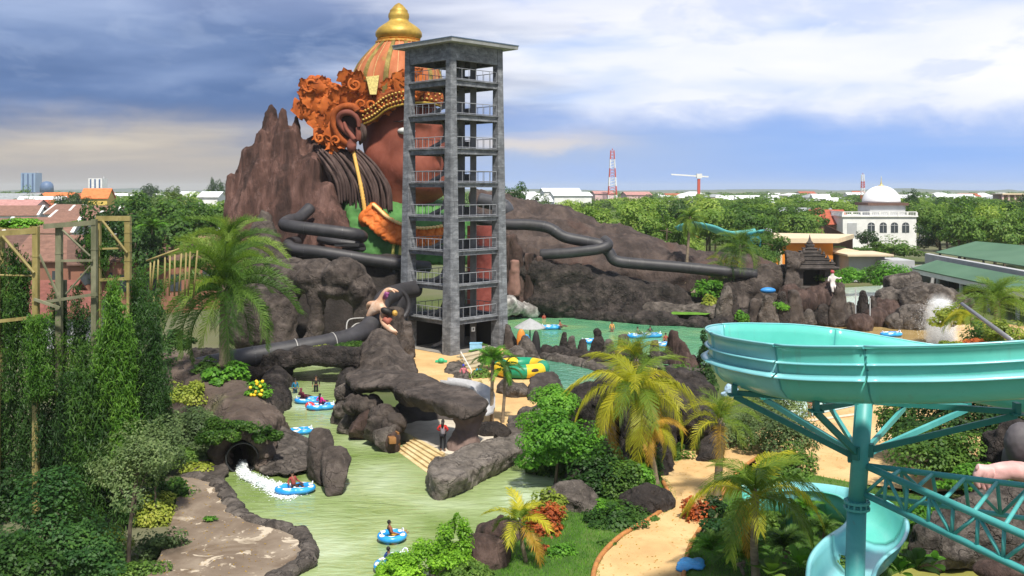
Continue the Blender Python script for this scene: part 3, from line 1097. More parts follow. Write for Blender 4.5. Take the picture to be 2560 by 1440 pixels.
for s in (-1, 1):
    ey = c0 + fw * 3.55 + sd_v * (s * 2.9) + Vector((0, 0, .75))
    MB().ell(ey, (1.0, .62, .42), 16, 10, RF @ Matrix.Rotation(-s * -.7, 3, 'Z') @ Matrix.Rotation(math.pi / 2, 3, 'Z')).build('eye', plain('eye_white', (.55, .56, .54), .4), head, smooth=True)
lid = MB()
lid.tube([Hp(984, 303, -4.6), Hp(1000, 304, -5.0), Hp(1018, 299, -5.1)], [.04, .10, .10], 6)
lid.build('eyelid', plain('lid_dark', (.03, .015, .012), .7), head, smooth=True)

# ear: curled rim, dark lens as the shade of the hollow, lobe
er = MB()
ED = -5.1
rim = [Hp(893, 352, ED), Hp(871, 335, ED + .1), Hp(855, 318, ED + .2), Hp(847, 300, ED + .2), Hp(853, 286, ED), Hp(868, 281, ED - .2), Hp(884, 286, ED - .3), Hp(895, 300, ED - .4), Hp(897, 318, ED - .4)]
er.tube(catmull(rim, 6), [.20 + .14 * math.sin(math.pi * i / 48) for i in range(49)], 10)
er.tube(catmull([Hp(860, 305, ED + .1), Hp(866, 322, ED - .1), Hp(878, 338, ED - .2), Hp(886, 350, ED - .3)], 6), [.12, .16, .18, .2, .22, .22, .22, .22, .22, .24, .24, .26, .26, .28, .28, .28, .28, .26, .24], 8)
er.tube(catmull([Hp(884, 345, ED - .1), Hp(879, 358, ED), Hp(880, 370, ED), Hp(886, 378, ED)], 4), [.3, .36, .4, .44, .48, .52, .54, .56, .54, .5, .44, .34, .22], 10)
er.tube(catmull([Hp(893, 318, ED - .2), Hp(897, 335, ED - .1), Hp(895, 352, ED)], 5), [.16, .2, .24, .28, .32, .34, .34, .33, .32, .3, .26], 8)
er.ell(Hp(876, 318, ED + .85), (1.25, .4, 2.0))
ear_o = er.build('ear', nmat('ear_skin', [(.13, .040, .028), (.19, .058, .040), (.25, .085, .06)], .4, .8, .2, 3, .04), head, smooth=True)
MB().ell(Hp(873, 314, ED + .42), (1.0, .2, 1.45)).build('ear_hollow_shade', plain('ear_shade', (.035, .012, .010), .9), ear_o, smooth=True)  # darkened skin tone, shade of the ear's hollow put into the colour

# dome of the crown with ribs, neck ring and finial
ax = Hp(990, 240)
zc = lambda py: (240 - py) / SK
dprof = [(5.05, zc(262)), (5.12, zc(240)), (5.10, zc(215)), (4.95, zc(190)), (4.55, zc(166)), (3.95, zc(146)), (3.25, zc(128)), (2.65, zc(114)), (2.3, zc(105))]


def prof_pt(t):
    x = t * (len(dprof) - 1)
    i = min(len(dprof) - 2, int(x))
    a, b = dprof[i], dprof[i + 1]
    return a[0] + (b[0] - a[0]) * (x - i), a[1] + (b[1] - a[1]) * (x - i)


SH = Vector((.0, 0, 0))


def dshift(z):
    return Vector((.36 * min(1, max(0, z / 6.1)), 0, 0))


dm = MB()
V, F = [], []
for r_, z_ in dprof:
    for k in range(40):
        a = 2 * math.pi * k / 40
        V.append(ax + dshift(z_) + Vector((r_ * math.cos(a), r_ * math.sin(a), z_)))
for i in range(len(dprof) - 1):
    for k in range(40):
        F.append((i * 40 + k, i * 40 + (k + 1) % 40, (i + 1) * 40 + (k + 1) % 40, (i + 1) * 40 + k))
dome = dm.add(V, F).build('crown_dome', DOMEM, head, smooth=True)
for j in range(12):
    a = math.radians(j * 30 - 97)
    for off, wd, mt, nm in ((0, .30, OLIVE, 'rib'), (math.radians(14), .045, PIPE, 'piping')):
        pts = []
        rb = MB()
        V, F = [], []
        for i in range(13):
            r_, z_ = prof_pt(.06 + .93 * i / 12)
            w_ = wd * (.5 + .5 * r_ / 5.1) / r_
            for q, ex in ((-1, .0), (-.8, .12), (.8, .12), (1, .0)):
                an = a + off + q * w_
                V.append(ax + dshift(z_) + Vector(((r_ + ex) * math.cos(an), (r_ + ex) * math.sin(an), z_)))
        for i in range(12):
            for q in range(3):
                F.append((i * 4 + q, i * 4 + q + 1, i * 4 + q + 5, i * 4 + q + 4))
        rb.add(V, F).build(nm, mt, dome)
fx = Hp(997, 105)
zf = lambda py: (105 - py) / SK
MB().lathe(fx, [(2.35, zf(112)), (2.62, zf(109)), (2.62, zf(105)), (2.3, zf(103)), (2.45, zf(99)), (2.2, zf(97))], 36).build('crown_ring', nmat('ring_gold', [(.45, .10, .02), (.55, .28, .05), (.62, .45, .12)], 3, .5, .3), dome, smooth=False)
fp = [(1.9, zf(104)), (2.35, zf(98)), (2.62, zf(90)), (2.60, zf(82)), (2.35, zf(73)), (1.90, zf(65)), (1.42, zf(58)), (1.12, zf(53)), (1.10, zf(49)), (1.18, zf(43)), (1.16, zf(36)), (1.0, zf(30)), (1.02, zf(27)), (.80, zf(22)), (.62, zf(17)), (.46, zf(13)), (.2, zf(9)), (.02, zf(7))]
fin_ = MB().lathe(fx, fp, 36)
fin_.build('finial', GOLD, head, smooth=True)

# carved crown: thick plate following the temple, with scrolled leaves standing out of it
cr = random.Random(5)
outl = [(757, 226), (769, 208), (782, 194), (798, 192), (812, 203), (828, 207), (845, 214), (847, 226), (858, 230), (862, 206), (872, 196), (888, 196), (904, 208), (918, 232), (935, 247), (955, 236), (975, 212), (1000, 186), (1040, 178),
        (1060, 215), (1040, 244), (1015, 250), (985, 264), (960, 278), (935, 300), (910, 309), (902, 330), (897, 302), (884, 288), (868, 282), (853, 290), (846, 306), (852, 326), (866, 345), (872, 358), (855, 366), (830, 362), (800, 350), (812, 330), (790, 318), (772, 303), (756, 286), (753, 255)]


def inside(px, py, poly):
    c = False
    j = len(poly) - 1
    for i in range(len(poly)):
        a, b = poly[i], poly[j]
        if (a[1] > py) != (b[1] > py) and px < (b[0] - a[0]) * (py - a[1]) / (b[1] - a[1]) + a[0]: c = not c
        j = i
    return c


def cdepth(px):                                   # the plate leans back at its left wing and comes round the temple
    t = max(0, (px - 755) / 290)
    return -2.2 - 4.0 * t ** 1.05 + .35 * math.cos(t * 9)


blobs = []
for px in range(752, 1062, 7):
    for py in range(178, 372, 7):
        if inside(px, py, outl):
            blobs.append(('e', Hp(px, py, cdepth(px) + .6), (.34, .8, .34)))
me = fuse('crown_carving', blobs, .16)
relax(me, 2)
roughen(me, .30, .8, 'cell', 3.0)
roughen(me, .14, 2.2, 'ridge', 5.0)
carve = put('crown_carving', me, CARV, head)
# overlapping carved leaves radiating from the ear, each curling away from the plate
lv = MB()
for i in range(190):
    px, py = cr.uniform(750, 1056), cr.uniform(180, 370)
    if not inside(px, py, outl): continue
    c = Hp(px, py, cdepth(px) - .25)
    vx, vz = px - 876, -(py - 318)
    a = math.atan2(vz, vx) + cr.uniform(-.8, .8)
    if px > 915: a = math.pi / 2 + cr.uniform(-.9, .9)
    ux = Vector((math.cos(a), 0, math.sin(a)))
    uw = Vector((-math.sin(a), 0, math.cos(a)))
    L, Wd, cu = cr.uniform(.8, 1.7), cr.uniform(.55, 1.25), cr.uniform(.25, .8)
    nu, nv = 6, 5
    V, F = [], []
    for iu in range(nu + 1):
        t = iu / nu
        wd = Wd * math.sin(math.pi * (.24 + .54 * t)) * (1 + .18 * math.sin(t * 9 + i))
        for iv in range(nv + 1):
            q = iv / nv * 2 - 1
            rag = 1 - (.38 * q * q + .12 * math.sin(iv * 2.6 + i * 1.7) if iu == nu else .18 * q * q)
            V.append(c + ux * (L * t * rag) + uw * (q * wd) + Vector((0, -cu * (.55 * t * t + .12) + .30 * q * q * cu + .1 * math.sin(q * 7 + i) * t, 0)))
    for iu in range(nu):
        for iv in range(nv):
            k = iu * (nv + 1) + iv
            F.append((k, k + 1, k + nv + 2, k + nv + 1))
    lv.add(V, F)
lv.build('crown_leaf', CARV, head, smooth=True)
for (px, py, r0, sg) in ((776, 212, .9, 1), (905, 262, .9, -1), (888, 212, .8, 1), (930, 262, .7, -1), (800, 345, .6, 1), (840, 352, .6, -1), (955, 262, .6, 1)):
    c = Hp(px, py, cdepth(px) - .9)
    pts = []
    for j in range(26):
        t = j / 25
        a = px + sg * t * 8.5
        rr_ = r0 * (1 - .88 * t)
        pts.append(c + Vector((rr_ * math.cos(a), -.4 * t, rr_ * math.sin(a))))
    MB().tube(pts, [.06 + .13 * math.sin(math.pi * min(1, j / 25 + .12)) for j in range(26)], 6).build('crown_scroll', CARV, head, smooth=True)
# surround of the ear: broad plain band
eb = MB()
band_ = [Hp(890, 366, -3.9), Hp(862, 352, -3.6), Hp(845, 328, -3.5), Hp(838, 302, -3.5), Hp(845, 280, -3.7), Hp(866, 268, -4.0), Hp(888, 270, -4.3), Hp(897, 280, -4.4)]
eb.tube(catmull([p_ + Vector((0, -.9, 0)) for p_ in band_], 6), .42, 10)
eb.build('ear_surround', nmat('carving_deep', [(.20, .045, .010), (.30, .068, .012), (.40, .10, .02)], 1.2, .8, .4, 5, .05), head, smooth=True)
# diadem: gold lip, then two rows of beads above it
lip = [Hp(905, 311, -4.9), Hp(925, 303, -5.2), Hp(945, 290, -5.5), Hp(962, 276, -5.7), Hp(985, 266, -5.8), Hp(1012, 260, -5.9), Hp(1045, 256, -5.6), Hp(1080, 258, -4.6), Hp(1110, 268, -3.0)]
lp = catmull(lip, 6)
MB().tube(lp, .12, 8).build('diadem_lip', GOLD, head, smooth=True)
bd = MB()
for row, (up_, sz) in enumerate(((.42, .15), (.88, .12), (1.30, .15))):
    for i in range(2, len(lp) - 1, 2 if row != 1 else 3):
        p = lp[i] + Vector((-.12 * up_, -.15, up_))
        bd.ell(p, (sz, .22, sz * .85), 8, 6)
bd.build('diadem_bead', plain('bead_gold', (.55, .38, .10), .45, .3, var=.4, scale=2), head, smooth=True)
bk = []
for i in range(0, len(lp), 1):
    for q in range(4):
        bk.append(('e', lp[i] + Vector((-.08 * q, .45, .25 + .42 * q)), (.45, .45, .32)))
rock('diadem_band', bk, .14, .16, 1.2, nmat('band_redbrown', [(.10, .02, .008), (.22, .05, .012), (.34, .10, .02)], 1.5, .8, .3), 'cell', parent=head, smooth=2, seed=3)
MB().hexa([Hp(925, 236, -5.9), Hp(941, 236, -6.0), Hp(941, 236, -5.3), Hp(925, 236, -5.3), Hp(915, 192, -5.2), Hp(948, 188, -5.4), Hp(948, 188, -4.4), Hp(915, 192, -4.4)]).build('crown_pendant', plain('pendant_gold', (.52, .42, .14), .5, .2, var=.4, scale=5), head)

# beard: thick strands flowing down, rough mass behind
strands = []
hr = random.Random(9)
mass = [('h', [Hp(x, y, dd) for x, y, dd in ((775, 380, -1), (800, 366, -2.5), (880, 372, -3.2), (905, 400, -3.5), (960, 470, -4), (968, 510, -3.5), (900, 520, -3), (835, 490, -2), (800, 430, -1), (840, 400, 1), (930, 480, 1))])]
rock('beard_mass', mass, .22, .45, .8, HAIR, 'ridge', parent=head, smooth=3, zs=.3, seed=8)
for i in range(96):
    t = i / 95
    sx, sy = 792 + 105 * t + hr.uniform(-6, 6), 376 + 8 * math.sin(t * 3) + hr.uniform(-6, 6)
    ex, ey_ = 838 + 135 * t + hr.uniform(-10, 10), 470 + 68 * (1 - abs(t - .75) * .9) + hr.uniform(-14, 14)
    bx = 8 * (1 - t) + 22 * t
    p1 = (sx + (ex - sx) * .30 + bx * .6, sy + (ey_ - sy) * .22)
    p2 = (sx + (ex - sx) * .76 + bx * .55, sy + (ey_ - sy) * .58)
    dd = -3.4 - .9 * t - hr.uniform(0, 1.1)
    pts = catmull([Hp(sx, sy, dd + .6), Hp(*p1, dd - .2), Hp(*p2, dd - .5), Hp(ex, ey_, dd - .4)], 8)
    n = len(pts)
    sb = MB().tube(pts, [(.06 + .165 * math.sin(math.pi * (.12 + .8 * j / n))) * hr.uniform(.9, 1.08) * (.75 if i % 3 else 1.15) for j in range(n)], 8)
    sb.build('beard_strand', HAIR, head, smooth=True)
for q, (x0, y0, x1, y1) in enumerate(((897, 312, 905, 358), (903, 310, 912, 352), (900, 320, 900, 362))):
    MB().tube(catmull([Hp(x0, y0, -5.0), Hp((x0 + x1) / 2 + 3, (y0 + y1) / 2, -5.0), Hp(x1, y1, -4.6)], 6), [.2, .24, .3, .32, .34, .32, .3, .28, .26, .22, .18, .14, .06], 7).build('sideburn', HAIR, head, smooth=True)
cp = catmull([Hp(878, 352, -4.6), Hp(888, 400, -5.2), Hp(900, 455, -5.7), Hp(908, 500, -5.9), Hp(912, 528, -5.9)], 10)
MB().tube(cp, [.20 + (.05 if j % 2 and j > 20 else 0) for j in range(len(cp))], 8).build('ear_cord', plain('cord_yellow', (.70, .42, .10), .6), head, smooth=True)
ts = MB()
for q in range(5):
    ts.tube(catmull([Hp(912, 526, -6.0), Hp(903 + 7 * q, 545, -6.2), Hp(906 + 3 * q, 568, -6.0)], 5), [.15, .22, .28, .32, .34, .34, .32, .28, .2, .12, .05], 7)
ts.build('cord_tassel', CARV, head, smooth=True)

# green robe with stripes, orange scaled collar
GREEN = nmat('robe_green', [(.045, .135, .035), (.07, .195, .05), (.10, .25, .07)], .5, .8, .15, 4, .03, spots=[(.5, .62, .72, (.16, .32, .10), .5)])
rb = [('h', [Hp(x, y, dd) for x, y, dd in ((838, 468, -1.5), (872, 488, -4.6), (935, 515, -5.4), (1010, 560, -6), (1100, 560, -5), (1180, 520, 0), (1200, 660, 0), (1120, 660, -6.6), (1000, 650, -7.4), (905, 640, -6.8), (872, 570, -6.0), (840, 500, 2), (900, 480, 4), (1100, 500, 5), (1150, 660, 5), (870, 660, 5))])]
rock('robe', rb, .22, .16, .85, GREEN, 'cell', parent=head, smooth=4, seed=2)
col_o = []
cpts = catmull([Hp(922, 532, -6.3), Hp(940, 548, -6.8), Hp(962, 568, -7.4), Hp(1000, 586, -7.9), Hp(1050, 594, -7.9), Hp(1110, 584, -6.6), Hp(1150, 555, -4)], 7)
for i, p in enumerate(cpts):
    for q in range(5):
        col_o.append(('e', p + Vector((.16 * (q - 2), .18 * (q - 2) + .15, .36 * (q - 2))), (.46, .34, .32)))
me = fuse('scaled_collar', col_o, .11)
relax(me, 2)
roughen(me, .20, 1.15, 'cell', 1.5)
me.polygons.foreach_set('use_smooth', [True] * len(me.polygons))
put('scaled_collar', me, nmat('collar_orange', [(.40, .085, .012), (.56, .14, .022), (.66, .20, .04)], .8, .7, .2, 4, .03), head)
be = MB()
for i in range(2, len(cpts) - 2):
    be.ell(cpts[i] + Vector((.35, -.05, 1.0)), (.24, .2, .17), 8, 6)
be.build('collar_bead', plain('bead_pale', (.72, .50, .20), .5), head, smooth=True)
for (x0, y0, x1, y1) in ((985, 610, 980, 650), (1002, 612, 998, 655)):
    MB().tube([Hp(x0, y0, -6.0 if x0 < 900 else -7.8), Hp((x0 + x1) / 2, (y0 + y1) / 2, -6.4 if x0 < 900 else -8.0), Hp(x1, y1, -6.2 if x0 < 900 else -7.9)], .16, 6).build('robe_stripe', plain('stripe_yellow', (.55, .50, .12), .6), head)

rw0, rw1 = P(1168, 700, 106), P(1240, 700, 106)
MB().box(((rw0.x + rw1.x) / 2, 106.5, P(0, 565, 106).z / 2), (rw1.x - rw0.x, 1.0, P(0, 565, 106).z)).build('red_wall', nmat('red_brick', [(.14, .028, .022), (.22, .05, .04), (.28, .075, .06)], 1.5, .9, .5, 5, .05), label='red brick wall behind the right bays of the concrete tower', cat='wall')

# ================================================================== ROCKWORK
def Hs(lst):
    """hull from (px, py, d) triples"""
    return ('h', [P(*q) for q in lst])


def cone(px, ytop, ybase, d, hw, lean=0, n=7, depth=None, tipw=.18):
    """a spire: ring at the base, small cap at the top (pixel widths, metres deep)"""
    s = d / FPX
    b = P(px, ybase, d)
    t = P(px + lean, ytop, d)
    dp = depth or hw * s
    pts = []
    for i in range(n):
        a = 2 * math.pi * i / n + px
        pts.append(b + Vector((hw * s * math.cos(a), dp * math.sin(a), 0)))
        pts.append(b.lerp(t, .55) + Vector((hw * s * .66 * math.cos(a + .3), dp * .66 * math.sin(a + .3), 0)))
        pts.append(t + Vector((hw * s * tipw * math.cos(a), dp * tipw * math.sin(a), -.12 * hw * s)))
    pts.append(t)
    return ('h', pts)


# --- spired mountain left of the statue
sp = [cone(684, 250, 680, 112, 98, -4, tipw=.09), cone(706, 262, 680, 110.5, 80, 0, tipw=.09), cone(742, 281, 660, 110.5, 40, 0, tipw=.14), cone(655, 318, 680, 110, 84, -2, tipw=.14), cone(617, 366, 690, 109.5, 50, -2, tipw=.3),
      cone(725, 320, 660, 109, 62, 0, tipw=.2), cone(585, 430, 700, 109, 34, -8, tipw=.3), cone(758, 420, 670, 107.5, 60, 0, tipw=.3), cone(795, 500, 640, 106, 80, 20), cone(778, 392, 640, 108, 46, 0, tipw=.4), cone(812, 452, 640, 107, 46, 4, tipw=.4), ('e', P(792, 425, 110), (2.2, 1.6, 2.4)), ('e', P(785, 385, 111), (1.5, 1.4, 2.2)),
      Hs([(585, 480, 108.5), (640, 400, 108), (745, 390, 108), (800, 500, 106), (868, 570, 105), (880, 640, 105), (560, 700, 105), (565, 560, 107), (640, 480, 120), (840, 560, 120), (560, 720, 118), (880, 700, 118)]),
      Hs([(830, 470, 107), (862, 520, 106), (878, 570, 105), (884, 600, 105), (820, 600, 104), (800, 520, 107), (845, 560, 112), (820, 470, 111)])]
rock('spired_mountain', sp, .30, .55, .55, nmat('rock_red', [(.032, .017, .014), (.092, .047, .037), (.17, .095, .078)], .8, .9, 1.0, 2.2, .4, stretch=(1, 1, .16), spots=[(1.6, .54, .72, (.22, .135, .115), .5), (.5, .5, .64, (.028, .016, .0135), .75)]),
     'ridge', zs=.16, seed=2.2, smooth=3, fine=(.26, 1.9, 'ridge'),
     label='tall reddish brown mountain of jagged rock spires left of the statue head', cat='mountain')
rock('shoulder_rock', [Hs([(630, 560, 98), (655, 520, 99), (680, 540, 99), (700, 600, 98), (722, 660, 96), (700, 720, 95), (620, 720, 95), (622, 620, 97), (660, 560, 104), (700, 660, 104), (620, 720, 103)])], .3, .35, .6, ROCKS,
     label='smooth grey rock shoulder beside the black slide bend under the spires')

# --- long ridge right of the tower: slices joined hull by hull
st = [(1180, 470, 640, 138, 122), (1255, 484, 640, 137, 121), (1300, 500, 640, 136, 121), (1350, 505, 645, 136, 121), (1390, 512, 650, 135, 121), (1440, 528, 655, 134, 121), (1500, 552, 660, 133, 121), (1560, 562, 664, 132, 121),
      (1620, 588, 670, 131, 121), (1690, 612, 680, 130, 121), (1760, 630, 690, 129, 121), (1850, 640, 700, 128, 121), (1950, 660, 715, 127, 121)]
rg_ = []
for a, b in zip(st, st[1:]):
    pts = []
    for (x, y, yf, dr, df) in (a, b):
        pts += [P(x, y, dr), P(x, y + (yf - y) * .45, (dr + df) / 2 - 1.5), P(x, yf, df), P(x, 790, df), P(x, 760, dr + 9), P(x, y + 30, dr + 4)]
    rg_.append(('h', pts))
rock('rock_ridge', rg_, .5, .95, .34, nmat('rock_ridge', [(.028, .022, .020), (.064, .047, .041), (.115, .085, .072)], .5, .9, 1.0, 2.2, .35, stretch=(1, 1, .5), spots=[(1.2, .56, .75, (.15, .105, .085), .5), (.05, .5, .6, (.095, .052, .040), .6)]),
     'rock', seed=4.1, smooth=2, fine=(.3, 1.3, 'ridge'), label='long dark brown rock ridge sloping down to the right behind the tower', cat='mountain')
# lower boulder face under the slides, cave mouths left of it
lf = []
for a, b in zip([(1290, 640, 119), (1350, 655, 118.5), (1420, 665, 118), (1480, 668, 117.5), (1560, 690, 117), (1640, 712, 117), (1700, 728, 117), (1760, 738, 117)],
                [(1350, 655, 118.5), (1420, 665, 118), (1480, 668, 117.5), (1560, 690, 117), (1640, 712, 117), (1700, 728, 117), (1760, 738, 117), (1800, 745, 117)]):
    pts = []
    for x, y, d in (a, b):
        pts += [P(x, y, d + 1.5), P(x, y + 30, d - 1), P(x, 800, d - 2.5), P(x, 800, d + 7), P(x, y, d + 7)]
    lf.append(('h', pts))
br = random.Random(21)
for i in range(26):
    x = br.uniform(1330, 1740)
    y0 = 655 + (x - 1290) * .19
    y = br.uniform(y0 + 4, 775)
    lf.append(('e', P(x, y, 117.2 - (y - y0) * .012), (br.uniform(1.2, 2.6), 1.3, br.uniform(.8, 1.6))))
rock('rock_cliff', lf, .3, .42, .55, ROCK, 'rock', seed=6.5, smooth=3, fine=(.12, 1.9), label='lumpy brown boulder face between the black slides and the lagoon', cat='rock face')
rock('rock_pillar', [cone(1275, 585, 800, 118, 26, 4, tipw=.7), cone(1300, 610, 800, 117.4, 22, -4, tipw=.6)], .25, .5, .5, ROCKB, 'ridge', zs=.4, label='reddish rock column close to the right corner of the tower')
rock('rock_pillar', [cone(1322, 630, 800, 116.6, 14, 0, tipw=.8), cone(1345, 640, 800, 117, 14, 3, tipw=.7)], .2, .4, .5, ROCKB, 'ridge', zs=.4, label='dark twin rock column left of the lumpy boulder face')
pk = nmat('pink_rock', [(.14, .075, .06), (.22, .12, .095), (.28, .16, .13)], .5, .85, .3, 4, .05)
rock('pink_boulder', [cone(1284, 648, 740, 115.8, 19, 3, tipw=.62)], .2, .2, .6, pk, label='pink painted boulder standing between the rock columns by the tower')
rock('white_rock', blobs_line(resample([P(1265, 762, 114), P(1320, 775, 116)], 1.2), 1.1), .22, .35, .8, nmat('rock_whitish', [(.07, .065, .06), (.22, .21, .20), (.60, .58, .55)], .8, .9, .8, 4, .12), label='rock streaked with white where the lagoon meets the tower')
# shore ledge of the lagoon
sh = resample([G(1250, 780), G(1340, 782), G(1420, 790), G(1500, 800), G(1580, 806), G(1660, 812), G(1740, 818), G(1800, 820), G(1880, 812)], 1.6)
rock('shore_ledge', blobs_line([p + Vector((0, .8, .2)) for p in sh], 1.35, .25, .72), .26, .4, .7, ROCK, 'rock', zs=1.6, label='low black rock ledge along the far shore of the green lagoon', cat='ledge')
sh2 = resample([G(1380, 775) + Vector((0, 0, .9)), G(1520, 785) + Vector((0, 0, .9)), G(1640, 795) + Vector((0, 0, 1.0)), G(1790, 800) + Vector((0, 0, .8))], 2.2)
rock('shore_terrace', blobs_line(sh2, 1.6, .3, .5), .3, .4, .6, ROCKG, label='flat brown rock terrace above the black shore ledge', cat='ledge')

# --- arched rock left of the tower
ar = [('e', P(735, 690, 92), (2.0, 2.3, 1.7)), ('e', P(790, 690, 91), (2.3, 2.4, 1.6)), ('e', P(858, 690, 90), (2.1, 2.2, 1.7)), ('e', P(898, 725, 90), (1.35, 2.0, 1.6)), ('e', P(850, 725, 90), (2.2, 2.0, .8)),
      ('t', [P(795, 720, 90), P(792, 790, 89.5), P(780, 880, 89)], [1.1, .62, 1.0]), ('t', [P(905, 720, 90), P(912, 790, 89.5), P(912, 880, 89)], [1.3, .95, 1.2]),
      ('t', [P(715, 700, 91), P(715, 780, 90), P(705, 880, 89)], [1.6, 1.0, 1.3]), ('e', P(690, 720, 92), (1.6, 2, 2.2)), ('e', P(640, 800, 90), (2.8, 2, 3.2))]
rock('arched_rock', ar, .2, .34, .6, ROCKS, 'rock', seed=1.7, smooth=3, fine=(.06, 2.2), label='big smooth brown rock pierced by arches below the black slides', cat='rock arch')
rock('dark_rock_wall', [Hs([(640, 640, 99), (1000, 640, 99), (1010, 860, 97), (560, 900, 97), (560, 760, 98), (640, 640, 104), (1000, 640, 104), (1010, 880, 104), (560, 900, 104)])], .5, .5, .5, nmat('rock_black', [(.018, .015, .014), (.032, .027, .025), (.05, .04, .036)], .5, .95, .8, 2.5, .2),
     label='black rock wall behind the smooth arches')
# rock bridge under the lower slide, hump right of it
bd_ = []
br_p = [(480, 868, 80), (560, 872, 79), (640, 872, 78.3), (700, 872, 78), (760, 868, 77.8), (830, 864, 77.4), (900, 868, 77)]
for (xa, ya, da), (xb, yb, db2) in zip(br_p, br_p[1:]):
    pts = []
    for x, y, d in ((xa, ya, da), (xb, yb, db2)):
        und = 946 if x < 700 else (912 if 740 < x < 880 else 925)
        pts += [P(x, y, d + 1.2), P(x, y + 6, d - .8), P(x, und, d - 1.2), P(x, und, d + 1.6), P(x, y + 4, d + 2)]
    bd_.append(('h', pts))
rock('rock_bridge', bd_, .2, .3, .7, ROCK, seed=3.3, label='dark mossy rock bridge carrying the black slide over the pool', cat='rock arch')
rock('channel_wall', blobs_line(resample([G(580, 960) + Vector((0, 0, .6)), G(640, 950) + Vector((0, 0, .6)), G(700, 925) + Vector((0, 0, .5)), G(690, 980) + Vector((0, 0, .3)), G(672, 1030) + Vector((0, 0, .2))], 1.0), .95, .2, 1.0), .2, .3, .7, ROCK,
     label='dark rock wall along the left side of the channel under the bridge')
rock('channel_wall', blobs_line(resample([G(872, 990) + Vector((0, 0, .5)), G(885, 940) + Vector((0, 0, .7)), G(890, 915) + Vector((0, 0, .7))], .9), .75, .2, 1.0), .16, .25, .8, ROCK,
     label='dark rock wall along the right side of the channel under the bridge')
hp_ = [Hs([(865, 935, 79), (870, 900, 80), (905, 870, 80), (935, 828, 80), (955, 822, 80), (985, 840, 80), (1000, 870, 79), (1030, 900, 78), (1045, 935, 76), (900, 945, 74), (980, 950, 73), (1020, 940, 76), (950, 835, 84), (1040, 930, 84), (870, 920, 84)]),
       cone(975, 765, 900, 85.5, 45, 15, tipw=.4), cone(1012, 800, 900, 86, 32, 0, tipw=.5)]
rock('rock_hump', hp_, .18, .35, .55, ROCKS, seed=2.9, smooth=2, fine=(.05, 2.2), label='brown rock hump below the painted sculpture beside the tower')

# --- left mound over the tunnel
md = []
for a, b in zip([(400, 880, 3.4, 70), (470, 900, 3.2, 68), (540, 930, 3.0, 66), (600, 965, 2.7, 63.5), (650, 1000, 2.4, 61.5)],
                [(470, 900, 3.2, 68), (540, 930, 3.0, 66), (600, 965, 2.7, 63.5), (650, 1000, 2.4, 61.5), (690, 1050, 1.9, 59)]):
    pts = []
    for x, y, z, d in (a, b):
        p = G(x, y, z)
        pts += [p, p + Vector((0, -2.6, -.5)), p + Vector((0, -3.9, -z - .3)), p + Vector((0, 4, -z - .3)), p + Vector((0, 2.0, -.2))]
    md.append(('h', pts))
rock('bank_mound', md, .22, .4, .5, nmat('bank_rock', [(.05, .036, .029), (.105, .078, .063), (.175, .138, .115)], .5, .9, 1.0, 3.0, .2, stretch=(.7, 1, 1), spots=[(.35, .55, .7, (.10, .11, .03), .6), (2, .6, .75, (.30, .24, .20), .4)], crack=.5), seed=5.5, smooth=2, fine=(.12, 1.6),
     label='broad brown rock bank sloping above the tunnel mouth', cat='rock bank')
rock('tunnel_rock', [Hs([(645, 1160, 54), (650, 1085, 56), (700, 1065, 58), (775, 1100, 57), (785, 1170, 52.5), (650, 1185, 52), (720, 1195, 51), (640, 1110, 60), (770, 1100, 60)]), Hs([(470, 1190, 52), (500, 1150, 53), (560, 1145, 53.5), (575, 1185, 51.5), (550, 1215, 50.5), (480, 1200, 51), (510, 1150, 57), (570, 1150, 57)])],
     .13, .16, .8, ROCKG, seed=1.1, smooth=3, label='low grey rocks either side of the tunnel mouth')
tm_c = G(606, 1178, .0) + Vector((0, 0, .72))
ta = Vector((.22, -.95, -.10)).normalized()
MB().tube([tm_c - ta * 5, tm_c - ta * 2, tm_c + ta * .10], [.80, .80, .82], 20, cap=False).tube([tm_c - ta * 5, tm_c - ta * 4.8], .85, 20).build('tunnel_pipe', plain('pipe_black', (.012, .012, .013), .6), smooth=True, label='round black tunnel mouth pouring water into the pool', cat='tunnel')
MB().ring(tm_c + ta * .10, .84, .05, 24, 8, ta.to_track_quat('Z', 'Y').to_matrix()).build('pipe_rim', plain('rim_grey', (.03, .032, .034), .5), bpy.data.objects['tunnel_pipe'], smooth=True)
th = []
for i in range(9):
    an = math.radians(-25 + 230 * i / 8)
    for back in (.55, 1.6, 2.8):
        c_ = tm_c - ta * back + Vector((math.cos(an) * 1.28, 0, math.sin(an) * 1.22))
        th.append(('e', c_, (.55, .75, .5)))
rock('tunnel_surround', th, .10, .16, .9, MATS['bank_rock'], seed=6.6, smooth=3, label='brown rock collar built round the tunnel mouth')
FOAM = nmat('foam_white', [(.62, .72, .70), (.85, .90, .90), (.95, .97, .97)], 2.5, .5, .6, 6, .05)
rgs = np.random.default_rng(17)
fpath = catmull([tm_c - ta * .8 + Vector((0, 0, -.55)), tm_c + ta * .25 + Vector((0, 0, -.58)), G(624, 1193, .06), G(655, 1206, .04), G(690, 1222, .04), G(722, 1240, .03)], 12)
nfl = 20000
tt = rgs.random(nfl) ** .75
fi = np.minimum((tt * (len(fpath) - 1)).astype(int), len(fpath) - 1)
base = np.array([tuple(p) for p in fpath])[fi]
wd_ = (.16 + .42 * tt)[:, None] * rgs.normal(size=(nfl, 2)) * .5
C = base + np.stack([wd_[:, 0], wd_[:, 1], np.abs(rgs.normal(size=nfl)) * .05 * (1.3 - tt)], 1)
C[:, 2] = np.maximum(C[:, 2], .015)
N = np.stack([rgs.normal(size=nfl) * .35, rgs.normal(size=nfl) * .35, np.ones(nfl)], 1)
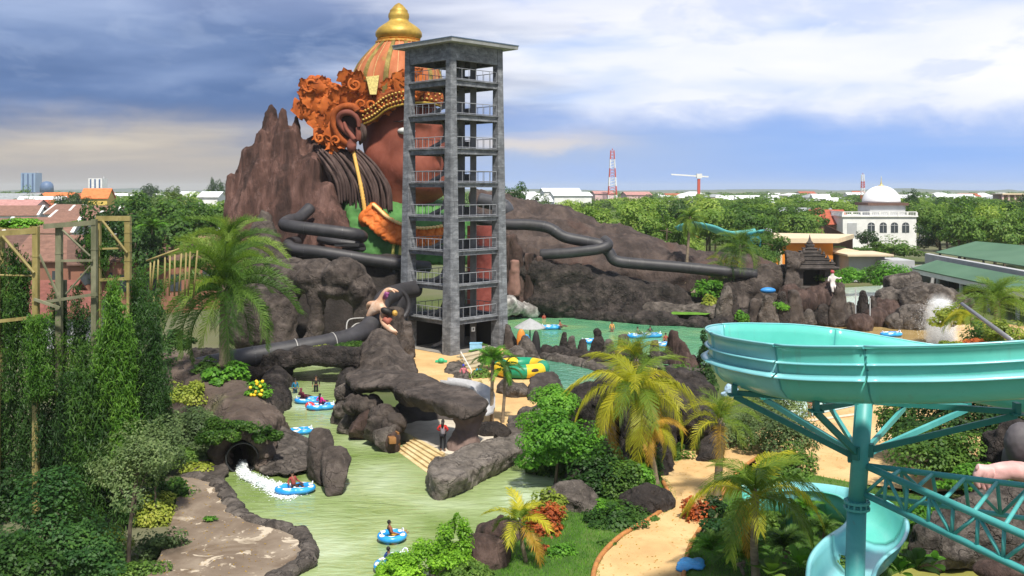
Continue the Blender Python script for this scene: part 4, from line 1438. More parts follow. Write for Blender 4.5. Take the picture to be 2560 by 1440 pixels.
tag(put('stream_foam', quads_mesh('stream_foam', leaf_arrays(C, N, .042, rgs, .7)), FOAM), 'white foaming stream running out of the tunnel mouth', 'foam', None, 'stuff')

# rim of the lower pool, deck edge
rim = resample(PX([(470, 1195), (548, 1208), (566, 1248), (595, 1288), (640, 1310), (700, 1322), (748, 1340), (772, 1372), (762, 1405), (700, 1445), (640, 1490)], .15), .34)
rock('rock_kerb', blobs_line(rim, .42, .07, .75), .10, .11, 1.3, ROCKG, seed=7.7, smooth=3, fine=(.03, 3.5), label='rounded grey brown rock rim curving round the deck and the pool', cat='pool rim')
# two-humped rock foot in the pool
rock('humped_rock', [Hs([(768, 1190, 51.3), (766, 1130, 51.5), (770, 1080, 51.6), (790, 1068, 51.7), (820, 1070, 51.7), (832, 1095, 51.5), (836, 1150, 51), (830, 1210, 50), (800, 1215, 50), (775, 1190, 53), (785, 1075, 53.2), (825, 1080, 53), (835, 1180, 52.5)]),
                   Hs([(800, 1150, 50), (805, 1125, 50), (830, 1113, 50.2), (865, 1120, 50), (878, 1145, 49.8), (870, 1185, 49), (858, 1238, 48.6), (815, 1243, 48.4), (808, 1200, 49.2), (835, 1120, 51.3), (870, 1150, 51.2), (850, 1240, 50)])],
     .10, .13, .8, ROCKS, seed=3.9, smooth=2, fine=(.03, 3), label='two humped smooth brown rock standing in the middle of the pool')

# --- shelter rock: roof slab, block wall, pillar, steps
shelter = empty('rock_shelter', G(1030, 1080), 'large flat roofed rock shelter on a waisted pillar in the green pool', 'rock shelter')
RT = lambda x, y, z=2.9: G(x, y, z + .4)
RU = lambda x, y, z: G(x, y, z + .35)
roofh = [('h', [RT(862, 936, 2.7), RT(905, 922, 3.0), RT(955, 922, 3.2), RT(1000, 925, 3.2), RT(1060, 935, 3.1), RT(1000, 965, 3.1), RT(880, 970, 2.5), RU(862, 945, 1.9), RU(900, 985, 1.8), RU(1060, 950, 1.9)]),
         ('h', [RT(960, 925, 3.2), RT(1045, 932, 3.2), RT(1110, 955, 3.1), RT(1130, 1000, 2.9), RT(1050, 995, 2.9), RT(990, 975, 2.9), RU(985, 1000, 2.0), RU(1050, 1030, 2.0), RU(1130, 1035, 2.1), RU(1100, 965, 2.2)]),
         ('h', [RT(1090, 950, 3.1), RT(1150, 965, 3.0), RT(1200, 985, 2.95), RT(1222, 1003, 2.7), RT(1208, 1022, 2.6), RT(1150, 1015, 2.8), RT(1080, 1000, 2.9), RU(1085, 1035, 2.1), RU(1150, 1050, 2.15), RU(1205, 1040, 2.2), RU(1222, 1015, 2.3)])]
rock('roof_slab', roofh, .12, .20, .6, ROCKS, parent=shelter, seed=8.2, smooth=3, fine=(.05, 1.8, 'ridge'))
rock('pillar', [('t', [P(1158, 1135, 55.6), P(1160, 1112, 55.7), P(1166, 1075, 55.8), P(1172, 1020, 56)], [1.0, .95, .62, 1.05], 14), ('e', P(1145, 1128, 55.2), (.6, .5, .5)), ('e', P(1178, 1125, 55.2), (.5, .5, .5))], .1, .16, .9, nmat('rock_pinkish', [(.10, .072, .062), (.17, .118, .10), (.25, .18, .155)], .7, .88, .5, 4, .08), parent=shelter, smooth=2, seed=2)
wr = random.Random(4)
blk = [((852, 1050, .2), (870, 990, 1.5), .75), ((872, 1070, .3), (895, 1010, 1.6), .8), ((900, 1088, .3), (915, 1030, 1.6), .8), ((930, 1100, .3), (940, 1050, 1.5), .75), ((957, 1113, .3), (965, 1070, 1.2), .7), ((975, 1118, .2), (980, 1090, .9), .5)]
for i, (a, b, r_) in enumerate(blk):
    A, B = G(*a), G(*b)
    pts = []
    for q in (A, A.lerp(B, .5), B):
        for j in range(7):
            an = wr.uniform(0, 6.28)
            pts.append(q + Vector((r_ * math.cos(an), r_ * .9 * math.sin(an), wr.uniform(-.5, .45))))
    rock('wall_block', [('h', pts)], .09, .10, 1.0, [ROCKS, ROCKG, ROCKB][i % 3] if i else ROCKG, parent=shelter, smooth=2, seed=i)
for i, (x, y, z, r_) in enumerate(((868, 985, 1.7, .85), (890, 1010, 1.9, .8), (925, 1015, 1.8, .9), (860, 1025, .9, .7), (960, 1040, 1.6, .9), (985, 1060, 1.3, .8))):
    rock('wall_block', [('e', G(x, y, z), (r_, r_ * .9, r_ * .75), Matrix.Rotation(i, 3, 'Z'))], .09, .16, .9, [ROCKG, ROCKS, ROCKS][i % 3], 'cell', parent=shelter, smooth=2, seed=i + 3)
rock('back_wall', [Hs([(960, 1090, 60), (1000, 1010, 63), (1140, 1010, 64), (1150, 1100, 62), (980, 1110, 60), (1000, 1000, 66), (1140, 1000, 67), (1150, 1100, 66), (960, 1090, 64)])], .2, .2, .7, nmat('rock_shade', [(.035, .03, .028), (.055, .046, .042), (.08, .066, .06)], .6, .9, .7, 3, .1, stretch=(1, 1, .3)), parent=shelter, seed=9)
STEPM = nmat('step_sand', [(.42, .30, .14), (.56, .43, .22), (.66, .55, .33)], 1.0, .85, .2, 6, .02, spots=[(1.6, .55, .7, (.36, .22, .07), .6)])
A0, A1, B0, B1 = G(1040, 1093, .55), G(1112, 1132, .55), G(972, 1140, -.28), G(1064, 1214, -.28)
steps = empty('pool_steps', B0, 'sand coloured steps leading down from the rock shelter into the water', 'steps')
for i in range(8):
    t0_, t1_ = i / 8, (i + 1) / 8
    a, b, c, d_ = A0.lerp(B0, t0_), A1.lerp(B1, t0_), A1.lerp(B1, t1_), A0.lerp(B0, t1_)
    z = .55 - .105 * i
    MB().hexa([Vector((p.x, p.y, z - .4)) for p in (a, d_, c, b)] + [Vector((p.x, p.y, z)) for p in (a, d_, c, b)]).build('step', STEPM, steps)
sheet('shelter_floor', PX([(1000, 1075), (1040, 1093), (1112, 1132), (1140, 1140), (1230, 1110), (1240, 1060), (1010, 1040)], .55), .545, nmat('floor_pale', [(.40, .35, .27), (.52, .46, .37), (.60, .54, .44)], .8, .8, .1), thick=.6)
rk = nmat('crate_brown', [(.12, .05, .015), (.22, .10, .03), (.32, .16, .06)], 2, .8, .3, 9, .02)
MB().box(G(985, 1108, .35), (.55, .6, .5), .5).box(G(980, 1100, .8), (.4, .5, .35), .3).box(G(992, 1095, .75), (.12, .5, .75), .5).build('timber_crate', rk, label='small brown timber crates against the end of the block wall', cat='crate', bevel=.02)

# right bank of the steps
rbk = [('h', [G(1070, 1165, 1.25), G(1085, 1150, 1.3), G(1120, 1140, 1.2), G(1160, 1150, 1.15), G(1170, 1190, 1.0), G(1120, 1200, 1.05), G(1066, 1240, -.3), G(1064, 1205, -.2), G(1095, 1266, -.3), G(1185, 1225, -.3), G(1160, 1150, -.3), G(1080, 1190, 1.2)]),
       ('h', [G(1120, 1140, 1.1), G(1180, 1110, 1.15), G(1250, 1092, 1.1), G(1312, 1090, .9), G(1300, 1125, .85), G(1230, 1155, .95), G(1165, 1180, .95), G(1170, 1235, -.3), G(1240, 1200, -.3), G(1318, 1150, -.3), G(1320, 1110, -.3), G(1150, 1140, -.3)])]
rock('bank_rock', rbk, .13, .22, .7, nmat('rock_pale', [(.07, .059, .05), (.16, .138, .118), (.27, .235, .205)], .9, .9, 1.0, 3.6, .25, spots=[(3.4, .55, .72, (.33, .29, .255), .5), (.9, .54, .68, (.05, .04, .034), .75)], crack=.8), seed=4.4, smooth=2, fine=(.06, 2.2, 'cell'), label='pale grey wedge shaped rock bank right of the sand coloured steps')
rock('boulder', [('e', G(1232, 1085, .5), (1.15, .9, .75)), ('e', G(1205, 1080, .5), (.6, .7, .55))], .12, .2, .7, ROCK, label='dark round boulder resting behind the pale grey bank')
rock('boulder', [Hs([(1262, 1110, 57), (1265, 1045, 61), (1300, 1020, 63), (1345, 1010, 64), (1360, 1050, 62), (1330, 1090, 59), (1290, 1100, 58), (1350, 1060, 66)])], .16, .25, .7, ROCKG, label='sloping grey boulder beside the golden plaza and the leafy tree')
rock('boulder', [Hs([(1316, 985, 71), (1330, 940, 73), (1380, 928, 74), (1400, 945, 74), (1412, 1000, 70), (1360, 1012, 69), (1318, 1000, 70), (1340, 945, 76), (1405, 1000, 74)])], .13, .16, 1.1, nmat('basalt', [(.028, .023, .021), (.05, .042, .038), (.085, .07, .062)], 1.5, .9, 1.0, 6, .1), 'cell', seed=6, smooth=1, fine=(.08, 3.5, 'cell'), label='squat block of pitted black basalt beside the canal')
rock('boulder', [('e', G(1292, 980, .4), (.9, .8, .75)), ('e', G(1265, 975, .3), (.7, .6, .8))], .12, .2, .8, ROCKG, label='grey boulder between the yellow raft and the black basalt block')
rock('boulder', [Hs([(1105, 925, 82), (1125, 905, 83), (1150, 905, 83), (1170, 930, 82), (1190, 975, 74), (1165, 985, 74), (1110, 960, 78), (1150, 905, 85)])], .15, .25, .8, ROCKG, label='split grey rock where the small grey chute starts')
for i, (x, y, r_, m_, lb) in enumerate(((1195, 1400, 1.15, ROCKB, 'brown boulder at the edge of the lawn behind the clipped shrub'), (1255, 1335, .95, ROCKB, 'flat brown rock half under the small yellow palm'), (1430, 1258, 1.25, ROCKG, 'pale mound shaped rock between lawn and pool'),
                                      (1625, 1262, 1.15, ROCK, 'dark boulder at the bend of the golden path'), (1480, 1210, 1.1, ROCK, 'dark rock behind the leafy shrubs by the pool'))):
    rock('boulder', [('e', G(x, y, .3), (r_ * 1.1, r_ * .9, r_ * .8), Matrix.Rotation(i * 1.3, 3, 'Z')), ('e', G(x, y, .2) + Vector((-.5 * r_, .2, 0)), (r_ * .7, r_ * .7, r_ * .55))], .11, .25, .8, m_, seed=i * 1.7 + .4, label=lb)

# cave under the coconut palms
cv = [('e', P(1470, 1010, 60), (1.7, 1.5, 1.3)), ('e', P(1540, 1000, 59), (1.8, 1.8, 1.5)), ('e', P(1610, 1010, 58), (1.9, 2, 1.5)), ('e', P(1690, 1010, 58), (1.8, 2, 1.3)), ('e', P(1740, 1040, 57), (1.4, 1.8, 1.2)), ('e', P(1680, 965, 62), (2.2, 1.8, 1.1)), ('e', P(1740, 985, 61), (1.3, 1.5, .9)),
      ('t', [P(1650, 1040, 57), P(1648, 1120, 55), P(1640, 1215, 51.5)], [1.3, .85, .95], 12), ('t', [P(1600, 1040, 57), P(1590, 1120, 56), P(1585, 1190, 54)], [1.2, .9, 1.1], 12), ('t', [P(1765, 1050, 57), P(1778, 1110, 56), P(1775, 1170, 54)], [1.0, .7, .8], 12),
      ('t', [P(1520, 1030, 59), P(1500, 1100, 58), P(1490, 1160, 57)], [1.2, 1.1, 1.3], 12), ('t', [P(1440, 1020, 61), P(1430, 1080, 60)], [1.3, 1.5], 12)]
rock('palm_cave', cv, .16, .28, .7, ROCK, seed=2.4, smooth=2, fine=(.08, 1.8), label='dark rock cave with an arched opening below the yellow coconut palm', cat='rock cave')
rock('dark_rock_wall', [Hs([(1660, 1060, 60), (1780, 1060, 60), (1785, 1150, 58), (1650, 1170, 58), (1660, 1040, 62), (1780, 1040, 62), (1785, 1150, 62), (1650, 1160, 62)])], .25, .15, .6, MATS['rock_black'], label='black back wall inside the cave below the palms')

# --- spikes along the lagoon
row = [(1408, 828, 12), (1432, 842, 13), (1455, 845, 14), (1497, 820, 20), (1522, 848, 20), (1562, 832, 22), (1590, 850, 16), (1640, 850, 16)]
for i, (x, yt, hw) in enumerate(row):
    yb = 880 + i * 4
    rock('rock_spike', [cone(x, yt, yb + 8, dist(yb), hw * 1.25, (-1) ** i * 3, depth=.6, tipw=.42)], .12, .22, 1.1, [ROCK, ROCKG, ROCKS][i % 3], 'rock', zs=.6, seed=i * .9, smooth=2,
         label=['narrow brown rock spike, leftmost by the grey parasol', 'second rock spike from the grey parasol', 'third slim rock spike left of the tall rounded one', 'tall rounded rock spike at the middle of the lagoon edge', 'shorter pointed spike leaning on the tall rounded one',
                'broad rock spike behind the bushy palm top', 'blunt rock spike right of the bushy palm top', 'low rock spike left of the big slanted rock'][i], group='rock spikes along the lagoon')
rock('slanted_rock', [cone(1690, 822, 930, 86, 38, -2, depth=1.3, tipw=.3), cone(1712, 850, 950, 85, 32, -6, depth=1.5), cone(1730, 880, 980, 84, 30, -14, depth=1.6), ('e', P(1712, 915, 85), (1.4, 1.6, 1.0))], .16, .35, .9, ROCKB, 'ridge', zs=.5, seed=5, label='big slanted grey brown rock fin at the lagoon edge')
rock('lagoon_wall', blobs_line(resample([G(1290, 890), G(1360, 895), G(1430, 908), G(1500, 922), G(1545, 935), G(1600, 925), G(1680, 930), G(1740, 935)], .95), .7, .15, .75), .14, .16, .9, ROCKG, seed=3.7, smooth=3, label='rounded grey rock wall between lagoon and canal', cat='rock wall')
rock('lagoon_wall', blobs_line(resample([G(1370, 885), G(1440, 893), G(1540, 900), G(1660, 905)], 1.2), .8, .3, .9), .16, .25, .8, ROCK, seed=3.1, smooth=2, label='heap of dark rubble at the feet of the rock spikes', cat='rock wall')
rock('parasol_rock', [cone(1318, 838, 905, 88, 40, -4, depth=1.2, tipw=.25), ('e', G(1290, 895, .5), (1.2, 1.0, 1.0))], .16, .25, .8, ROCKG, label='grey mound below the grey parasol at the lagoon')
rock('leaning_slab', [Hs([(1258, 880, 92), (1262, 810, 93), (1275, 815, 93), (1292, 850, 92), (1300, 890, 91), (1270, 810, 95), (1295, 880, 94)])], .14, .15, .7, ROCKS, label='dark rounded slab leaning at the foot of the right tower column')

# --- rocks round the temple pools on the right
def spikes(lst, labels, group, m=None):
    for i, (x, yt, yb, hw, tw) in enumerate(lst):
        rock('standing_rock', [cone(x, yt, yb, dist(yb) - .5, hw * 1.12, (-1) ** i * 2, depth=1.3, tipw=tw)], .2, .34, .75, m or [ROCKG, ROCK, ROCKS][i % 3], 'ridge', zs=.45, seed=i * 1.3 + x * .01, smooth=2, label=labels[i], group=group)


spikes([(1815, 712, 812, 32, .22), (1838, 735, 812, 24, .25), (1885, 745, 808, 24, .4), (1922, 735, 812, 28, .35), (1955, 728, 812, 20, .3), (1985, 722, 812, 26, .4), (2020, 772, 812, 24, .4), (2060, 760, 812, 24, .4), (2098, 702, 815, 30, .22), (2125, 750, 815, 26, .4), (2156, 724, 806, 17, .3), (2182, 738, 806, 13, .3)],
       ['tall brown standing rock left of the temple with bushes at its foot', 'shorter rock leaning on the tall brown rock beside the lagoon', 'squat standing rock in front of the small cave', 'flat topped standing rock left of a bush', 'narrow standing rock below the temple wall',
        'reddish upright rock just below the temple steps', 'low rock with the red shirted visitor behind', 'dark rock below the white seated sculpture', 'tallest tapering rock below the white seated sculpture', 'low shoulder rock of the tallest tapering rock', 'dark egg shaped standing rock before the temple pool', 'small pointed rock right of the egg shaped rock'],
       'standing rocks round the temple pool')
rock('rock_wall', blobs_line(resample([G(1860, 800) + Vector((0, 0, .5)), G(2000, 802) + Vector((0, 0, .6)), G(2140, 806) + Vector((0, 0, .5))], 1.6), 1.0, .3, .9), .24, .35, .7, ROCK, label='brown rubble wall joining the standing rocks', cat='rock wall')
for i, (x, y, r_, m_, lb) in enumerate(((2215, 785, 2.2, ROCKB, 'rounded brown boulder right of the temple pool'), (2190, 800, 1.6, ROCKB, 'brown boulder at the rim of the golden splash pool'), (2245, 808, 1.4, ROCKG, 'small pale boulder at the rim of the splash pool'), (2150, 812, 1.5, ROCKB, 'low brown boulder beside the splash pool rim'),
                                      (2290, 800, 2.3, ROCKG, 'large pale boulder behind the splash pool spray'), (2325, 780, 2.0, ROCKG, 'pale boulder left of the white spray'))):
    rock('boulder', [('e', G(x, y, r_ * .4), (r_, r_ * .9, r_ * .8))], .2, .4, .6, m_, 'rock', seed=i * 2.1, label=lb)
sl = [('t', [P(2215, 720, 116), P(2260, 715, 116), P(2300, 705, 116)], [1.3, 1.5, 1.4], 12), ('t', [P(2245, 760, 112), P(2300, 745, 112), P(2360, 750, 112), P(2425, 765, 113)], [1.5, 1.9, 1.6, .9], 12), ('e', P(2220, 760, 113), (1.6, 1.5, 2.0)), ('e', P(2265, 790, 112), (1.4, 1.5, 2.0)), ('e', P(2350, 790, 113), (2.6, 1.6, 1.6))]
rock('rock_slab', sl, .22, .35, .6, ROCKG, seed=7.1, smooth=2, label='long reclining grey rock slabs stacked beside the green roofed hall')
rock('cave_mouth', [('e', P(1880, 720, 118), (2.6, 2, 2.0)), ('e', P(1930, 705, 119), (3.0, 2, 2.2)), ('e', P(1830, 730, 118), (2.2, 2, 1.8)), ('t', [P(1850, 740, 117), P(1850, 780, 116)], [1.1, 1.2]), ('t', [P(1920, 740, 117), P(1925, 780, 116)], [1.3, 1.4])], .25, .4, .6, ROCKS, label='rounded brown rock with a small cave mouth left of the temple')
rock('lower_right_rock', [('e', P(2440, 1330, 40), (1.9, 1.4, 1.6)), ('e', P(2360, 1355, 39.5), (1.2, 1, 1.0)), ('e', P(2330, 1380, 39.5), (.9, .8, .7)), ('e', P(2530, 1330, 41), (1.8, 1.5, 1.9))], .13, .25, .7, ROCKG, seed=4, label='big brown boulders on the pond bank under the turquoise truss')
rock('dark_cliff', [('e', P(2540, 1180, 48), (1.6, 1.4, 2.6)), ('e', P(2600, 1240, 47), (2.2, 1.4, 2.4)), ('e', P(2480, 1260, 46), (1.2, 1.2, 1.0))], .16, .35, .6, ROCK, seed=5, label='dark rock cliff at the right edge behind the pink painted arm')
rock('boulder', [('e', P(2510, 1425, 37.5), (1.2, .7, .3))], .1, .12, .8, ROCKB, label='flat brown stone in the pond corner')
rock('boulder', [Hs([(1900, 1110, 60), (1950, 1095, 62), (1990, 1120, 60), (1960, 1140, 58), (1905, 1135, 58)])], .14, .2, .7, ROCKG, label='grey boulder between the casuarina bush and the golden plaza')

# ================================================================== SLIDES
RIBM = plain('slide_joint', (.05, .05, .055), .45)


def tube_slide(name, ctrl, r, label, joints, parent=None, n=8, m=None, band=None):
    pts = catmull(ctrl, n)
    root = empty(name, pts[0], label, 'water slide') if parent is None else parent
    MB().tube(pts, r, 18).build('chute', m or TUBE_BLACK, root, smooth=True)
    for t, wide in joints:
        i = min(len(pts) - 2, int(t * (len(pts) - 1)))
        a, b = pts[i], pts[i + 1]
        T = (b - a).normalized()
        MB().tube([a - T * wide, a + T * wide], r * 1.045, 18, cap=False).tube([a - T * wide * .99, a + T * wide * .99], r * 1.02, 18).build('joint', band or RIBM, root, smooth=False)
    return root


WIREM = plain('flange_pale', (.36, .35, .33), .5)
# left: upper bend, lower run into the tower
s1 = tube_slide('tube_slide', [P(775, 520, 104), P(748, 545, 102.5), P(722, 552, 101), P(712, 562, 99.5), P(745, 568, 98.6), P(800, 575, 98.2), P(850, 581, 98), P(893, 587, 98.6), P(905, 592, 101)], .63,
                'upper black tube slide bending out of the spired mountain', [(.22, .04), (.38, .04), (.56, .03), (.78, .03)])
s2 = tube_slide('tube_slide', [P(740, 605, 103), P(722, 610, 99.5), P(735, 622, 98.5), P(800, 630, 98), P(870, 641, 98), P(940, 652, 98.3), P(1010, 662, 99), P(1070, 668, 101)], .60,
                'lower black tube slide running level behind the left tower column', [(.2, .04), (.36, .03), (.6, .03), (.8, .03)])
s3 = tube_slide('tube_slide', [P(800, 598, 103), P(830, 604, 101.6), P(880, 610, 101.4), P(900, 614, 102), P(905, 620, 104)], .42, 'black tube slide half hidden between the upper and the lower one', [(.4, .03)])
for x, yt, d in ((735, 640, 98.3), (880, 655, 98), (985, 670, 98.6)):
    MB().beam(P(x, yt, d + .2), Vector((P(x, yt, d).x, d + .2, 2.5)), .28).build('support', RIBM, s2)
mch = MB()
mch.box(P(868, 612, 98.3), (2.4, .6, .3)).box(P(885, 622, 98.9), (2.3, .6, .25))
mch.build('walkway', plain('walkway_dark', (.02, .02, .022), .7), s1)
# right of the tower, on the ridge
tube_slide('tube_slide', [P(1180, 545, 121), P(1256, 560, 119.5), P(1320, 562, 119), P(1372, 570, 118.5), P(1410, 592, 118.2), P(1465, 604, 118), P(1500, 612, 117.6), P(1522, 630, 117.4), P(1540, 652, 117.2), P(1600, 660, 117), P(1700, 668, 116.8), P(1800, 678, 116.8), P(1890, 686, 117)], .66,
           'long black tube slide stepping down the ridge right of the tower', [(.235, .05), (.29, .14), (.43, .05), (.53, .04), (.64, .05), (.72, .03), (.86, .03)])
tube_slide('tube_slide', [P(1352, 636, 117.6), P(1400, 634, 117), P(1460, 628, 116.6), P(1500, 622, 116.6), P(1520, 612, 117.2), P(1510, 600, 118.2)], .62, 'short black tube slide looping back below the long one', [(.45, .03), (.75, .04)])
tube_slide('tube_slide', [P(1200, 500, 124), P(1256, 514, 123), P(1268, 530, 123)], .9, 'grey tube stub poking out beside the top of the ridge', [(.6, .04)], m=plain('slide_grey', (.06, .062, .07), .45))
# lower slide: out of the big ring, round and away to the left
low = [P(1040, 722, 93), P(1000, 730, 91), P(962, 745, 88.5), P(945, 778, 86), P(922, 818, 84), P(880, 843, 82), P(820, 858, 80.5), P(760, 869, 79.5), P(690, 881, 78.5), P(620, 893, 77.5), P(560, 905, 76.5), P(470, 925, 75.5)]
s4 = tube_slide('tube_slide', low, .78, 'fat black tube slide curving from the tower down over the rock bridge', [(.34, .05), (.52, .03), (.66, .03), (.80, .05)], n=10)
for t in (.52, .66):
    pp = catmull(low, 10)
    i = int(t * (len(pp) - 1)) + 1
    T = (pp[i + 1] - pp[i]).normalized()
    MB().tube([pp[i] - T * .03, pp[i] + T * .03], .835, 18, cap=False).tube([pp[i] - T * .028, pp[i] + T * .028], .81, 18).build('flange', WIREM, s4)
seam = [p + Vector((0, -.62, -.50)) for p in catmull(low, 10)[30:95]]
MB().tube(seam, .035, 5).build('seam', WIREM, s4)
mm = P(985, 762, 89.5)
MB().ring(mm, 1.45, .22, 24, 8, Vector((.5, -.8, .15)).to_track_quat('Z', 'Y').to_matrix()).tube([mm, mm + Vector((-.5, .8, -.1)) * .3], 1.4, 20).build('slide_mouth', TUBE_BLACK, s4, smooth=True)
for (x0, y0, x1, y1, x2, y2) in ((866, 830, 872, 800, 912, 795), (872, 826, 890, 810, 908, 808)):
    MB().tube(catmull([P(x0, y0, 83.5), P(x1, y1, 84), P(x2, y2, 85)], 8), .06, 6).build('hoop', WIREM, s4, smooth=True)

# --- turquoise open flume, its post, brackets and truss
TQ = nmat('flume_turquoise', [(.085, .45, .38), (.115, .52, .44), (.155, .58, .49)], .35, .28, .04, 3, .02, spec=.5, coat=.25, spots=[(1.3, .62, .72, (.07, .39, .33), .4)], streaks=[(4, .4, .58, .75, (.16, .33, .27), .35)])
TQL = nmat('flume_pale', [(.13, .44, .48), (.18, .51, .54), (.24, .58, .60)], .3, .28, .04, 3, .02, spec=.5, coat=.25, streaks=[(4, .4, .58, .75, (.20, .36, .32), .35)])
TQD = nmat('steel_turquoise', [(.045, .27, .26), (.065, .34, .33), (.10, .42, .40)], .8, .45, .1, 4, .02, spec=.45, spots=[(.7, .56, .70, (.16, .44, .42), .35), (2.5, .66, .74, (.13, .16, .11), .3)])
STEEL_D = plain('steel_green_dark', (.02, .17, .15), .5)


def flume(name, path, prof, m, parent=None, up=Vector((0, 0, 1)), bank=None, thick=.05):
    """sweep an open cross-section (side, height) along a path; closed into a shell of real thickness"""
    n, k = len(path), len(prof)
    nrm = []
    for i in range(k):
        a, b = Vector(prof[max(0, i - 1)]), Vector(prof[min(k - 1, i + 1)])
        t = (b - a).normalized()
        nrm.append(Vector((-t.y, t.x)))
    V, F = [], []
    for i in range(n):
        T = (path[min(n - 1, i + 1)] - path[max(0, i - 1)]).normalized()
        s_ = T.cross(up).normalized()
        u_ = s_.cross(T)
        if bank:
            q = Quaternion(T, bank[i] if isinstance(bank, (list, tuple)) else bank)
            s_, u_ = q @ s_, q @ u_
        for lay in (0, 1):
            for j in range(k):
                c = Vector(prof[j]) + nrm[j] * (thick * lay)
                V.append(path[i] + s_ * c.x + u_ * c.y)
    for i in range(n - 1):
        A, B = i * 2 * k, (i + 1) * 2 * k
        for j in range(k - 1):
            F.append((A + j, A + j + 1, B + j + 1, B + j))
            F.append((A + k + j, B + k + j, B + k + j + 1, A + k + j + 1))
        F.append((A, B, B + k, A + k))
        F.append((A + k - 1, A + 2 * k - 1, B + 2 * k - 1, B + k - 1))
    for A in (0, (n - 1) * 2 * k):
        for j in range(k - 1):
            F.append((A + j, A + k + j, A + k + j + 1, A + j + 1))
    return MB().add(V, F).build(name, m, parent, smooth=True)


FD = 26.0
tq = empty('open_slide', Vector((P(2150, 1440, FD).x, FD, 0)), 'huge turquoise open water slide sweeping round on its steel post', 'water slide')
# plan of the bowl-like bend: comes from the right edge at the front, turns round at the left, leaves to the right behind
fc = [(3300, 925, 25.0), (2960, 935, 24.0), (2720, 946, 23.4), (2558, 958, 23.2), (2388, 969, 23.4), (2186, 972, 24.0), (2021, 969, 25.0), (1920, 953, 26.3), (1862, 936, 27.6), (1846, 920, 29.2), (1870, 910, 30.8), (1950, 908, 31.7), (2041, 912, 32.1), (2159, 928, 32.3), (2296, 953, 32.3), (2379, 968, 32.1), (2550, 1001, 31.5), (2720, 1037, 30.5), (3000, 1100, 29.5)]
fpts = catmull([P(x, y, d) for x, y, d in fc], 7)
OUT = -1
if (fpts[28] - fpts[21]).cross(Vector((0, 0, 1))).y < 0: OUT = 1
TOPZ = 1.12
PRF = [(-.98, .40), (-.90, .44), (-.84, .36), (-.78, .10), (-.62, -.16), (-.28, -.27), (.24, -.27), (.54, -.16), (.73, .06), (.79, .28), (.80, .58), (.83, .88), (.86, TOPZ), (.94, TOPZ + .02)]
PRF = [(OUT * x, y) for x, y in PRF]
if OUT < 0: PRF = PRF[::-1]
segs = [(0, 35, TQ), (35, 43, TQ), (43, 56, TQL), (56, 70, TQL), (70, 88, TQ), (88, 104, TQ), (104, len(fpts) - 1, TQ)]
for a, b, m_ in segs:
    flume('flume_section', fpts[a:b + 1], PRF, m_, tq, thick=-.045)


def offs(i, sx, uz):
    T = (fpts[min(len(fpts) - 1, i + 1)] - fpts[max(0, i - 1)]).normalized()
    s_ = T.cross(Vector((0, 0, 1))).normalized()
    return fpts[i] + s_ * sx + s_.cross(T) * uz


for a, b, m_ in segs:
    flume('outer_flange', fpts[a:b + 1], [(OUT * .86, .42), (OUT * .97, .38), (OUT * 1.06, .33)][::OUT], TQL, tq, thick=.035)
    flume('outer_flange', fpts[a:b + 1], [(OUT * .86, .72), (OUT * .92, .71), (OUT * .96, .69)][::OUT], TQL, tq, thick=.03)
    MB().tube([offs(i, OUT * .93, TOPZ + .03) for i in range(a, b + 1)], .03, 6).build('lip_rail', TQL, tq, smooth=True)
for i in (35, 43, 56, 70, 88, 104):
    MB().tube([offs(i, x * 1.02, y - .02) for x, y in PRF], .032, 6).build('section_joint', TQD, tq)
    for q in range(5):
        c = offs(i, OUT * (.80 + .012 * q), .42 + .16 * q)
        if i in (35, 56): MB().tube([c, c + Vector((0, -.07, 0))], .022, 6).build('bolt', STEEL_D, tq)
# main post
pb = P(2150, 1180, FD)
post_top, post_z0 = P(2162, 990, FD).z, -.2
z_f = P(2150, 1262, FD).z
x_top, x_mid, x_bot = P(2161, 0, FD).x, P(2142, 0, FD).x, P(2130, 0, FD).x
post = MB()
post.tube([Vector((x_bot - .06, FD, post_z0)), Vector((x_mid, FD, z_f))], [.26, .245], 20)
post.tube([Vector((x_mid, FD, z_f)), Vector((x_top, FD, post_top))], [.225, .225], 20)
post.build('post', TQD, tq, smooth=True)
fl = MB()
for dz_ in (-.08, .08):
    fl.tube([Vector((x_mid, FD, z_f + dz_ - .03)), Vector((x_mid, FD, z_f + dz_ + .03))], .335, 20)
for k in range(12):
    a = k * math.pi / 6
    fl.box((x_mid + .29 * math.cos(a), FD + .29 * math.sin(a), z_f), (.045, .045, .26), a)
fl.build('post_flange', TQD, tq)
pb = Vector(((x_top + x_mid) / 2, FD, 0))
zb = P(2150, 1140, FD).z
arms = [((1836, 990), 26.7, 0, 0), ((2040, 1030), 24.4, 0, .12), ((2542, 1038), 24.4, 0, .18), ((1912, 998), 30.5, 1, 0), ((2072, 1012), 31.5, 1, 0), ((2262, 1018), 31.5, 1, 0), ((2420, 1022), 30, 1, 0)]
for (px, py), d, back, dzz in arms:
    e_ = P(px, py, d)
    s0 = Vector((pb.x, FD, zb + dzz))
    dr = (e_ - s0)
    dr.z = 0
    dr.normalize()
    st = s0 + dr * .22
    am = MB().beam(st, e_, .10, .15)
    am.build('bracket_arm', TQD if back else STEEL_D, tq)
    MB().beam(Vector((pb.x, FD, post_top - .12)) + dr * .2, e_ + Vector((0, 0, .08)), .10, .14).build('bracket_beam', TQD if back else STEEL_D, tq)
    MB().box(st, (.20, .18, .34), math.atan2(dr.y, dr.x)).build('bracket_plate', STEEL_D, tq)
    MB().box(e_ + Vector((0, 0, .16)), (.12, .22, .3)).box(e_ + Vector((0, 0, .03)), (.32, .32, .04)).build('saddle', STEEL_D, tq)
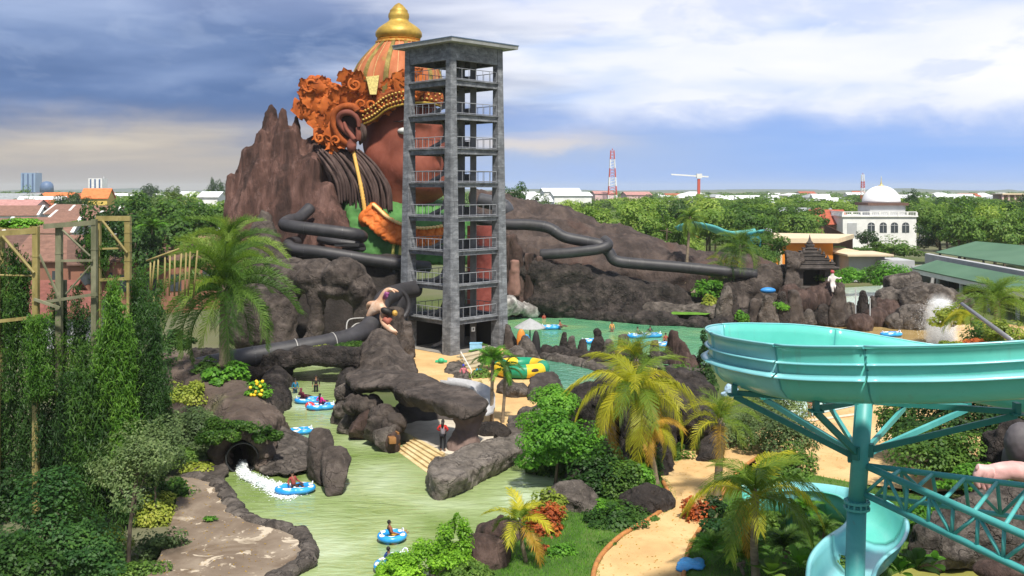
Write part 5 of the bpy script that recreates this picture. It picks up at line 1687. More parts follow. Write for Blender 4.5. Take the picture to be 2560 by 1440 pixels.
# horizontal truss of tubes running right toward the camera
tr = empty('truss_walkway', Vector((pb.x + .5, FD, 0)), 'turquoise tubular steel truss reaching right from the slide post', 'truss')


def chord(a, b, r):
    return MB().tube([a, b], r, 10)


tA = [P(2172, 1165, FD - .1), P(3000, 1268, 24.6)]
tB = [P(2165, 1165, FD - .1), P(3000, 1530, 18.3)]
tC = [P(2160, 1235, FD - .1), P(3000, 1635, 18.3)]
tD = [P(2190, 1240, FD + .6), P(3000, 1361, 24.9)]
for q, r_ in ((tA, .075), (tB, .090), (tC, .085), (tD, .065)):
    chord(q[0], q[1], r_).build('chord', TQD, tr, smooth=True)
for (p, q, n) in ((tB, tC, 12), (tA, tD, 10)):
    for i in range(n + 1):
        t = i / n
        a, b = p[0].lerp(p[1], t), q[0].lerp(q[1], t)
        if i > 0: MB().tube([a, b], .048, 8).build('web_post', TQD, tr, smooth=True)
        if i < n:
            t2 = (i + 1) / n
            c, d_ = p[0].lerp(p[1], t2), q[0].lerp(q[1], t2)
            (MB().tube([a, d_], .045, 8) if i % 2 else MB().tube([b, c], .045, 8)).build('web_brace', TQD, tr, smooth=True)
for i in range(1, 10):
    t = i / 10
    MB().tube([tA[0].lerp(tA[1], t), tB[0].lerp(tB[1], t)], .05, 8).build('cross_strut', TQD, tr, smooth=True)
# lower open slide: comes round from the left behind the post, turns towards the camera, drops away
lo_c = [P(1868, 1252, 43.4), P(1925, 1250, 43.4), P(1990, 1249, 43.2), P(2070, 1256, 42.5), P(2150, 1278, 41), P(2192, 1320, 38.8), P(2180, 1368, 36.5), P(2128, 1412, 34.6), P(2100, 1455, 33.2), P(2095, 1510, 31.8)]
lpts = catmull(lo_c, 8)
lo = empty('lower_slide', Vector((lpts[40].x, lpts[40].y, 0)), 'smaller turquoise slide snaking down to the ground behind the slide post', 'water slide')
UP = [(-1.28, .66), (-1.20, .70), (-1.10, .66), (-1.06, .30), (-.98, -.05), (-.80, -.42), (-.48, -.66), (0, -.74), (.48, -.66), (.80, -.42), (.98, -.05), (1.06, .30), (1.10, .66), (1.20, .70), (1.28, .66)]
LP = [(x * .85, y * .85) for x, y in UP]
for a, b, m_ in ((0, 12, TQ), (12, 26, TQL), (26, 40, TQ), (40, 54, TQL), (54, len(lpts) - 1, TQL)):
    flume('flume_section', lpts[a:b + 1], LP, m_, lo, bank=-.12, thick=-.05)
for i in (14, 30, 46, 60):
    MB().tube([lpts[i] - Vector((0, 0, .72)), Vector((lpts[i].x, lpts[i].y, -.1))], .14, 10).build('support', TQD, lo)
# far turquoise slide roofs behind the palms
fr = [P(1700, 572, 150), P(1730, 560, 149), P(1765, 566, 149), P(1800, 580, 150), P(1840, 585, 151), P(1900, 578, 152)]
flume('wave_slide', catmull(fr, 6), [(-1.6, .3), (-1.1, -.2), (0, -.45), (1.1, -.2), (1.6, .3)], plain('far_turquoise', (.14, .50, .50), .4), None, thick=.08).location.z += 0
tag(bpy.data.objects['wave_slide'], 'far turquoise slide with a wavy top behind the tall thin palm', 'water slide')
MB().beam(P(1885, 590, 150), P(1885, 650, 150), 1.6, 2.2, (0, 1, 0)).build('slide_panel', plain('far_blue', (.03, .28, .40), .5), bpy.data.objects['wave_slide'])
# steel boom over the splash pool
bm0, bm1 = P(2405, 760, 70), P(2530, 852, 60)
bmr = empty('spray_boom', Vector((bm1.x, bm1.y, 0)), 'slanting grey steel pipe boom above the splash pool', 'pipe')
MB().tube([bm0, bm1], [.13, .16], 10).build('boom', plain('boom_steel', (.23, .23, .24), .4, .4), bmr, smooth=True)
MB().tube([bm1, Vector((bm1.x + .1, bm1.y, 0))], .14, 8).build('boom_post', plain('boom_steel', (.23, .23, .24), .4, .4), bmr)
# grey chute behind the shelter
cg = catmull([G(1110, 958, 1.9), G(1150, 962, 1.9), G(1190, 972, 1.8), G(1214, 992, 1.6), G(1216, 1030, 1.0)], 6)
flume('grey_chute', cg, [(-.55, .3), (-.45, -.1), (0, -.3), (.45, -.1), (.55, .3)], plain('chute_grey', (.40, .40, .41), .35), None, thick=.05)
tag(bpy.data.objects['grey_chute'], 'small curved grey slide chute wrapping round the shelter roof', 'water slide')

# ================================================================== POOL TOYS
RB = nmat('ring_blue', [(.015, .22, .62), (.025, .30, .74), (.05, .38, .82)], 1.2, .3, 0, spec=.5)
RWH = nmat('ring_white', [(.70, .74, .78), (.82, .85, .88)], 2, .35, 0)
RRD = plain('ring_red', (.62, .05, .05), .35)


def ring_float(name, c, R, rz, label, group, double=True, squash=1.0, sc_=1.0):
    root = empty(name, (0, 0, 0), label, 'pool float', group)
    path = []
    if double:
        for i in range(48):
            a = 2 * math.pi * i / 48
            w_ = (1.0 - .34 * math.sin(a) ** 2 * (1 if True else 0)) if abs(math.cos(a)) < 1 else 1
            x = 1.15 * R * math.cos(a)
            y = .72 * R * math.sin(a) * (1 - .22 * math.exp(-(x / (.3 * R)) ** 2))
            path.append(Vector((x, y, 0)))
    else:
        path = [Vector((R * .72 * math.cos(2 * math.pi * i / 40), R * .72 * math.sin(2 * math.pi * i / 40), 0)) for i in range(40)]
    n = len(path)
    for nm, r_, m_, dz_ in (('tube', .19 * R + .04, RB, .10), ):
        V, F = [], []
        for i in range(n):
            T = (path[(i + 1) % n] - path[i - 1]).normalized()
            s_ = Vector((T.y, -T.x, 0))
            for k in range(10):
                b = 2 * math.pi * k / 10
                V.append(path[i] + s_ * (r_ * math.cos(b)) + Vector((0, 0, r_ * .85 * math.sin(b) + dz_)))
        for i in range(n):
            for k in range(10):
                F.append((i * 10 + k, i * 10 + (k + 1) % 10, ((i + 1) % n) * 10 + (k + 1) % 10, ((i + 1) % n) * 10 + k))
        MB().add(V, F).build(nm, m_, root, smooth=True)
    # white patches printed round the top of the tube: raised skins a few millimetres proud
    r_ = .19 * R + .04 + .006
    for q in range(8 if double else 6):
        i0 = int(n * q / (8 if double else 6))
        V, F = [], []
        for i in range(5):
            ii = (i0 + i) % n
            T = (path[(ii + 1) % n] - path[ii - 1]).normalized()
            s_ = Vector((T.y, -T.x, 0))
            wid = .6 * math.sin(math.pi * (i + .6) / 5.2)
            for k in range(5):
                b = math.pi / 2 + (k / 2 - 1) * wid + .25 * (-1) ** q
                V.append(path[ii] + s_ * (r_ * math.cos(b)) + Vector((0, 0, r_ * .85 * math.sin(b) + .10)))
        for i in range(4):
            for k in range(4):
                F.append((i * 5 + k, i * 5 + k + 1, (i + 1) * 5 + k + 1, (i + 1) * 5 + k))
        MB().add(V, F).build('white_patch', RWH, root, smooth=True)
    if double:
        MB().tube([(0, -.5 * R, .12), (0, .5 * R, .12)], .14 * R, 10).build('seat_divider', RWH, root, smooth=True)
    for sx in (-1, 1):
        hx = sx * R * (1.15 if double else .72)
        MB().tube(catmull([(hx * .98, -.14, .28), (hx * 1.02, -.06, .38), (hx * 1.02, .06, .38), (hx * .98, .14, .28)], 4), .025, 6).build('handle', RWH, root)
    root.location = c
    root.rotation_euler = (0, 0, rz)
    root.scale = (sc_, sc_, sc_)
    return root


FG = 'blue and white ring floats'
f1 = ring_float('ring_float', G(738, 1226, .12), .72, .25, 'blue double float with a rider on the foaming stream below the tunnel', FG)


def more_float(c, rz, label, s=1.0, src=None):
    o = copy_tree(src or f1)
    o.location = c
    o.rotation_euler = (0, 0, rz)
    o.scale = (s, s, s)
    o['label'] = label
    return o


more_float(G(750, 1080, .1), .5, 'empty blue double float beside the humped rock', .86)
more_float(G(772, 1003, .1), .15, 'blue double float with a dark maroon clad rider below the bridge')
more_float(G(803, 1019, .1), .35, 'blue double float with a rider in pink')
fs1 = ring_float('ring_float', G(980, 1345, .12), .72, .4, 'single round blue and white ring float alone on the open pool', FG, double=False, sc_=.92)
more_float(G(985, 1412, .1), 1.1, 'blue and white float half hidden by the clipped shrub', 1.0)
for (x, y, rz, lb) in ((1378, 820, .2, 'blue float near the far shore with a swimmer lying on it'), (1478, 855, .4, 'blue float behind the pointed rock spikes'), (1596, 842, .1, 'blue float with a rider right of the tall rounded spike'),
                       (1628, 840, .2, 'blue float touching the one with the rider'), (1660, 864, .5, 'blue float beside the big slanted rock')):
    more_float(G(x, y, .1), rz, lb, 1.15)
more_float(G(2228, 838, .15), .3, 'flat pale blue float on the golden splash pool', 1.2)
MB().tube(catmull([G(765, 1016, .15), G(775, 1012, .22), G(785, 1018, .15)], 4), [.1, .16, .2, .22, .22, .22, .2, .16, .1], 10).build('red_cushion', RRD, smooth=True, label='red cushion float wedged between two blue floats', cat='pool float')
# big yellow and green raft
yr = empty('yellow_raft', G(1305, 935, .2), 'big yellow and green inflatable ring raft by the canal', 'raft')
YEL, GRN = nmat('raft_yellow', [(.62, .40, .02), (.75, .52, .03)], 1, .4, 0), nmat('raft_green', [(.01, .20, .10), (.015, .28, .15)], 1, .4, 0)
rc, RR, rt = G(1303, 922, .6) + Vector((0, 0, .1)), 1.75, .55
for k in range(8):
    V, F = [], []
    ns = 7
    for i in range(ns + 1):
        a = 2 * math.pi * (k + i / ns) / 8 + .2
        for j in range(12):
            b = 2 * math.pi * j / 12
            V.append(rc + Vector(((RR + rt * math.cos(b)) * math.cos(a), (RR + rt * math.cos(b)) * math.sin(a), rt * math.sin(b))))
    for i in range(ns):
        for j in range(12):
            F.append((i * 12 + j, (i + 1) * 12 + j, (i + 1) * 12 + (j + 1) % 12, i * 12 + (j + 1) % 12))
    MB().add(V, F).build('raft_panel', YEL if k % 2 == 0 else GRN, yr, smooth=True)
MB().tube([rc + Vector((0, 0, -.1)), rc + Vector((0, 0, .05))], 1.35, 24).build('raft_mat', plain('mat_dark', (.05, .05, .055), .7), yr)
pd = Matrix.Rotation(-math.radians(50), 3, 'Z')
MB().ell(rc + Matrix.Rotation(math.radians(-62), 3, 'Z') @ Vector((RR + rt * .93, 0, .12)), (.05, .34, .16), 10, 6, Matrix.Rotation(math.radians(-62), 3, 'Z')).build('badge', plain('badge_dark', (.06, .03, .025), .5), yr, smooth=True)

# splash: a burst of fine white drops thrown up from the splash pool
rgn = np.random.default_rng(3)
n = 30000
t = rgn.random(n) ** .8
base = np.array(G(2352, 862, 0))
hgt = 4.3 * t
spread = .35 + 1.25 * np.sin(np.pi * np.clip(1 - t * .85, 0, 1) * .8)
off = rgn.normal(size=(n, 3)) * .5
C = base + np.stack([off[:, 0] * spread + .0 * t, off[:, 1] * spread, hgt + off[:, 2] * .2], 1)
C[:, 2] = np.maximum(C[:, 2], .05)
spm = bpy.data.materials.new('spray_white')
spm.use_nodes = True
spb = spm.node_tree.nodes['Principled BSDF']
spb.inputs['Base Color'].default_value = (.92, .95, .97, 1)
spb.inputs['Roughness'].default_value = .6
spb.inputs['Alpha'].default_value = .55
spr = empty('splash', G(2352, 862, 0), 'tall burst of white spray rising from the splash pool', 'splash')
spr['kind'] = 'stuff'
put('droplets', quads_mesh('droplets', leaf_arrays(C, rgn.normal(size=(n, 3)), .034, rgn, .8)), spm, spr)
S.cycles.volume_bounces = 3
mv = bpy.data.materials.new('mist_white')
mv.use_nodes = True
kv = NT(mv.node_tree)
mv.node_tree.nodes.remove(mv.node_tree.nodes['Principled BSDF'])
pvn = kv.n('ShaderNodeVolumePrincipled')
pvn.inputs['Color'].default_value = (.97, .98, .99, 1)
cov = kv.n('ShaderNodeTexCoord')
gsep = kv.n('ShaderNodeSeparateXYZ')
kv.l(cov.outputs['Generated'], gsep.inputs[0])
cx2, cy2 = kv.math('SUBTRACT', gsep.outputs[0], .5), kv.math('SUBTRACT', gsep.outputs[1], .5)
rad2 = kv.math('SQRT', kv.math('ADD', kv.math('MULTIPLY', cx2, cx2), kv.math('MULTIPLY', cy2, cy2)))
fall = kv.math('SUBTRACT', 1.0, kv.smooth(kv.math('ADD', rad2, kv.math('MULTIPLY', gsep.outputs[2], .12)), .12, .46))
nzv = kv.smooth(kv.noise(kv.vscale(cov.outputs['Object'], (1, 1, .45)), 1.6, 5, .6), .34, .66)
topf = kv.math('SUBTRACT', 1.0, kv.smooth(gsep.outputs[2], .45, 1.0))
kv.l(kv.math('MULTIPLY', kv.math('MULTIPLY', kv.math('MULTIPLY', fall, nzv), topf), 4.0), pvn.inputs['Density'])
kv.l(pvn.outputs[0], mv.node_tree.nodes['Material Output'].inputs['Volume'])
mbx = G(2352, 862, 0)
MB().lathe((mbx.x, mbx.y, .1), [(1.1, 0), (1.9, .8), (2.0, 2.2), (1.6, 3.8), (.9, 4.8), (.3, 5.1)], 20).build('mist', mv, spr)

# ================================================================== PEOPLE
SKN = [plain('skin_brown', (.26, .13, .075), .6), plain('skin_tan', (.36, .19, .11), .6)]
HAIRB = plain('hair_black', (.012, .010, .009), .6)


def skin_mesh(name, joints, edges, radii, levels=1, root_i=0):
    me = bpy.data.meshes.new(name)
    me.from_pydata([tuple(j) for j in joints], edges, [])
    o = bpy.data.objects.new('skin_tmp', me)
    COL.objects.link(o)
    md = o.modifiers.new('s', 'SKIN')
    md.use_smooth_shade = True
    for i, r_ in enumerate(radii):
        me.skin_vertices[0].data[i].radius = (r_, r_) if not isinstance(r_, tuple) else r_
    me.skin_vertices[0].data[root_i].use_root = True
    if levels:
        sm = o.modifiers.new('d', 'SUBSURF')
        sm.levels = levels
    dg = bpy.context.evaluated_depsgraph_get()
    new = bpy.data.meshes.new_from_object(o.evaluated_get(dg))
    bpy.data.objects.remove(o)
    bpy.data.meshes.remove(me)
    new.polygons.foreach_set('use_smooth', [True] * len(new.polygons))
    new.name = name
    return new


def person(loc, rz, label, pose='stand', shirt=(.5, .1, .1), trousers=(.03, .03, .04), long_hair=False, scarf=None, skin=0, h=1.68, sleeves=None, arms=None, vest=None, group=None):
    """figure facing -Y at the origin: one continuous skinned body; shirt, trousers, hair as children"""
    k = h / 1.70
    J, E, R = [], [], []

    def add(p, r_, par=None):
        J.append(Vector(p) * k)
        R.append(tuple(x * k for x in r_) if isinstance(r_, tuple) else r_ * k)
        if par is not None: E.append((par, len(J) - 1))
        return len(J) - 1
    sit = pose in ('sit', 'float')
    pz = .92 if not sit else .16
    lean = (0, -.02) if not sit else (0, .18)
    pel = add((0, 0, pz), (.135, .105))
    wa = add((0, lean[1] * .3, pz + .17), (.115, .09), pel)
    ch = add((0, lean[1] * .7, pz + .36), (.145, .105), wa)
    nk = add((0, lean[1], pz + .52), .055, ch)
    hd = add((0, lean[1] - .02, pz + .62), (.075, .085), nk)
    tp = add((0, lean[1] - .01, pz + .74), (.07, .08), hd)
    shirt_js = [(pel, .6), (wa, 1), (ch, 1)]
    arm_j, leg_j = [], []
    for s in (-1, 1):
        sh_ = add((s * .165, lean[1] * .8, pz + .46), .055, ch)
        if arms and arms[0 if s < 0 else 1]:
            el_, wr_ = arms[0 if s < 0 else 1]
            el_, wr_ = Vector(el_) + Vector((0, 0, pz - .92)), Vector(wr_) + Vector((0, 0, pz - .92))
        elif sit:
            el_, wr_ = Vector((s * .30, lean[1] - .02, pz + .25)), Vector((s * .38, -.16, pz + .16))
        else:
            el_, wr_ = Vector((s * .25, .03, pz + .22)), Vector((s * .27, -.05, pz - .03))
        el = add(el_, .042, sh_)
        wr = add(wr_, .030, el)
        d = (wr_ - el_).normalized()
        pa = add(wr_ + d * .07, (.038, .02), wr)
        sd2 = d.cross(Vector((1, 0, 0)) if abs(d.x) < .8 else Vector((0, 1, 0))).normalized()
        for fi, (of, ln) in enumerate(((-.030, .075), (-.010, .088), (.010, .084), (.028, .066))):
            f1_ = add(wr_ + d * (.105 + .004 * fi) + sd2 * of, .0095, pa)
            add(wr_ + d * (.105 + ln) + sd2 * of * 1.1 + Vector((-s * .012, -.012, 0)), .008, f1_)
        add(wr_ + d * .075 - sd2 * .055, .010, wr)
        arm_j.append((sh_, el, wr))
        if sit:
            hp = add((s * .09, 0, pz), .088, pel)
            kn = add((s * .14, -.40, pz + .16), .062, hp)
            an = add((s * .15, -.74, pz + .06), .040, kn)
            ft_ = add((s * .16, -.86, pz + .10), .034, an)
        else:
            hp = add((s * .09, 0, pz - .05), .088, pel)
            kn = add((s * .105, -.02, .49), .060, hp)
            an = add((s * .11, .02, .09), .040, kn)
            ft_ = add((s * .12, -.13, .045), (.042, .032), an)
        leg_j.append((hp, kn, an))
    root = empty('person', (0, 0, 0), label, 'person', group)
    body = put('body', skin_mesh('body', J, E, R), SKN[skin], root)
    ctag = f'{shirt[0]:.2f}_{shirt[1]:.2f}_{shirt[2]:.2f}'
    cm = nmat('cloth_' + ctag, [tuple(c * .8 for c in shirt), shirt], 6, .85, .3, 20, .01)
    # shirt over trunk and upper arms
    sj = [J[pel] + Vector((0, 0, .02)), J[wa], J[ch], J[nk] - Vector((0, 0, .04))]
    sr = [(.150 * k, .120 * k), (.130 * k, .105 * k), (.158 * k, .118 * k), (.07 * k, .07 * k)]
    se = [(0, 1), (1, 2), (2, 3)]
    for (a, b, c) in arm_j:
        i0 = len(sj)
        sj += [J[a], J[b], J[b].lerp(J[c], .75)]
        sr += [.068 * k, .056 * k, .046 * k]
        se += [(2, i0), (i0, i0 + 1), (i0 + 1, i0 + 2)]
    put('shirt', skin_mesh('shirt', sj, se, sr), cm, root)
    if vest:
        put('vest', skin_mesh('vest', [J[pel] - Vector((0, 0, .06)), J[wa], J[ch], J[ch] + Vector((0, 0, .1))], [(0, 1), (1, 2), (2, 3)], [(.17 * k, .135 * k), (.145 * k, .12 * k), (.17 * k, .13 * k), (.12 * k, .1 * k)]),
            nmat('cloth_vest', [tuple(c * .8 for c in vest), vest], 6, .85, .3, 20, .01), root)
    tj, te, tr_ = [J[pel]], [], [(.142 * k, .115 * k)]
    for (a, b, c) in leg_j:
        i0 = len(tj)
        tj += [J[a], J[b], J[c] + Vector((0, 0, .04 if not sit else 0))]
        tr_ += [.098 * k, .072 * k, .056 * k]
        te += [(0, i0), (i0, i0 + 1), (i0 + 1, i0 + 2)]
    ttag = f'{trousers[0]:.2f}_{trousers[1]:.2f}_{trousers[2]:.2f}'
    put('trousers', skin_mesh('trousers', tj, te, tr_), nmat('cloth_' + ttag, [tuple(c * .8 for c in trousers), trousers], 6, .85, .3, 20, .01), root)
    # hair or head scarf: cap that leaves the face free; face features
    H0 = J[hd].lerp(J[tp], .55)
    hb = MB().ell(H0 + Vector((0, .022, .02)) * k, (.094 * k, .100 * k, .112 * k), 14, 10)
    if long_hair or scarf:
        hb.tube([H0 + Vector((0, .04, 0)) * k, H0 + Vector((0, .075, -.16)) * k, H0 + Vector((0, .085, -.36)) * k], [.085 * k, .085 * k, .055 * k], 10)
    hb.build('head_scarf' if scarf else 'hair', plain('scarf_%d' % int(sum(scarf) * 100), scarf, .8) if scarf else HAIRB, root, smooth=True)
    fb = MB()
    fb.ell(H0 + Vector((0, -.105, -.03)) * k, (.014 * k, .022 * k, .022 * k), 8, 6)
    for s in (-1, 1): fb.ell(H0 + Vector((s * .082, .0, -.03)) * k, (.014 * k, .022 * k, .03 * k), 8, 6)
    fb.build('face_relief', SKN[skin], body, smooth=True)
    for s in (-1, 1): MB().ell(H0 + Vector((s * .032, -.092, .005)) * k, (.013 * k, .008 * k, .007 * k), 8, 6).build('eye', HAIRB, body, smooth=True)
    MB().ell(H0 + Vector((0, -.092, -.068)) * k, (.024 * k, .010 * k, .008 * k), 8, 6).build('mouth', plain('lips', (.30, .09, .07), .5), body, smooth=True)
    root.location = loc
    root.rotation_euler = (0, 0, rz)
    return root


PG = None
person(G(1107, 1128, .55), math.pi * .93, 'person with long dark hair, red sleeves and grey vest standing under the shelter roof', 'stand', (.55, .03, .025), (.012, .012, .016), True, h=1.72, vest=(.27, .24, .27),
       arms=(((-.31, .05, 1.20), (-.16, -.12, 1.06)), ((.31, .05, 1.20), (.16, -.12, 1.06))))
person(G(790, 992, -.35), .2, 'person in dark swimwear standing in the channel under the bridge', 'stand', (.03, .025, .025), (.02, .02, .02), h=1.6, skin=0)
person(G(738, 1000, -.5), .6, 'person in a blue top wading at the left of the floats', 'stand', (.02, .16, .28), (.02, .05, .08), True, h=1.55)
person(G(757, 1000, .18), 2.6, 'person in maroon clothes seated on the left blue float', 'sit', (.14, .02, .04), (.05, .01, .02), scarf=(.16, .03, .05), h=1.55)
person(G(803, 1014, .18), 2.8, 'person in a bright pink top seated on the right blue float', 'sit', (.70, .03, .28), (.05, .03, .10), True, h=1.55)
person(G(735, 1222, .12), .8, 'person lying back in the blue float on the foaming stream', 'sit', (.30, .06, .05), (.05, .03, .03), h=1.5)
person(G(981, 1345, .0), 2.0, 'person sunk in the middle of the round single float', 'sit', (.28, .10, .05), (.55, .30, .04), h=1.4)
person(G(978, 1414, .08), 2.4, 'person in a blue top riding the float beside the clipped shrub', 'sit', (.04, .10, .35), (.06, .03, .03), h=1.4)
person(G(1160, 940, .12), .3, 'person in a pink top and blue cap sitting on the rocks by the grey chute', 'sit', (.55, .16, .20), (.25, .10, .10), scarf=(.03, .05, .55), h=1.6)
person(G(1195, 942, .12), -.4, 'person in a bright blue shirt beside the feathery shrub', 'sit', (.02, .33, .62), (.02, .02, .03), h=1.6)
person(G(1403, 820, .2), 1.2, 'swimmer resting on the blue float near the far shore', 'sit', (.35, .12, .08), (.1, .05, .05), h=1.5)
person(G(1360, 816, -.9), .5, 'swimmer in the water left of the far float', 'stand', (.45, .08, .06), (.1, .05, .05), h=1.5)
person(G(1530, 842, -.5), .1, 'person in a yellow orange top standing in the lagoon', 'stand', (.70, .33, .10), (.25, .12, .08), True, h=1.6)
person(G(1596, 838, .2), .4, 'person seated on the blue float right of the tall rounded spike', 'sit', (.10, .18, .10), (.05, .05, .05), h=1.5)
person(G(1625, 836, .1), -.3, 'person in dark clothes seated on the rearmost of two touching floats', 'sit', (.05, .04, .05), (.05, .05, .05), h=1.5)
person(G(1664, 872, -.7), .3, 'person in the lagoon beside the big slanted rock', 'stand', (.40, .08, .06), (.1, .05, .05), h=1.55)
person(G(2345, 858, .05), .3, 'person in red and black with a yellow green towel before the white spray', 'stand', (.35, .08, .08), (.02, .02, .02), h=1.65, vest=(.03, .03, .03))
MB().ell(G(2350, 858, .05) + Vector((.12, -.05, .75)), (.10, .07, .42), 10, 8).build('towel', plain('towel_lime', (.50, .62, .05), .8), smooth=True, label='yellow green towel held by the person at the spray', cat='towel')
person(G(2052, 770, 1.2), .2, 'visitor in a red shirt standing among the rocks below the temple', 'stand', (.62, .04, .03), (.06, .05, .05), h=1.6)
person(G(2024, 1040, .05), .6, 'person in a dark blue outfit walking on the golden plaza behind the slide', 'stand', (.03, .04, .22), (.45, .18, .12), h=1.65)
person(G(2030, 1042, .05), -.5, 'person with bare legs walking beside the one in dark blue', 'stand', (.40, .20, .13), (.38, .20, .13), h=1.6)

# ================================================================== BUILDINGS
BWALL = {k: plain('wall_' + k, c, .85, var=.12, scale=.4) for k, c in dict(white=(.72, .72, .70), cream=(.62, .50, .34), pink=(.62, .42, .42), grey=(.40, .41, .42), orange=(.66, .22, .02), yellow=(.66, .48, .12), brick=(.26, .12, .08)).items()}
ROOFM = {k: nmat('tiles_' + k, [tuple(x * .75 for x in c), c, tuple(min(1, x * 1.25) for x in c)], .9, .85, .6, 3.2, .15, stretch=(1, 1, 3)) for k, c in
         dict(brown=(.21, .115, .085), red=(.36, .09, .05), orange=(.62, .18, .06), grey=(.26, .28, .29), green=(.06, .155, .085), white=(.70, .72, .74), darkbrown=(.13, .075, .058), faded=(.19, .072, .055), pink=(.42, .22, .20)).items()}
GLASSD = plain('window_dark', (.05, .06, .07), .2, spec=.6)


def house(name, c, w, l, hw, hr, rz, wall, roof, label, cat='house', group=None, over=.5, wins=3, gable=True, verge=False):
    """house > wall, roof, window ...; ridge along local X"""
    root = empty(name, (0, 0, 0), label, cat, group)
    mb = MB().box((0, 0, hw / 2 - .3), (w, l, hw + .6))
    if gable:
        for s in (-1, 1):
            mb.add([(s * w / 2, -l / 2, hw), (s * w / 2, l / 2, hw), (s * w / 2, 0, hw + hr * .94), (s * (w / 2 - .25), -l / 2, hw), (s * (w / 2 - .25), l / 2, hw), (s * (w / 2 - .25), 0, hw + hr * .94)],
                   [(0, 1, 2), (5, 4, 3), (0, 2, 5, 3), (1, 4, 5, 2)])
    mb.build('wall', BWALL[wall], root)
    rb = MB()
    e_ = over
    t_ = .18
    if gable:
        for s in (-1, 1):
            a, b = Vector((-w / 2 - e_, s * (l / 2 + e_), hw - e_ * hr / (l / 2))), Vector((w / 2 + e_, s * (l / 2 + e_), hw - e_ * hr / (l / 2)))
            c_, d_ = Vector((w / 2 + e_, 0, hw + hr)), Vector((-w / 2 - e_, 0, hw + hr))
            up = Vector((0, 0, t_))
            rb.hexa([a, b, c_, d_, a + up, b + up, c_ + up, d_ + up])
    else:
        k = min(w, l) / 2
        x, y = w / 2 + e_, l / 2 + e_
        rx = max(.01, w / 2 - l / 2)
        V = [(-x, -y, hw), (x, -y, hw), (x, y, hw), (-x, y, hw), (-rx, 0, hw + hr), (rx, 0, hw + hr), (-x, -y, hw - .15), (x, -y, hw - .15), (x, y, hw - .15), (-x, y, hw - .15)]
        rb.add(V, [(0, 1, 5, 4), (1, 2, 5), (2, 3, 4, 5), (3, 0, 4), (9, 8, 7, 6), (0, 6, 7, 1), (1, 7, 8, 2), (2, 8, 9, 3), (3, 9, 6, 0)])
    r_o = rb.build('roof', ROOFM[roof], root)
    if verge:
        for s in (-1, 1):
            vb = MB()
            for q in (-1, 1):
                vb.beam((s * (w / 2 + e_), q * (l / 2 + e_), hw - e_ * hr / (l / 2) + t_ + .05), (s * (w / 2 + e_), 0, hw + hr + t_ + .05), .7, .16)
            vb.build('verge', BWALL['white'], r_o)
    for i in range(wins):
        x = -w / 2 + w * (i + .5) / wins
        MB().box((x, -l / 2 - .02, hw * .55), (min(1.3, w / wins * .5), .12, hw * .32)).build('window', GLASSD, root)
    root.location = c
    root.rotation_euler = (0, 0, rz)
    return root


hr_ = random.Random(77)
# housing estate seen over and through the frames on the left: (px, ridge row, distance, width, depth, ridge height, turn, wall, roof, label)
est = [(45, 515, 300, 14, 9, 2.6, .1, 'white', 'brown', 'brown tiled house with white gable at the far left edge', 1), (118, 545, 210, 13, 9, 2.8, .05, 'grey', 'brown', 'long brown tiled house with a bare grey gable end', 1), (40, 548, 215, 12, 8, 2.6, -.2, 'white', 'brown', 'brown tiled house behind the green hedge on the frame', 1),
       (200, 528, 250, 13, 9, 2.8, -.3, 'white', 'brown', 'brown tiled house with white verges right of the grey gable', 1), (245, 515, 285, 14, 8, 2.6, -.2, 'white', 'brown', 'row house with brown roof below the orange roofed building', 1), (175, 512, 300, 12, 8, 2.6, -.5, 'white', 'brown', 'brown tiled house behind the long one', 1),
       (108, 492, 380, 16, 12, 2.4, .2, 'cream', 'white', 'cream two storey house with pale flat roof and three windows', 0), (245, 472, 360, 9, 9, 3.2, .1, 'yellow', 'orange', 'yellow house with a bright orange roof', 0), (30, 500, 330, 20, 10, 2.0, .0, 'pink', 'pink', 'pink and white terrace with a pale red roof', 0),
       (45, 484, 420, 18, 12, 2.6, .1, 'grey', 'grey', 'grey roofed house behind the pink terrace', 0), (150, 482, 430, 14, 10, 2.4, -.2, 'cream', 'orange', 'small orange roofed house between trees', 0), (90, 500, 360, 12, 8, 2.4, .3, 'white', 'red', 'red roofed house beside the cream two storey house', 0),
       (60, 590, 150, 12, 9, 2.6, .1, 'brick', 'darkbrown', 'dark brown roofed house behind the first frame', 0), (190, 590, 140, 13, 9, 3.0, -.15, 'brick', 'brown', 'brown roofed house seen through the middle frame', 0), (285, 600, 140, 11, 8, 2.8, .4, 'brick', 'darkbrown', 'dark brown roofed house seen through the tall frame', 0),
       (70, 705, 98, 9, 7, 2.0, .1, 'grey', 'faded', 'faded red roofed shed behind the first frame', 0), (165, 730, 96, 8, 6, 1.8, -.2, 'grey', 'faded', 'faded red roofed shed behind the middle frame', 0), (395, 612, 125, 9, 7, 1.6, .1, 'brick', 'darkbrown', 'low brown roofed shed behind the bamboo poles', 0),
       (480, 560, 150, 6, 6, 2.6, .7, 'brick', 'brown', 'narrow brick house with brown roof behind the left palm', 1), (490, 590, 128, 7, 6, 2.2, .2, 'brick', 'brown', 'brick walled house right behind the left palm', 0)]
for (px, py, d, w, l, hr2, rz, wl, rf, lb, vg) in est:
    top = P(px, py, d)
    hw = max(2.4, top.z - hr2)
    house('house', Vector((top.x, top.y, 0)), w, l, hw, hr2, rz, wl, rf, lb, group='houses of the estate on the left', verge=bool(vg), wins=3 if w > 8 else 2)

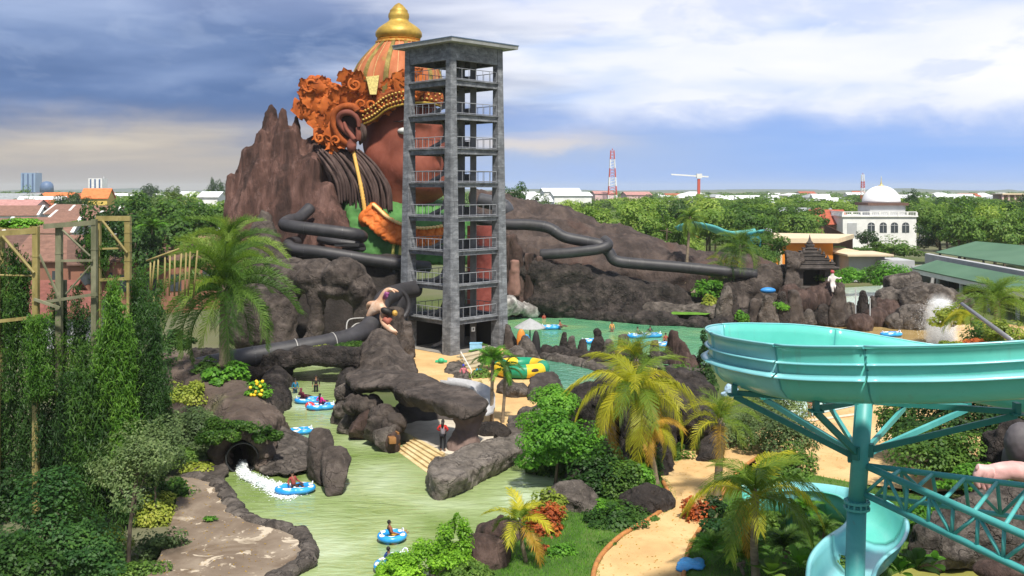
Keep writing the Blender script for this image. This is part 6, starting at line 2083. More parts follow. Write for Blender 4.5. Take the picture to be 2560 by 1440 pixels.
# orange building with the cream roof
ob = empty('orange_building', P(2010, 690, 165), 'orange walled building with a broad cream flat roof behind the temple', 'building')
oz = P(2010, 607, 165).z
MB().box((P(2009, 0, 166).x, 170, oz / 2), (P(2080, 0, 166).x - P(1938, 0, 166).x, 9, oz)).build('wall', BWALL['orange'], ob)
MB().hexa([Vector((x, y, oz)) for x, y in ((P(1922, 0, 164).x, 164.6), (P(2098, 0, 164).x, 164.2), (P(2090, 0, 190).x, 180), (P(1890, 0, 190).x, 186))] + [Vector((x, y, oz + .75)) for x, y in ((P(1922, 0, 164).x, 164.6), (P(2098, 0, 164).x, 164.2), (P(2090, 0, 190).x, 180), (P(1890, 0, 190).x, 186))]).build('roof', BWALL['cream'], ob)
MB().hexa([Vector((x, y, oz + .5)) for x, y in ((P(1890, 0, 172).x, 172), (P(1930, 0, 163).x, 163.5), (P(1930, 0, 190).x, 190), (P(1880, 0, 190).x, 186))] + [Vector((x, y, oz + 1.5)) for x, y in ((P(1890, 0, 172).x, 172), (P(1930, 0, 163).x, 163.5), (P(1930, 0, 190).x, 190), (P(1880, 0, 190).x, 186))]).build('roof_ramp', BWALL['grey'], ob)
MB().beam(P(1951, 607, 165.3), P(1951, 690, 165.3), .5).build('corner_post', BWALL['cream'], ob)
for (x0, x1, yt, yb, d, wl, rf, lb) in ((2080, 2130, 630, 690, 168, 'yellow', 'white', 'small flat roofed building with a bright blue wall beside the orange one'), (2125, 2215, 640, 690, 160, 'grey', 'white', 'low grey flat roofed shed in front of the hedge'), (2205, 2290, 652, 690, 158, 'grey', 'grey', 'long pale compound wall below the round crowned tree')):
    r_ = empty('flat_building', P((x0 + x1) / 2, yb, d), lb, 'building')
    a, b = P(x0, yt, d), P(x1, yt + 8, d)
    MB().box(((a.x + b.x) / 2, d + 4, a.z / 2), (b.x - a.x, 7, a.z)).build('wall', BWALL[wl], r_)
    if x0 != 2205: MB().box(((a.x + b.x) / 2, d + 3.5, a.z + .16), (b.x - a.x + 1.6, 9.5, .3)).build('roof', BWALL['cream'], r_)
    if x0 == 2080:
        MB().box(((a.x + b.x) / 2 + .8, d + .42, 2.6), ((b.x - a.x) * .7, .1, 2.6)).build('wall_panel', plain('panel_blue', (.03, .28, .60), .5), r_)
# white domed building
DD = 255
db = empty('domed_building', P(2200, 612, DD), 'white two storey building with a large white dome and roof balustrade', 'building')
bx0, bx1 = P(2107, 0, DD).x, P(2291, 0, DD).x
zt = P(0, 542, DD).z
wx = MB()
wx.box(((bx0 + bx1) / 2, DD + 8, zt / 2 - .2), (bx1 - bx0, 16, zt + .4))
wx.build('wall', BWALL['white'], db)
MB().box(((bx0 + bx1) / 2, DD + 8, zt + .12), (bx1 - bx0 + .7, 16.7, .3)).build('cornice', BWALL['white'], db)
ba = MB()
for (a, b) in (((bx0, DD - .1), (bx1, DD - .1)), ((bx0 + .1, DD), (bx0 + .1, DD + 15))):
    a, b = Vector((*a, 0)), Vector((*b, 0))
    n = int((b - a).length / 2.1)
    ba.beam(a + Vector((0, 0, zt + 1.25)), b + Vector((0, 0, zt + 1.25)), .3, .22)
    for i in range(n + 1):
        p = a.lerp(b, i / n)
        ba.box((p.x, p.y, zt + .7), (.5, .34, .9))
    for i in range(n * 5):
        p = a.lerp(b, (i + .5) / (n * 5))
        ba.box((p.x, p.y, zt + .7), (.12, .12, .9))
ba.build('balustrade', BWALL['white'], db)
for i, px in enumerate((2178, 2208, 2236, 2264)):
    w_ = P(px + 9, 0, DD).x - P(px - 9, 0, DD).x
    c = P(px, 570, DD)
    fr_ = MB()
    pts = [(c.x - w_ / 2, c.z - 1.2), (c.x + w_ / 2, c.z - 1.2), (c.x + w_ / 2, c.z + .7)] + [(c.x + w_ / 2 * math.cos(a), c.z + .7 + .75 * math.sin(a)) for a in (.5, 1.0, 1.57, 2.1, 2.6)] + [(c.x - w_ / 2, c.z + .7)]
    V = [(x, DD - .06, z) for x, z in pts] + [(x, DD + .1, z) for x, z in pts]
    n = len(pts)
    wn = fr_.add(V, [tuple(range(n)), tuple(range(2 * n - 1, n - 1, -1))] + [(k_, n + k_, n + (k_ + 1) % n, (k_ + 1) % n) for k_ in range(n)]).build('window', GLASSD, db)
    MB().box((c.x, DD - .1, c.z), (.12, .06, 2.4)).box((c.x, DD - .14, c.z + .7), (w_, .05, .14)).build('mullion', BWALL['grey'], wn)
MB().box((P(2130, 0, DD).x, DD - .04, P(0, 573, DD).z), (2.4, .2, 3.2)).build('door', BWALL['grey'], db)
dcx = P(2203, 0, 266).x
zd0, zd1 = zt, P(0, 513, 266).z
MB().box((dcx, 266, (zd0 + zd1) / 2), (P(2246, 0, 266).x - P(2158, 0, 266).x, 9, zd1 - zd0)).build('drum', BWALL['grey'], db)
MB().box((dcx, 266, zd1 + .35), (P(2250, 0, 266).x - P(2150, 0, 266).x, 10.4, .7)).build('drum_eave', ROOFM['darkbrown'], db)
dr_ = (P(2249, 0, 266).x - P(2157, 0, 266).x) / 2
prof = [(dr_ * math.cos(a), dr_ * .92 * math.sin(a)) for a in [i * math.pi / 2 / 14 for i in range(14)]] + [(.1, dr_ * .92)]
MB().lathe((dcx, 266, zd1 + .7), prof, 40).build('dome', nmat('dome_white', [(.78, .79, .80), (.86, .86, .86)], .3, .5, .05, 3, .02), db, smooth=True)
MB().lathe((dcx, 266, zd1 + .7 + dr_ * .92), [(.9, -.15), (.7, .1), (.25, .3), (.30, .55), (.14, .9), (.07, 2.0), (.02, 2.6)], 12).build('dome_spike', plain('spike_gold', (.55, .45, .18), .4, .4), db, smooth=True)
# tiled wing and stair wall left of it, unfinished tower right of it
house('house', Vector((P(2075, 0, 262).x, 266, 0)), 9, 12, P(0, 560, 258).z, 3.4, .1, 'brick', 'red', 'red tiled wing against the left side of the domed building', group=None, wins=2)
house('house', Vector((P(1985, 0, 290).x, 292, 0)), 22, 9, P(0, 538, 290).z, 2.0, .02, 'grey', 'grey', 'long grey roofed building behind the bushy tree left of the dome', wins=5)
house('house', Vector((P(2052, 0, 280).x, 282, 0)), 5, 9, P(0, 540, 280).z, 2.2, 1.3, 'grey', 'red', 'small red gabled house between the grey roof and the dome', wins=1)
wl = MB()
a, b = P(2060, 560, 235), P(2132, 595, 205)
wl.hexa([Vector((a.x, a.y, -.2)), Vector((b.x, b.y, -.2)), Vector((b.x, b.y + .4, -.2)), Vector((a.x, a.y + .4, -.2)), a, b, b + Vector((0, .4, 0)), a + Vector((0, .4, 0))])
wl.build('brick_wall', nmat('brick_dark', [(.10, .04, .03), (.17, .07, .05), (.23, .10, .08)], 2, .9, .4, 6, .05), label='dark red brick wall stepping down below the domed building', cat='wall')
uf = empty('unfinished_tower', P(2312, 600, 275), 'bare grey concrete frame standing right of the domed building', 'building frame')
for i in range(3):
    for j in range(2):
        MB().beam(P(2300 + 12 * i, 520, 275 + 4 * j), Vector((P(2300 + 12 * i, 0, 275 + 4 * j).x, 275 + 4 * j, -.2)), .45).build('post', BWALL['grey'], uf)
for py in (548, 572, 600):
    MB().box((P(2312, 0, 277).x, 277, P(0, py, 277).z), (P(2330, 0, 277).x - P(2295, 0, 277).x, 5, .4)).build('floor_slab', BWALL['grey'], uf)
MB().box((P(2306, 0, 279).x, 279.4, P(0, 560, 279).z), (2.2, .2, 2.2)).build('wall', BWALL['grey'], uf)

# green roofed hall
hall = empty('green_hall', G(2420, 735, 0), 'long open hall with two tiers of dull green metal roofs', 'hall')
E0, E1, R0, R1 = G(2338, 630, 5.3), G(2680, 683, 5.3), G(2440, 603, 7.0), G(2680, 624, 7.0)
E0b = Vector((E0.x + 26, E0.y + 24, 5.3))
up = Vector((0, 0, .12))
rb = MB()
rb.add([E0, E1, R1, R0, E0b, E0 - up, E1 - up], [(0, 1, 2, 3), (0, 3, 4), (5, 6, 1, 0)])
rb.build('upper_roof', nmat('metal_green', [(.055, .125, .070), (.072, .155, .088), (.09, .18, .105)], .12, .6, .15, 1.2, .03), hall)
F0, F1 = G(2312, 634, 4.9), G(2680, 700, 4.9)
MB().hexa([F0 - Vector((0, 0, 1.5)), F1 - Vector((0, 0, 1.5)), F1 + Vector((1, 1, -1.5)), F0 + Vector((1, 1, -1.5)), F0, F1, F1 + Vector((1, 1, 0)), F0 + Vector((1, 1, 0))]).build('clerestory', BWALL['grey'], hall)
L0, L1, U0, U1 = G(2280, 670, 3.4), G(2600, 737, 3.4), G(2342, 650, 4.4), G(2640, 706, 4.4)
MB().add([L0, L1, U1, U0, L0 - up, L1 - up], [(0, 1, 2, 3), (4, 5, 1, 0)]).build('lower_roof', MATS['metal_green'], hall)
fa = MB()
fa.beam(L0 - Vector((-.2, -.3, .45)), L1 - Vector((-.2, -.3, .45)), .25, .6)
fa.build('fascia', BWALL['white'], hall)
ctr = 0
for t in (0.02, .25, .45, .66, .86):
    p = L0.lerp(L1, t) + Vector((.3, .5, 0))
    MB().beam(p - Vector((0, 0, .2)), Vector((p.x, p.y, -.1)), .34).build('post', BWALL['grey'], hall)
w0, w1 = L0 + Vector((8, 6, 0)), L1 + Vector((8, 6, 0))
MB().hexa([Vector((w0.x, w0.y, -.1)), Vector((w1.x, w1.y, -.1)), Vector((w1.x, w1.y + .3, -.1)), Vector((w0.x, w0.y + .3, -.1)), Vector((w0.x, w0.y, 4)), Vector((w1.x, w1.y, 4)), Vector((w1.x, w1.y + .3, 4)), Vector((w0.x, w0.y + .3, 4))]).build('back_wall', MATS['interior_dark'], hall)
MB().hexa([Vector((L0.x + .2, L0.y + .4, -.1)), Vector((w0.x, w0.y, -.1)), Vector((w0.x, w0.y + .3, -.1)), Vector((L0.x + .2, L0.y + .7, -.1)), Vector((L0.x + .2, L0.y + .4, 3.6)), Vector((w0.x, w0.y, 4)), Vector((w0.x, w0.y + .3, 4)), Vector((L0.x + .2, L0.y + .7, 3.6))]).build('end_wall', BWALL['grey'], hall)

# stone temple by the pool
TM = nmat('temple_stone', [(.05, .043, .04), (.085, .073, .066), (.14, .12, .108)], 1.2, .9, .8, 5, .08)
td = 118
tc_ = P(2030, 715, td)
tp_ = empty('stone_temple', Vector((tc_.x, td, 0)), 'dark stone temple with a stepped spired roof and a black doorway', 'temple')
zb_ = tc_.z
MB().box((tc_.x, td + 1, (zb_ - .2) / 2), (5.2, 5, zb_ - .2)).box((tc_.x, td + .7, zb_ - .1), (5.6, 5.4, .3)).build('base', TM, tp_)
for dx_ in (-1.55, 1.55):
    MB().box((tc_.x + dx_, td - .6, zb_ + 1.0), (.5, .5, 2.0)).box((tc_.x + dx_, td - .6, zb_ + 1.9), (.75, .75, .25)).build('pillar', TM, tp_)
MB().box((tc_.x - 1.6, td + 1.6, zb_ + 1.0), (1.2, 3, 2.0)).box((tc_.x + 1.6, td + 1.6, zb_ + 1.0), (1.2, 3, 2.0)).build('body', TM, tp_)
MB().box((tc_.x, td + 1.0, zb_ + 1.0), (2.0, .2, 2.0)).build('doorway', plain('door_black', (.01, .01, .01), .9), tp_)
z = zb_ + 2.05
w = 5.0
rfm = MB()
for i, (w_, h_) in enumerate(((5.4, .28), (4.6, .5), (3.7, .45), (2.9, .42), (2.1, .40), (1.4, .38), (.8, .40))):
    rfm.box((tc_.x, td + .9, z + h_ / 2), (w_, w_ * .9, h_))
    rfm.box((tc_.x, td + .9, z + h_ - .06), (w_ + .18, w_ * .9 + .18, .12))
    if 0 < i < 5:
        for sx in (-1, 1):
            rfm.lathe((tc_.x + sx * w_ * .45, td + .9 - w_ * .40, z + h_), [(.16, 0), (.2, .12), (.1, .3), (.02, .45)], 8)
    z += h_
rfm.lathe((tc_.x, td + .9, z), [(.35, 0), (.42, .2), (.2, .45), (.1, .8), (.02, 1.2)], 10)
rfm.build('roof', TM, tp_)
rock('temple_rock', [Hs([(1962, 625, 117), (2005, 632, 117), (2012, 650, 117), (1995, 670, 116), (1968, 668, 116), (1962, 628, 120), (2008, 640, 120), (1980, 672, 120)]), Hs([(1965, 660, 116.5), (1995, 660, 116.5), (2000, 730, 115.5), (1960, 740, 115.5), (1965, 660, 119), (1998, 665, 119), (2005, 740, 118), (1960, 740, 118)])], .2, .3, .7, ROCKS, label='slanting rock slab rising left of the stone temple')
rock('temple_rock', [('e', P(2000, 760, 114), (2.2, 1.6, 1.8)), ('e', P(2050, 745, 115), (2.4, 1.4, 1.4)), ('e', P(2075, 735, 115.5), (1.6, 1.2, 1.6)), ('e', P(1975, 750, 114.5), (1.4, 1.2, 2.0))], .22, .4, .7, ROCKB, 'ridge', zs=.5, label='brown rock mass carrying the stone temple')


def figure(name, J, E, R, m, label, cat, root_i=0):
    me = skin_mesh(name, J, E, R, 1, root_i)
    return me


# white seated sculpture beside the temple
q = P(2080, 715, 114)
J = [q + Vector(v) for v in ((0, 0, 0), (.02, 0, .55), (.05, 0, 1.0), (.05, -.02, 1.25), (.05, -.05, 1.5), (-.35, 0, .95), (-.5, -.2, .5), (.45, -.05, .95), (.8, -.15, .85), (1.05, -.2, 1.0), (-.15, -.5, -.05), (-.1, -.6, -.7), (.25, -.5, -.05), (.4, -.65, -.75))]
E = [(0, 1), (1, 2), (2, 3), (3, 4), (2, 5), (5, 6), (2, 7), (7, 8), (8, 9), (0, 10), (10, 11), (0, 12), (12, 13)]
WST = nmat('statue_white', [(.50, .46, .44), (.66, .63, .60)], 2, .7, .2)
so = tag(put('white_sculpture', skin_mesh('white_sculpture', J, E, [.3, .26, .32, .13, .22, .14, .1, .14, .1, .12, .2, .12, .2, .12]), WST), 'white painted seated sculpture on the rocks right of the temple', 'sculpture')
MB().ell(J[4] + Vector((0, .06, .1)), (.24, .24, .24)).build('hair', plain('hair_red', (.35, .05, .06), .6), so, smooth=True)

# painted sculpture bending round the slide near the tower
SD = 84.6
SKP = nmat('sculpture_skin', [(.40, .22, .13), (.56, .34, .22), (.72, .56, .44)], .9, .5, .1, spots=[(1.6, .58, .7, (.80, .72, .66), .6)])
S_ = lambda x, y, dd=0: P(x, y, SD + dd)
J = [S_(918, 800), S_(930, 778, -.3), S_(948, 768, -.6), S_(962, 775, -.9), S_(972, 782, -1.1),
     S_(952, 752, -.5), S_(958, 738, -.6), S_(966, 727, -.8), S_(980, 722, -.9), S_(997, 730, -1.0),
     S_(955, 795, -.9), S_(958, 808, -1.1), S_(972, 820, -1.3), S_(986, 832, -1.4), S_(992, 838, -1.4),
     S_(935, 760, -.2), S_(921, 758, 0), S_(918, 775, .2), S_(978, 724, -1.1), S_(988, 732, -1.2), S_(990, 828, -1.6), S_(994, 832, -1.5)]
E = [(0, 1), (1, 2), (2, 3), (3, 4), (2, 5), (5, 6), (6, 7), (7, 8), (8, 9), (3, 10), (10, 11), (11, 12), (12, 13), (13, 14), (2, 15), (15, 16), (16, 17), (8, 18), (18, 19), (13, 20), (20, 21)]
R = [.25, .38, .50, .34, .30, .34, .30, .27, .20, .06, .30, .28, .33, .22, .10, .32, .25, .06, .12, .05, .10, .05]
psc = tag(put('painted_sculpture', skin_mesh('painted_sculpture', J, E, R), SKP), 'painted sculpture of a bare armed figure bending over the fat black slide', 'sculpture')
MB().ell(S_(966, 778, -1.35), (.52, .30, .30), 14, 10, Matrix.Rotation(.4, 3, 'Y')).build('hair', HAIRB, psc, smooth=True)
MB().ell(S_(987, 783, -1.2), (.24, .22, .26), 12, 8).ell(S_(990, 782, -1.35), (.06, .1, .06), 8, 6).build('face', plain('face_gold', (.50, .30, .06), .5), psc, smooth=True)
MB().tube([S_(961, 745, -.72), S_(968, 732, -.95), S_(972, 735, -.95)], [.22, .23, .18], 10).build('arm_band', plain('band_purple', (.26, .07, .20), .5), psc, smooth=True)
MB().tube([S_(962, 795, -1.1), S_(970, 805, -1.2), S_(975, 795, -1.1)], [.34, .34, .24], 10).build('beard', plain('beard_red', (.30, .09, .06), .7), psc, smooth=True)

# pink sculpted arm at the right edge
AD = 44.5
A_ = lambda x, y, dd=0: P(x, y, AD + dd)
PKM = nmat('sculpture_pink', [(.52, .26, .24), (.66, .38, .35), (.76, .52, .48)], .8, .5, .15)
J = [A_(2640, 1200, 1), A_(2570, 1185, .3), A_(2530, 1172), A_(2492, 1176), A_(2466, 1180), A_(2450, 1172), A_(2442, 1190), A_(2446, 1166), A_(2438, 1176), A_(2440, 1205), A_(2448, 1222), A_(2452, 1205), A_(2462, 1228), A_(2464, 1208), A_(2476, 1230), A_(2476, 1206), A_(2488, 1226)]
E = [(0, 1), (1, 2), (2, 3), (3, 4), (4, 5), (5, 7), (7, 8), (5, 6), (6, 9), (9, 10), (4, 11), (11, 12), (4, 13), (13, 14), (3, 15), (15, 16)]
R = [.5, .52, .46, .36, .34, .26, .22, .14, .10, .17, .11, .17, .11, .17, .11, .16, .10]
tag(put('sculpted_arm', skin_mesh('sculpted_arm', J, E, R), PKM), 'giant pink sculpted arm and hand reaching in from the right edge', 'sculpture')
rock('arm_head', [('e', P(2560, 1110, 46), (.9, .8, 1.0)), ('e', P(2560, 1150, 46.5), (1.0, .9, 1.0))], .1, .06, 1, plain('head_grey', (.10, .09, .095), .7), 'f', label='smooth dark grey rounded head shape above the pink arm', cat='sculpture')

# parasols and hut
for (px, py, yb, w_, lb, m_) in ((1325, 796, 880, 40, 'grey parasol over the blue and orange figures at the lagoon', plain('parasol_grey', (.33, .34, .34), .7)),):
    d = dist(yb)
    b = P(px, yb, d)
    pr = empty('parasol', b, lb, 'parasol')
    zt_ = P(0, py, d).z
    MB().lathe((b.x, d, zt_), [(w_ / FPX * d, -.85), (w_ / FPX * d * .98, -.78), (w_ / FPX * d * .5, -.35), (.05, 0)], 12).build('canopy', m_, pr)
    MB().tube([b, Vector((b.x, d, zt_ - .1))], .06, 6).build('pole', RIBM, pr)
for (px, y0, y1, c, lb) in ((1303, 822, 850, (.60, .22, .03), 'orange painted panel under the grey parasol'), (1316, 835, 862, (.03, .22, .45), 'small blue painted panel under the grey parasol'), (1340, 825, 880, (.02, .018, .018), 'black arched stone below the right of the parasol')):
    d = 89.5
    a = P(px, y1, d)
    MB().ell((a.x, d, a.z), (.42, .25, P(0, y0, d).z - a.z), 12, 8).build('painted_board', plain('pp_%d' % px, c, .6), smooth=True, label=lb, cat='panel')
hd_ = 121
hb_ = P(1683, 790, hd_)
hut = empty('ticket_hut', hb_, 'small hut with a pale conical roof on the lagoon shore', 'hut')
MB().lathe((hb_.x, hd_, P(0, 736, hd_).z), [(1.55, -1.0), (1.5, -.92), (.75, -.4), (.08, 0)], 14).build('roof', plain('hut_roof', (.34, .33, .30), .8), hut)
MB().box((hb_.x - .75, hd_ + .3, hb_.z + .9), (.3, 1.2, 1.8)).box((hb_.x + .75, hd_ + .3, hb_.z + .9), (.3, 1.2, 1.8)).box((hb_.x, hd_ + .8, hb_.z + .9), (1.5, .15, 1.8)).build('wall', plain('hut_wall', (.05, .045, .04), .8), hut)
MB().box((hb_.x, hd_ + .1, hb_.z + 1.25), (.55, .3, .5)).build('window', plain('hut_glass', (.02, .08, .16), .2), hut)
MB().box((hb_.x, hd_ - .1, hb_.z + .25), (.9, .3, .9)).build('counter', plain('hut_counter', (.16, .15, .14), .7), hut)
for (px, py, d, w_, lb) in ((1712, 727, 122, 3.2, 'long pale stone ledge right of the hut'), (1720, 752, 121, 2.6, 'second pale stone ledge below the first')):
    MB().box(P(px, py, d), (w_ * 1.5, 1.6, .5)).build('stone_ledge', plain('ledge_pale', (.40, .33, .24), .8), label=lb, cat='ledge', bevel=.08)
MB().box(P(1722, 760, 119), (.9, .5, .6)).build('blue_bin', plain('bin_blue', (.03, .22, .55), .5), label='small blue box beside the hut', cat='box', bevel=.06)
MB().ell(P(1920, 726, 112), (.9, .5, .35)).build('blue_cover', plain('bin_blue', (.03, .22, .55), .5), smooth=True, label='bright blue crumpled cover left of the temple', cat='cover')
MB().ell(P(2272, 777, 109), (.55, .5, .75)).build('blue_barrel', plain('bin_blue', (.03, .22, .55), .5), smooth=True, label='blue barrel among the pale boulders by the splash pool', cat='barrel')
for i, (px, y0, y1, d) in enumerate(((2139, 720, 785, 107), (2175, 745, 795, 106))):
    MB().tube([P(px, y0, d), P(px, y1, d)], .07, 6).build('metal_pole', plain('pole_pale', (.42, .44, .45), .5), label=['dark slim pole left of the egg shaped rock', 'white slim pole right of the egg shaped rock'][i], cat='pole')
# street lamp by the hedge
lp_ = empty('street_lamp', P(2206, 628, 190), 'small white street lamp arching over the hedge', 'street lamp')
a = P(2206, 640, 190)
MB().tube([Vector((a.x, 190, 0)), P(2206, 612, 190)], .09, 6).build('pole', BWALL['grey'], lp_)
MB().tube([P(2206, 612, 190), P(2203, 609, 190), P(2198, 609, 190)], .08, 6).box(P(2196, 610, 190), (.7, .3, .15)).build('lamp_head', BWALL['white'], lp_)
# crumpled blue tarp on the path, bird-white wrap by the slide
tb = []
for i in range(14):
    tb.append(('e', G(1728 + hr_.uniform(-22, 26), 1412 + hr_.uniform(-12, 10), .3), (.3, .25, .09), Matrix.Rotation(hr_.uniform(0, 3), 3, 'Z')))
rock('tarpaulin', tb, .05, .07, 3, plain('tarp_blue', (.05, .27, .60), .45), 'ridge', smooth=1, label='crumpled blue tarpaulin lying at the edge of the golden path', cat='tarpaulin')
rock('tarpaulin', [('e', G(1828, 975, .6), (.5, .3, .5)), ('e', G(1822, 985, .3), (.6, .3, .3))], .06, .08, 3, plain('tarp_pale', (.35, .50, .66), .5), 'ridge', smooth=1, label='pale blue wrap hanging beside the turquoise slide', cat='tarpaulin')

# ================================================================== SKYLINE
GB = plain('tower_glass', (.22, .32, .46), .3, var=.12, scale=.08)
for (px, yt, w_, d, lb) in ((70, 432, 36, 1500, 'pale blue glass high rise far on the left horizon'), (238, 446, 34, 1050, 'white and blue striped office block on the left horizon')):
    t_ = P(px, yt, d)
    ww = w_ / FPX * d
    r_ = empty('office_block', Vector((t_.x, d, 0)), lb, 'building')
    MB().box((t_.x, d + ww / 2, t_.z / 2), (ww, ww, t_.z)).build('wall', GB if px < 100 else BWALL['white'], r_)
    for k in range(3):
        MB().box((t_.x + ww * (k - 1) * .33, d - .3, t_.z * .52), (ww * .10, .8, t_.z * .9)).build('glass_strip', plain('strip_blue', (.05, .10, .22), .3), r_)
    MB().box((t_.x + ww * .45, d + ww / 2, t_.z + 1.2), (1, 1, 2.4)).build('roof_mast', BWALL['grey'], r_)
MB().lathe(P(117, 467, 1400), [(9, -8), (9, 0), (8, 4), (5, 7), (.3, 8)], 16).build('far_dome', plain('dome_blue', (.08, .14, .26), .5), smooth=True, label='small dark blue dome on the left horizon', cat='dome')


def lattice_mast(px, yt, d, w0, w1, label, bands):
    t_ = P(px, yt, d)
    r_ = empty('radio_mast', Vector((t_.x, d, 0)), label, 'mast')
    Hh = t_.z
    red, wh = plain('mast_red', (.50, .08, .05), .6), BWALL['white']
    for k in range(bands):
        z0, z1 = Hh * k / bands, Hh * (k + 1) / bands
        mb = MB()
        a0, a1 = w0 + (w1 - w0) * k / bands, w0 + (w1 - w0) * (k + 1) / bands
        for i in range(4):
            s0 = Vector(((-1, 1, 1, -1)[i], (-1, -1, 1, 1)[i], 0))
            s1 = Vector(((-1, 1, 1, -1)[(i + 1) % 4], (-1, -1, 1, 1)[(i + 1) % 4], 0))
            b_ = Vector((t_.x, d, 0))
            mb.beam(b_ + s0 * a0 + Vector((0, 0, z0)), b_ + s0 * a1 + Vector((0, 0, z1)), w1 * .42)
            n = 3
            for q in range(n):
                za, zb_2 = z0 + (z1 - z0) * q / n, z0 + (z1 - z0) * (q + 1) / n
                aa = a0 + (a1 - a0) * q / n
                mb.beam(b_ + s0 * aa + Vector((0, 0, za)), b_ + s1 * aa + Vector((0, 0, zb_2)), w1 * .22)
        mb.build('mast_section', red if k % 2 == 0 else wh, r_)
    MB().tube([t_, t_ + Vector((0, 0, Hh * .03))], w1 * .3, 5).build('aerial', red, r_)
    return r_


lattice_mast(1531, 376, 620, 3.2, 1.0, 'red and white lattice radio mast right of the tower', 7)
lattice_mast(2157, 436, 560, 1.2, .6, 'small red and white mast rising left of the white dome', 6)
cd = 760
cr_ = empty('tower_crane', Vector((P(1746, 0, cd).x, cd, 0)), 'white and red tower crane with a long level jib', 'crane')
MB().beam(Vector((P(1746, 0, cd).x, cd, 0)), P(1747, 447, cd), 2.0).build('crane_mast', plain('mast_red', (.50, .08, .05), .6), cr_)
MB().beam(P(1678, 436, cd), P(1771, 442, cd), 1.2, 1.0).build('jib', BWALL['white'], cr_)
MB().box(P(1748, 440, cd), (4, 3, 3.5)).build('cab', BWALL['white'], cr_)
# apartment frame at the right edge
ap = empty('apartment_block', P(2535, 505, 420), 'pinkish unfinished apartment block at the right edge of the horizon', 'building')
t_ = P(2545, 478, 420)
for k in range(4):
    MB().box((t_.x, 424, 3.5 + 3.3 * k - .6), (14, 10, .6)).build('floor_slab', BWALL['cream'], ap)
    for j in range(6): MB().box((t_.x - 6.5 + 2.6 * j, 420, 1.6 + 3.3 * k), (.7, .7, 2.7)).build('column', BWALL['pink'], ap)
MB().box((t_.x, 426, 6.5), (13, 5, 13)).build('back_wall', plain('apt_shade', (.28, .20, .18), .8), ap)
# city far away: many low pale buildings
cty = random.Random(31)
proto = {}
for rf in ('white', 'grey', 'red', 'orange', 'brown'):
    for wl_ in ('white', 'cream'):
        proto[(rf, wl_)] = None
k_ = 0
for side in ('L', 'R'):
    for i in range(75 if side == 'R' else 30):
        px = cty.uniform(1270, 2560) if side == 'R' else cty.uniform(20, 560)
        d = cty.uniform(420, 1400)
        x = (px - CX) / FPX * d
        rf, wl_ = cty.choice(['white', 'white', 'grey', 'white', 'white', 'grey', 'white', 'white', 'white', 'brown', 'red']), cty.choice(['white', 'white', 'cream'])
        gp = 'far pale buildings on the right horizon' if side == 'R' else 'far pale buildings on the left horizon'
        lb = 'low pale building far off among the trees towards the ' + ('right' if side == 'R' else 'left') + ' horizon'
        s = cty.uniform(.45, .85) * (1 + d / 1800)
        hz = cty.uniform(.75, 1.22)
        if proto[(rf, wl_)] is None:
            proto[(rf, wl_)] = house('far_building', (0, 0, 0), 16, 11, 7.2, 2.4, 0, wl_, rf, lb, 'building', gp, wins=4, gable=cty.random() < .6)
            o = proto[(rf, wl_)]
        else:
            o = copy_tree(proto[(rf, wl_)])
        o['label'], o['group'] = lb, gp
        o.location = (x, d, 0)
        o.scale = (s * cty.uniform(.7, 1.5), s, hz)
        o.rotation_euler = (0, 0, cty.uniform(-.5, .5))
for (px, y0, d, w_, hz, lb) in ((1400, 471, 520, 19, 1.6, 'long white warehouse roof behind the ridge'), (1425, 481, 430, 16, 1.4, 'second white warehouse roof nearer than the first'), (1312, 491, 330, 16, 1.6, 'small pale roofed building at the top of the ridge'), (1505, 478, 640, 12, 1.6, 'pink roofed building at the foot of the radio mast'), (1590, 480, 560, 14, 1.6, 'reddish tiled building right of the radio mast'), (532, 480, 330, 6, 1.6, 'white roofed building left of the rock spires')):
    t_ = P(px, y0, d)
    house('warehouse', Vector((t_.x, d, 0)), w_, 16, t_.z - hz, hz, .1, 'white' if 'white' in lb or 'pale' in lb else 'pink', 'white' if 'white' in lb or 'pale' in lb else 'pink', lb, 'warehouse', wins=5)
hills = MB()
hp2 = []
for i in range(41):
    x = -2600 + i * 130
    hp2.append((x, 5200, 10 + 14 * noise.noise(Vector((i * .35, 2.1, 0))) + 8 * noise.noise(Vector((i * .9, 5.1, 0)))))
V = [Vector(p) for p in hp2] + [Vector((p[0], 5000, -1)) for p in hp2] + [Vector((p[0], 5600, -1)) for p in hp2]
n = 41
hills.add(V, [(n + i, n + i + 1, i + 1, i) for i in range(n - 1)] + [(i, i + 1, 2 * n + i + 1, 2 * n + i) for i in range(n - 1)])
hills.build('hills', nmat('hill_green', [(.03, .06, .04), (.05, .08, .05)], .004, .9, 0), smooth=True, kind='structure')

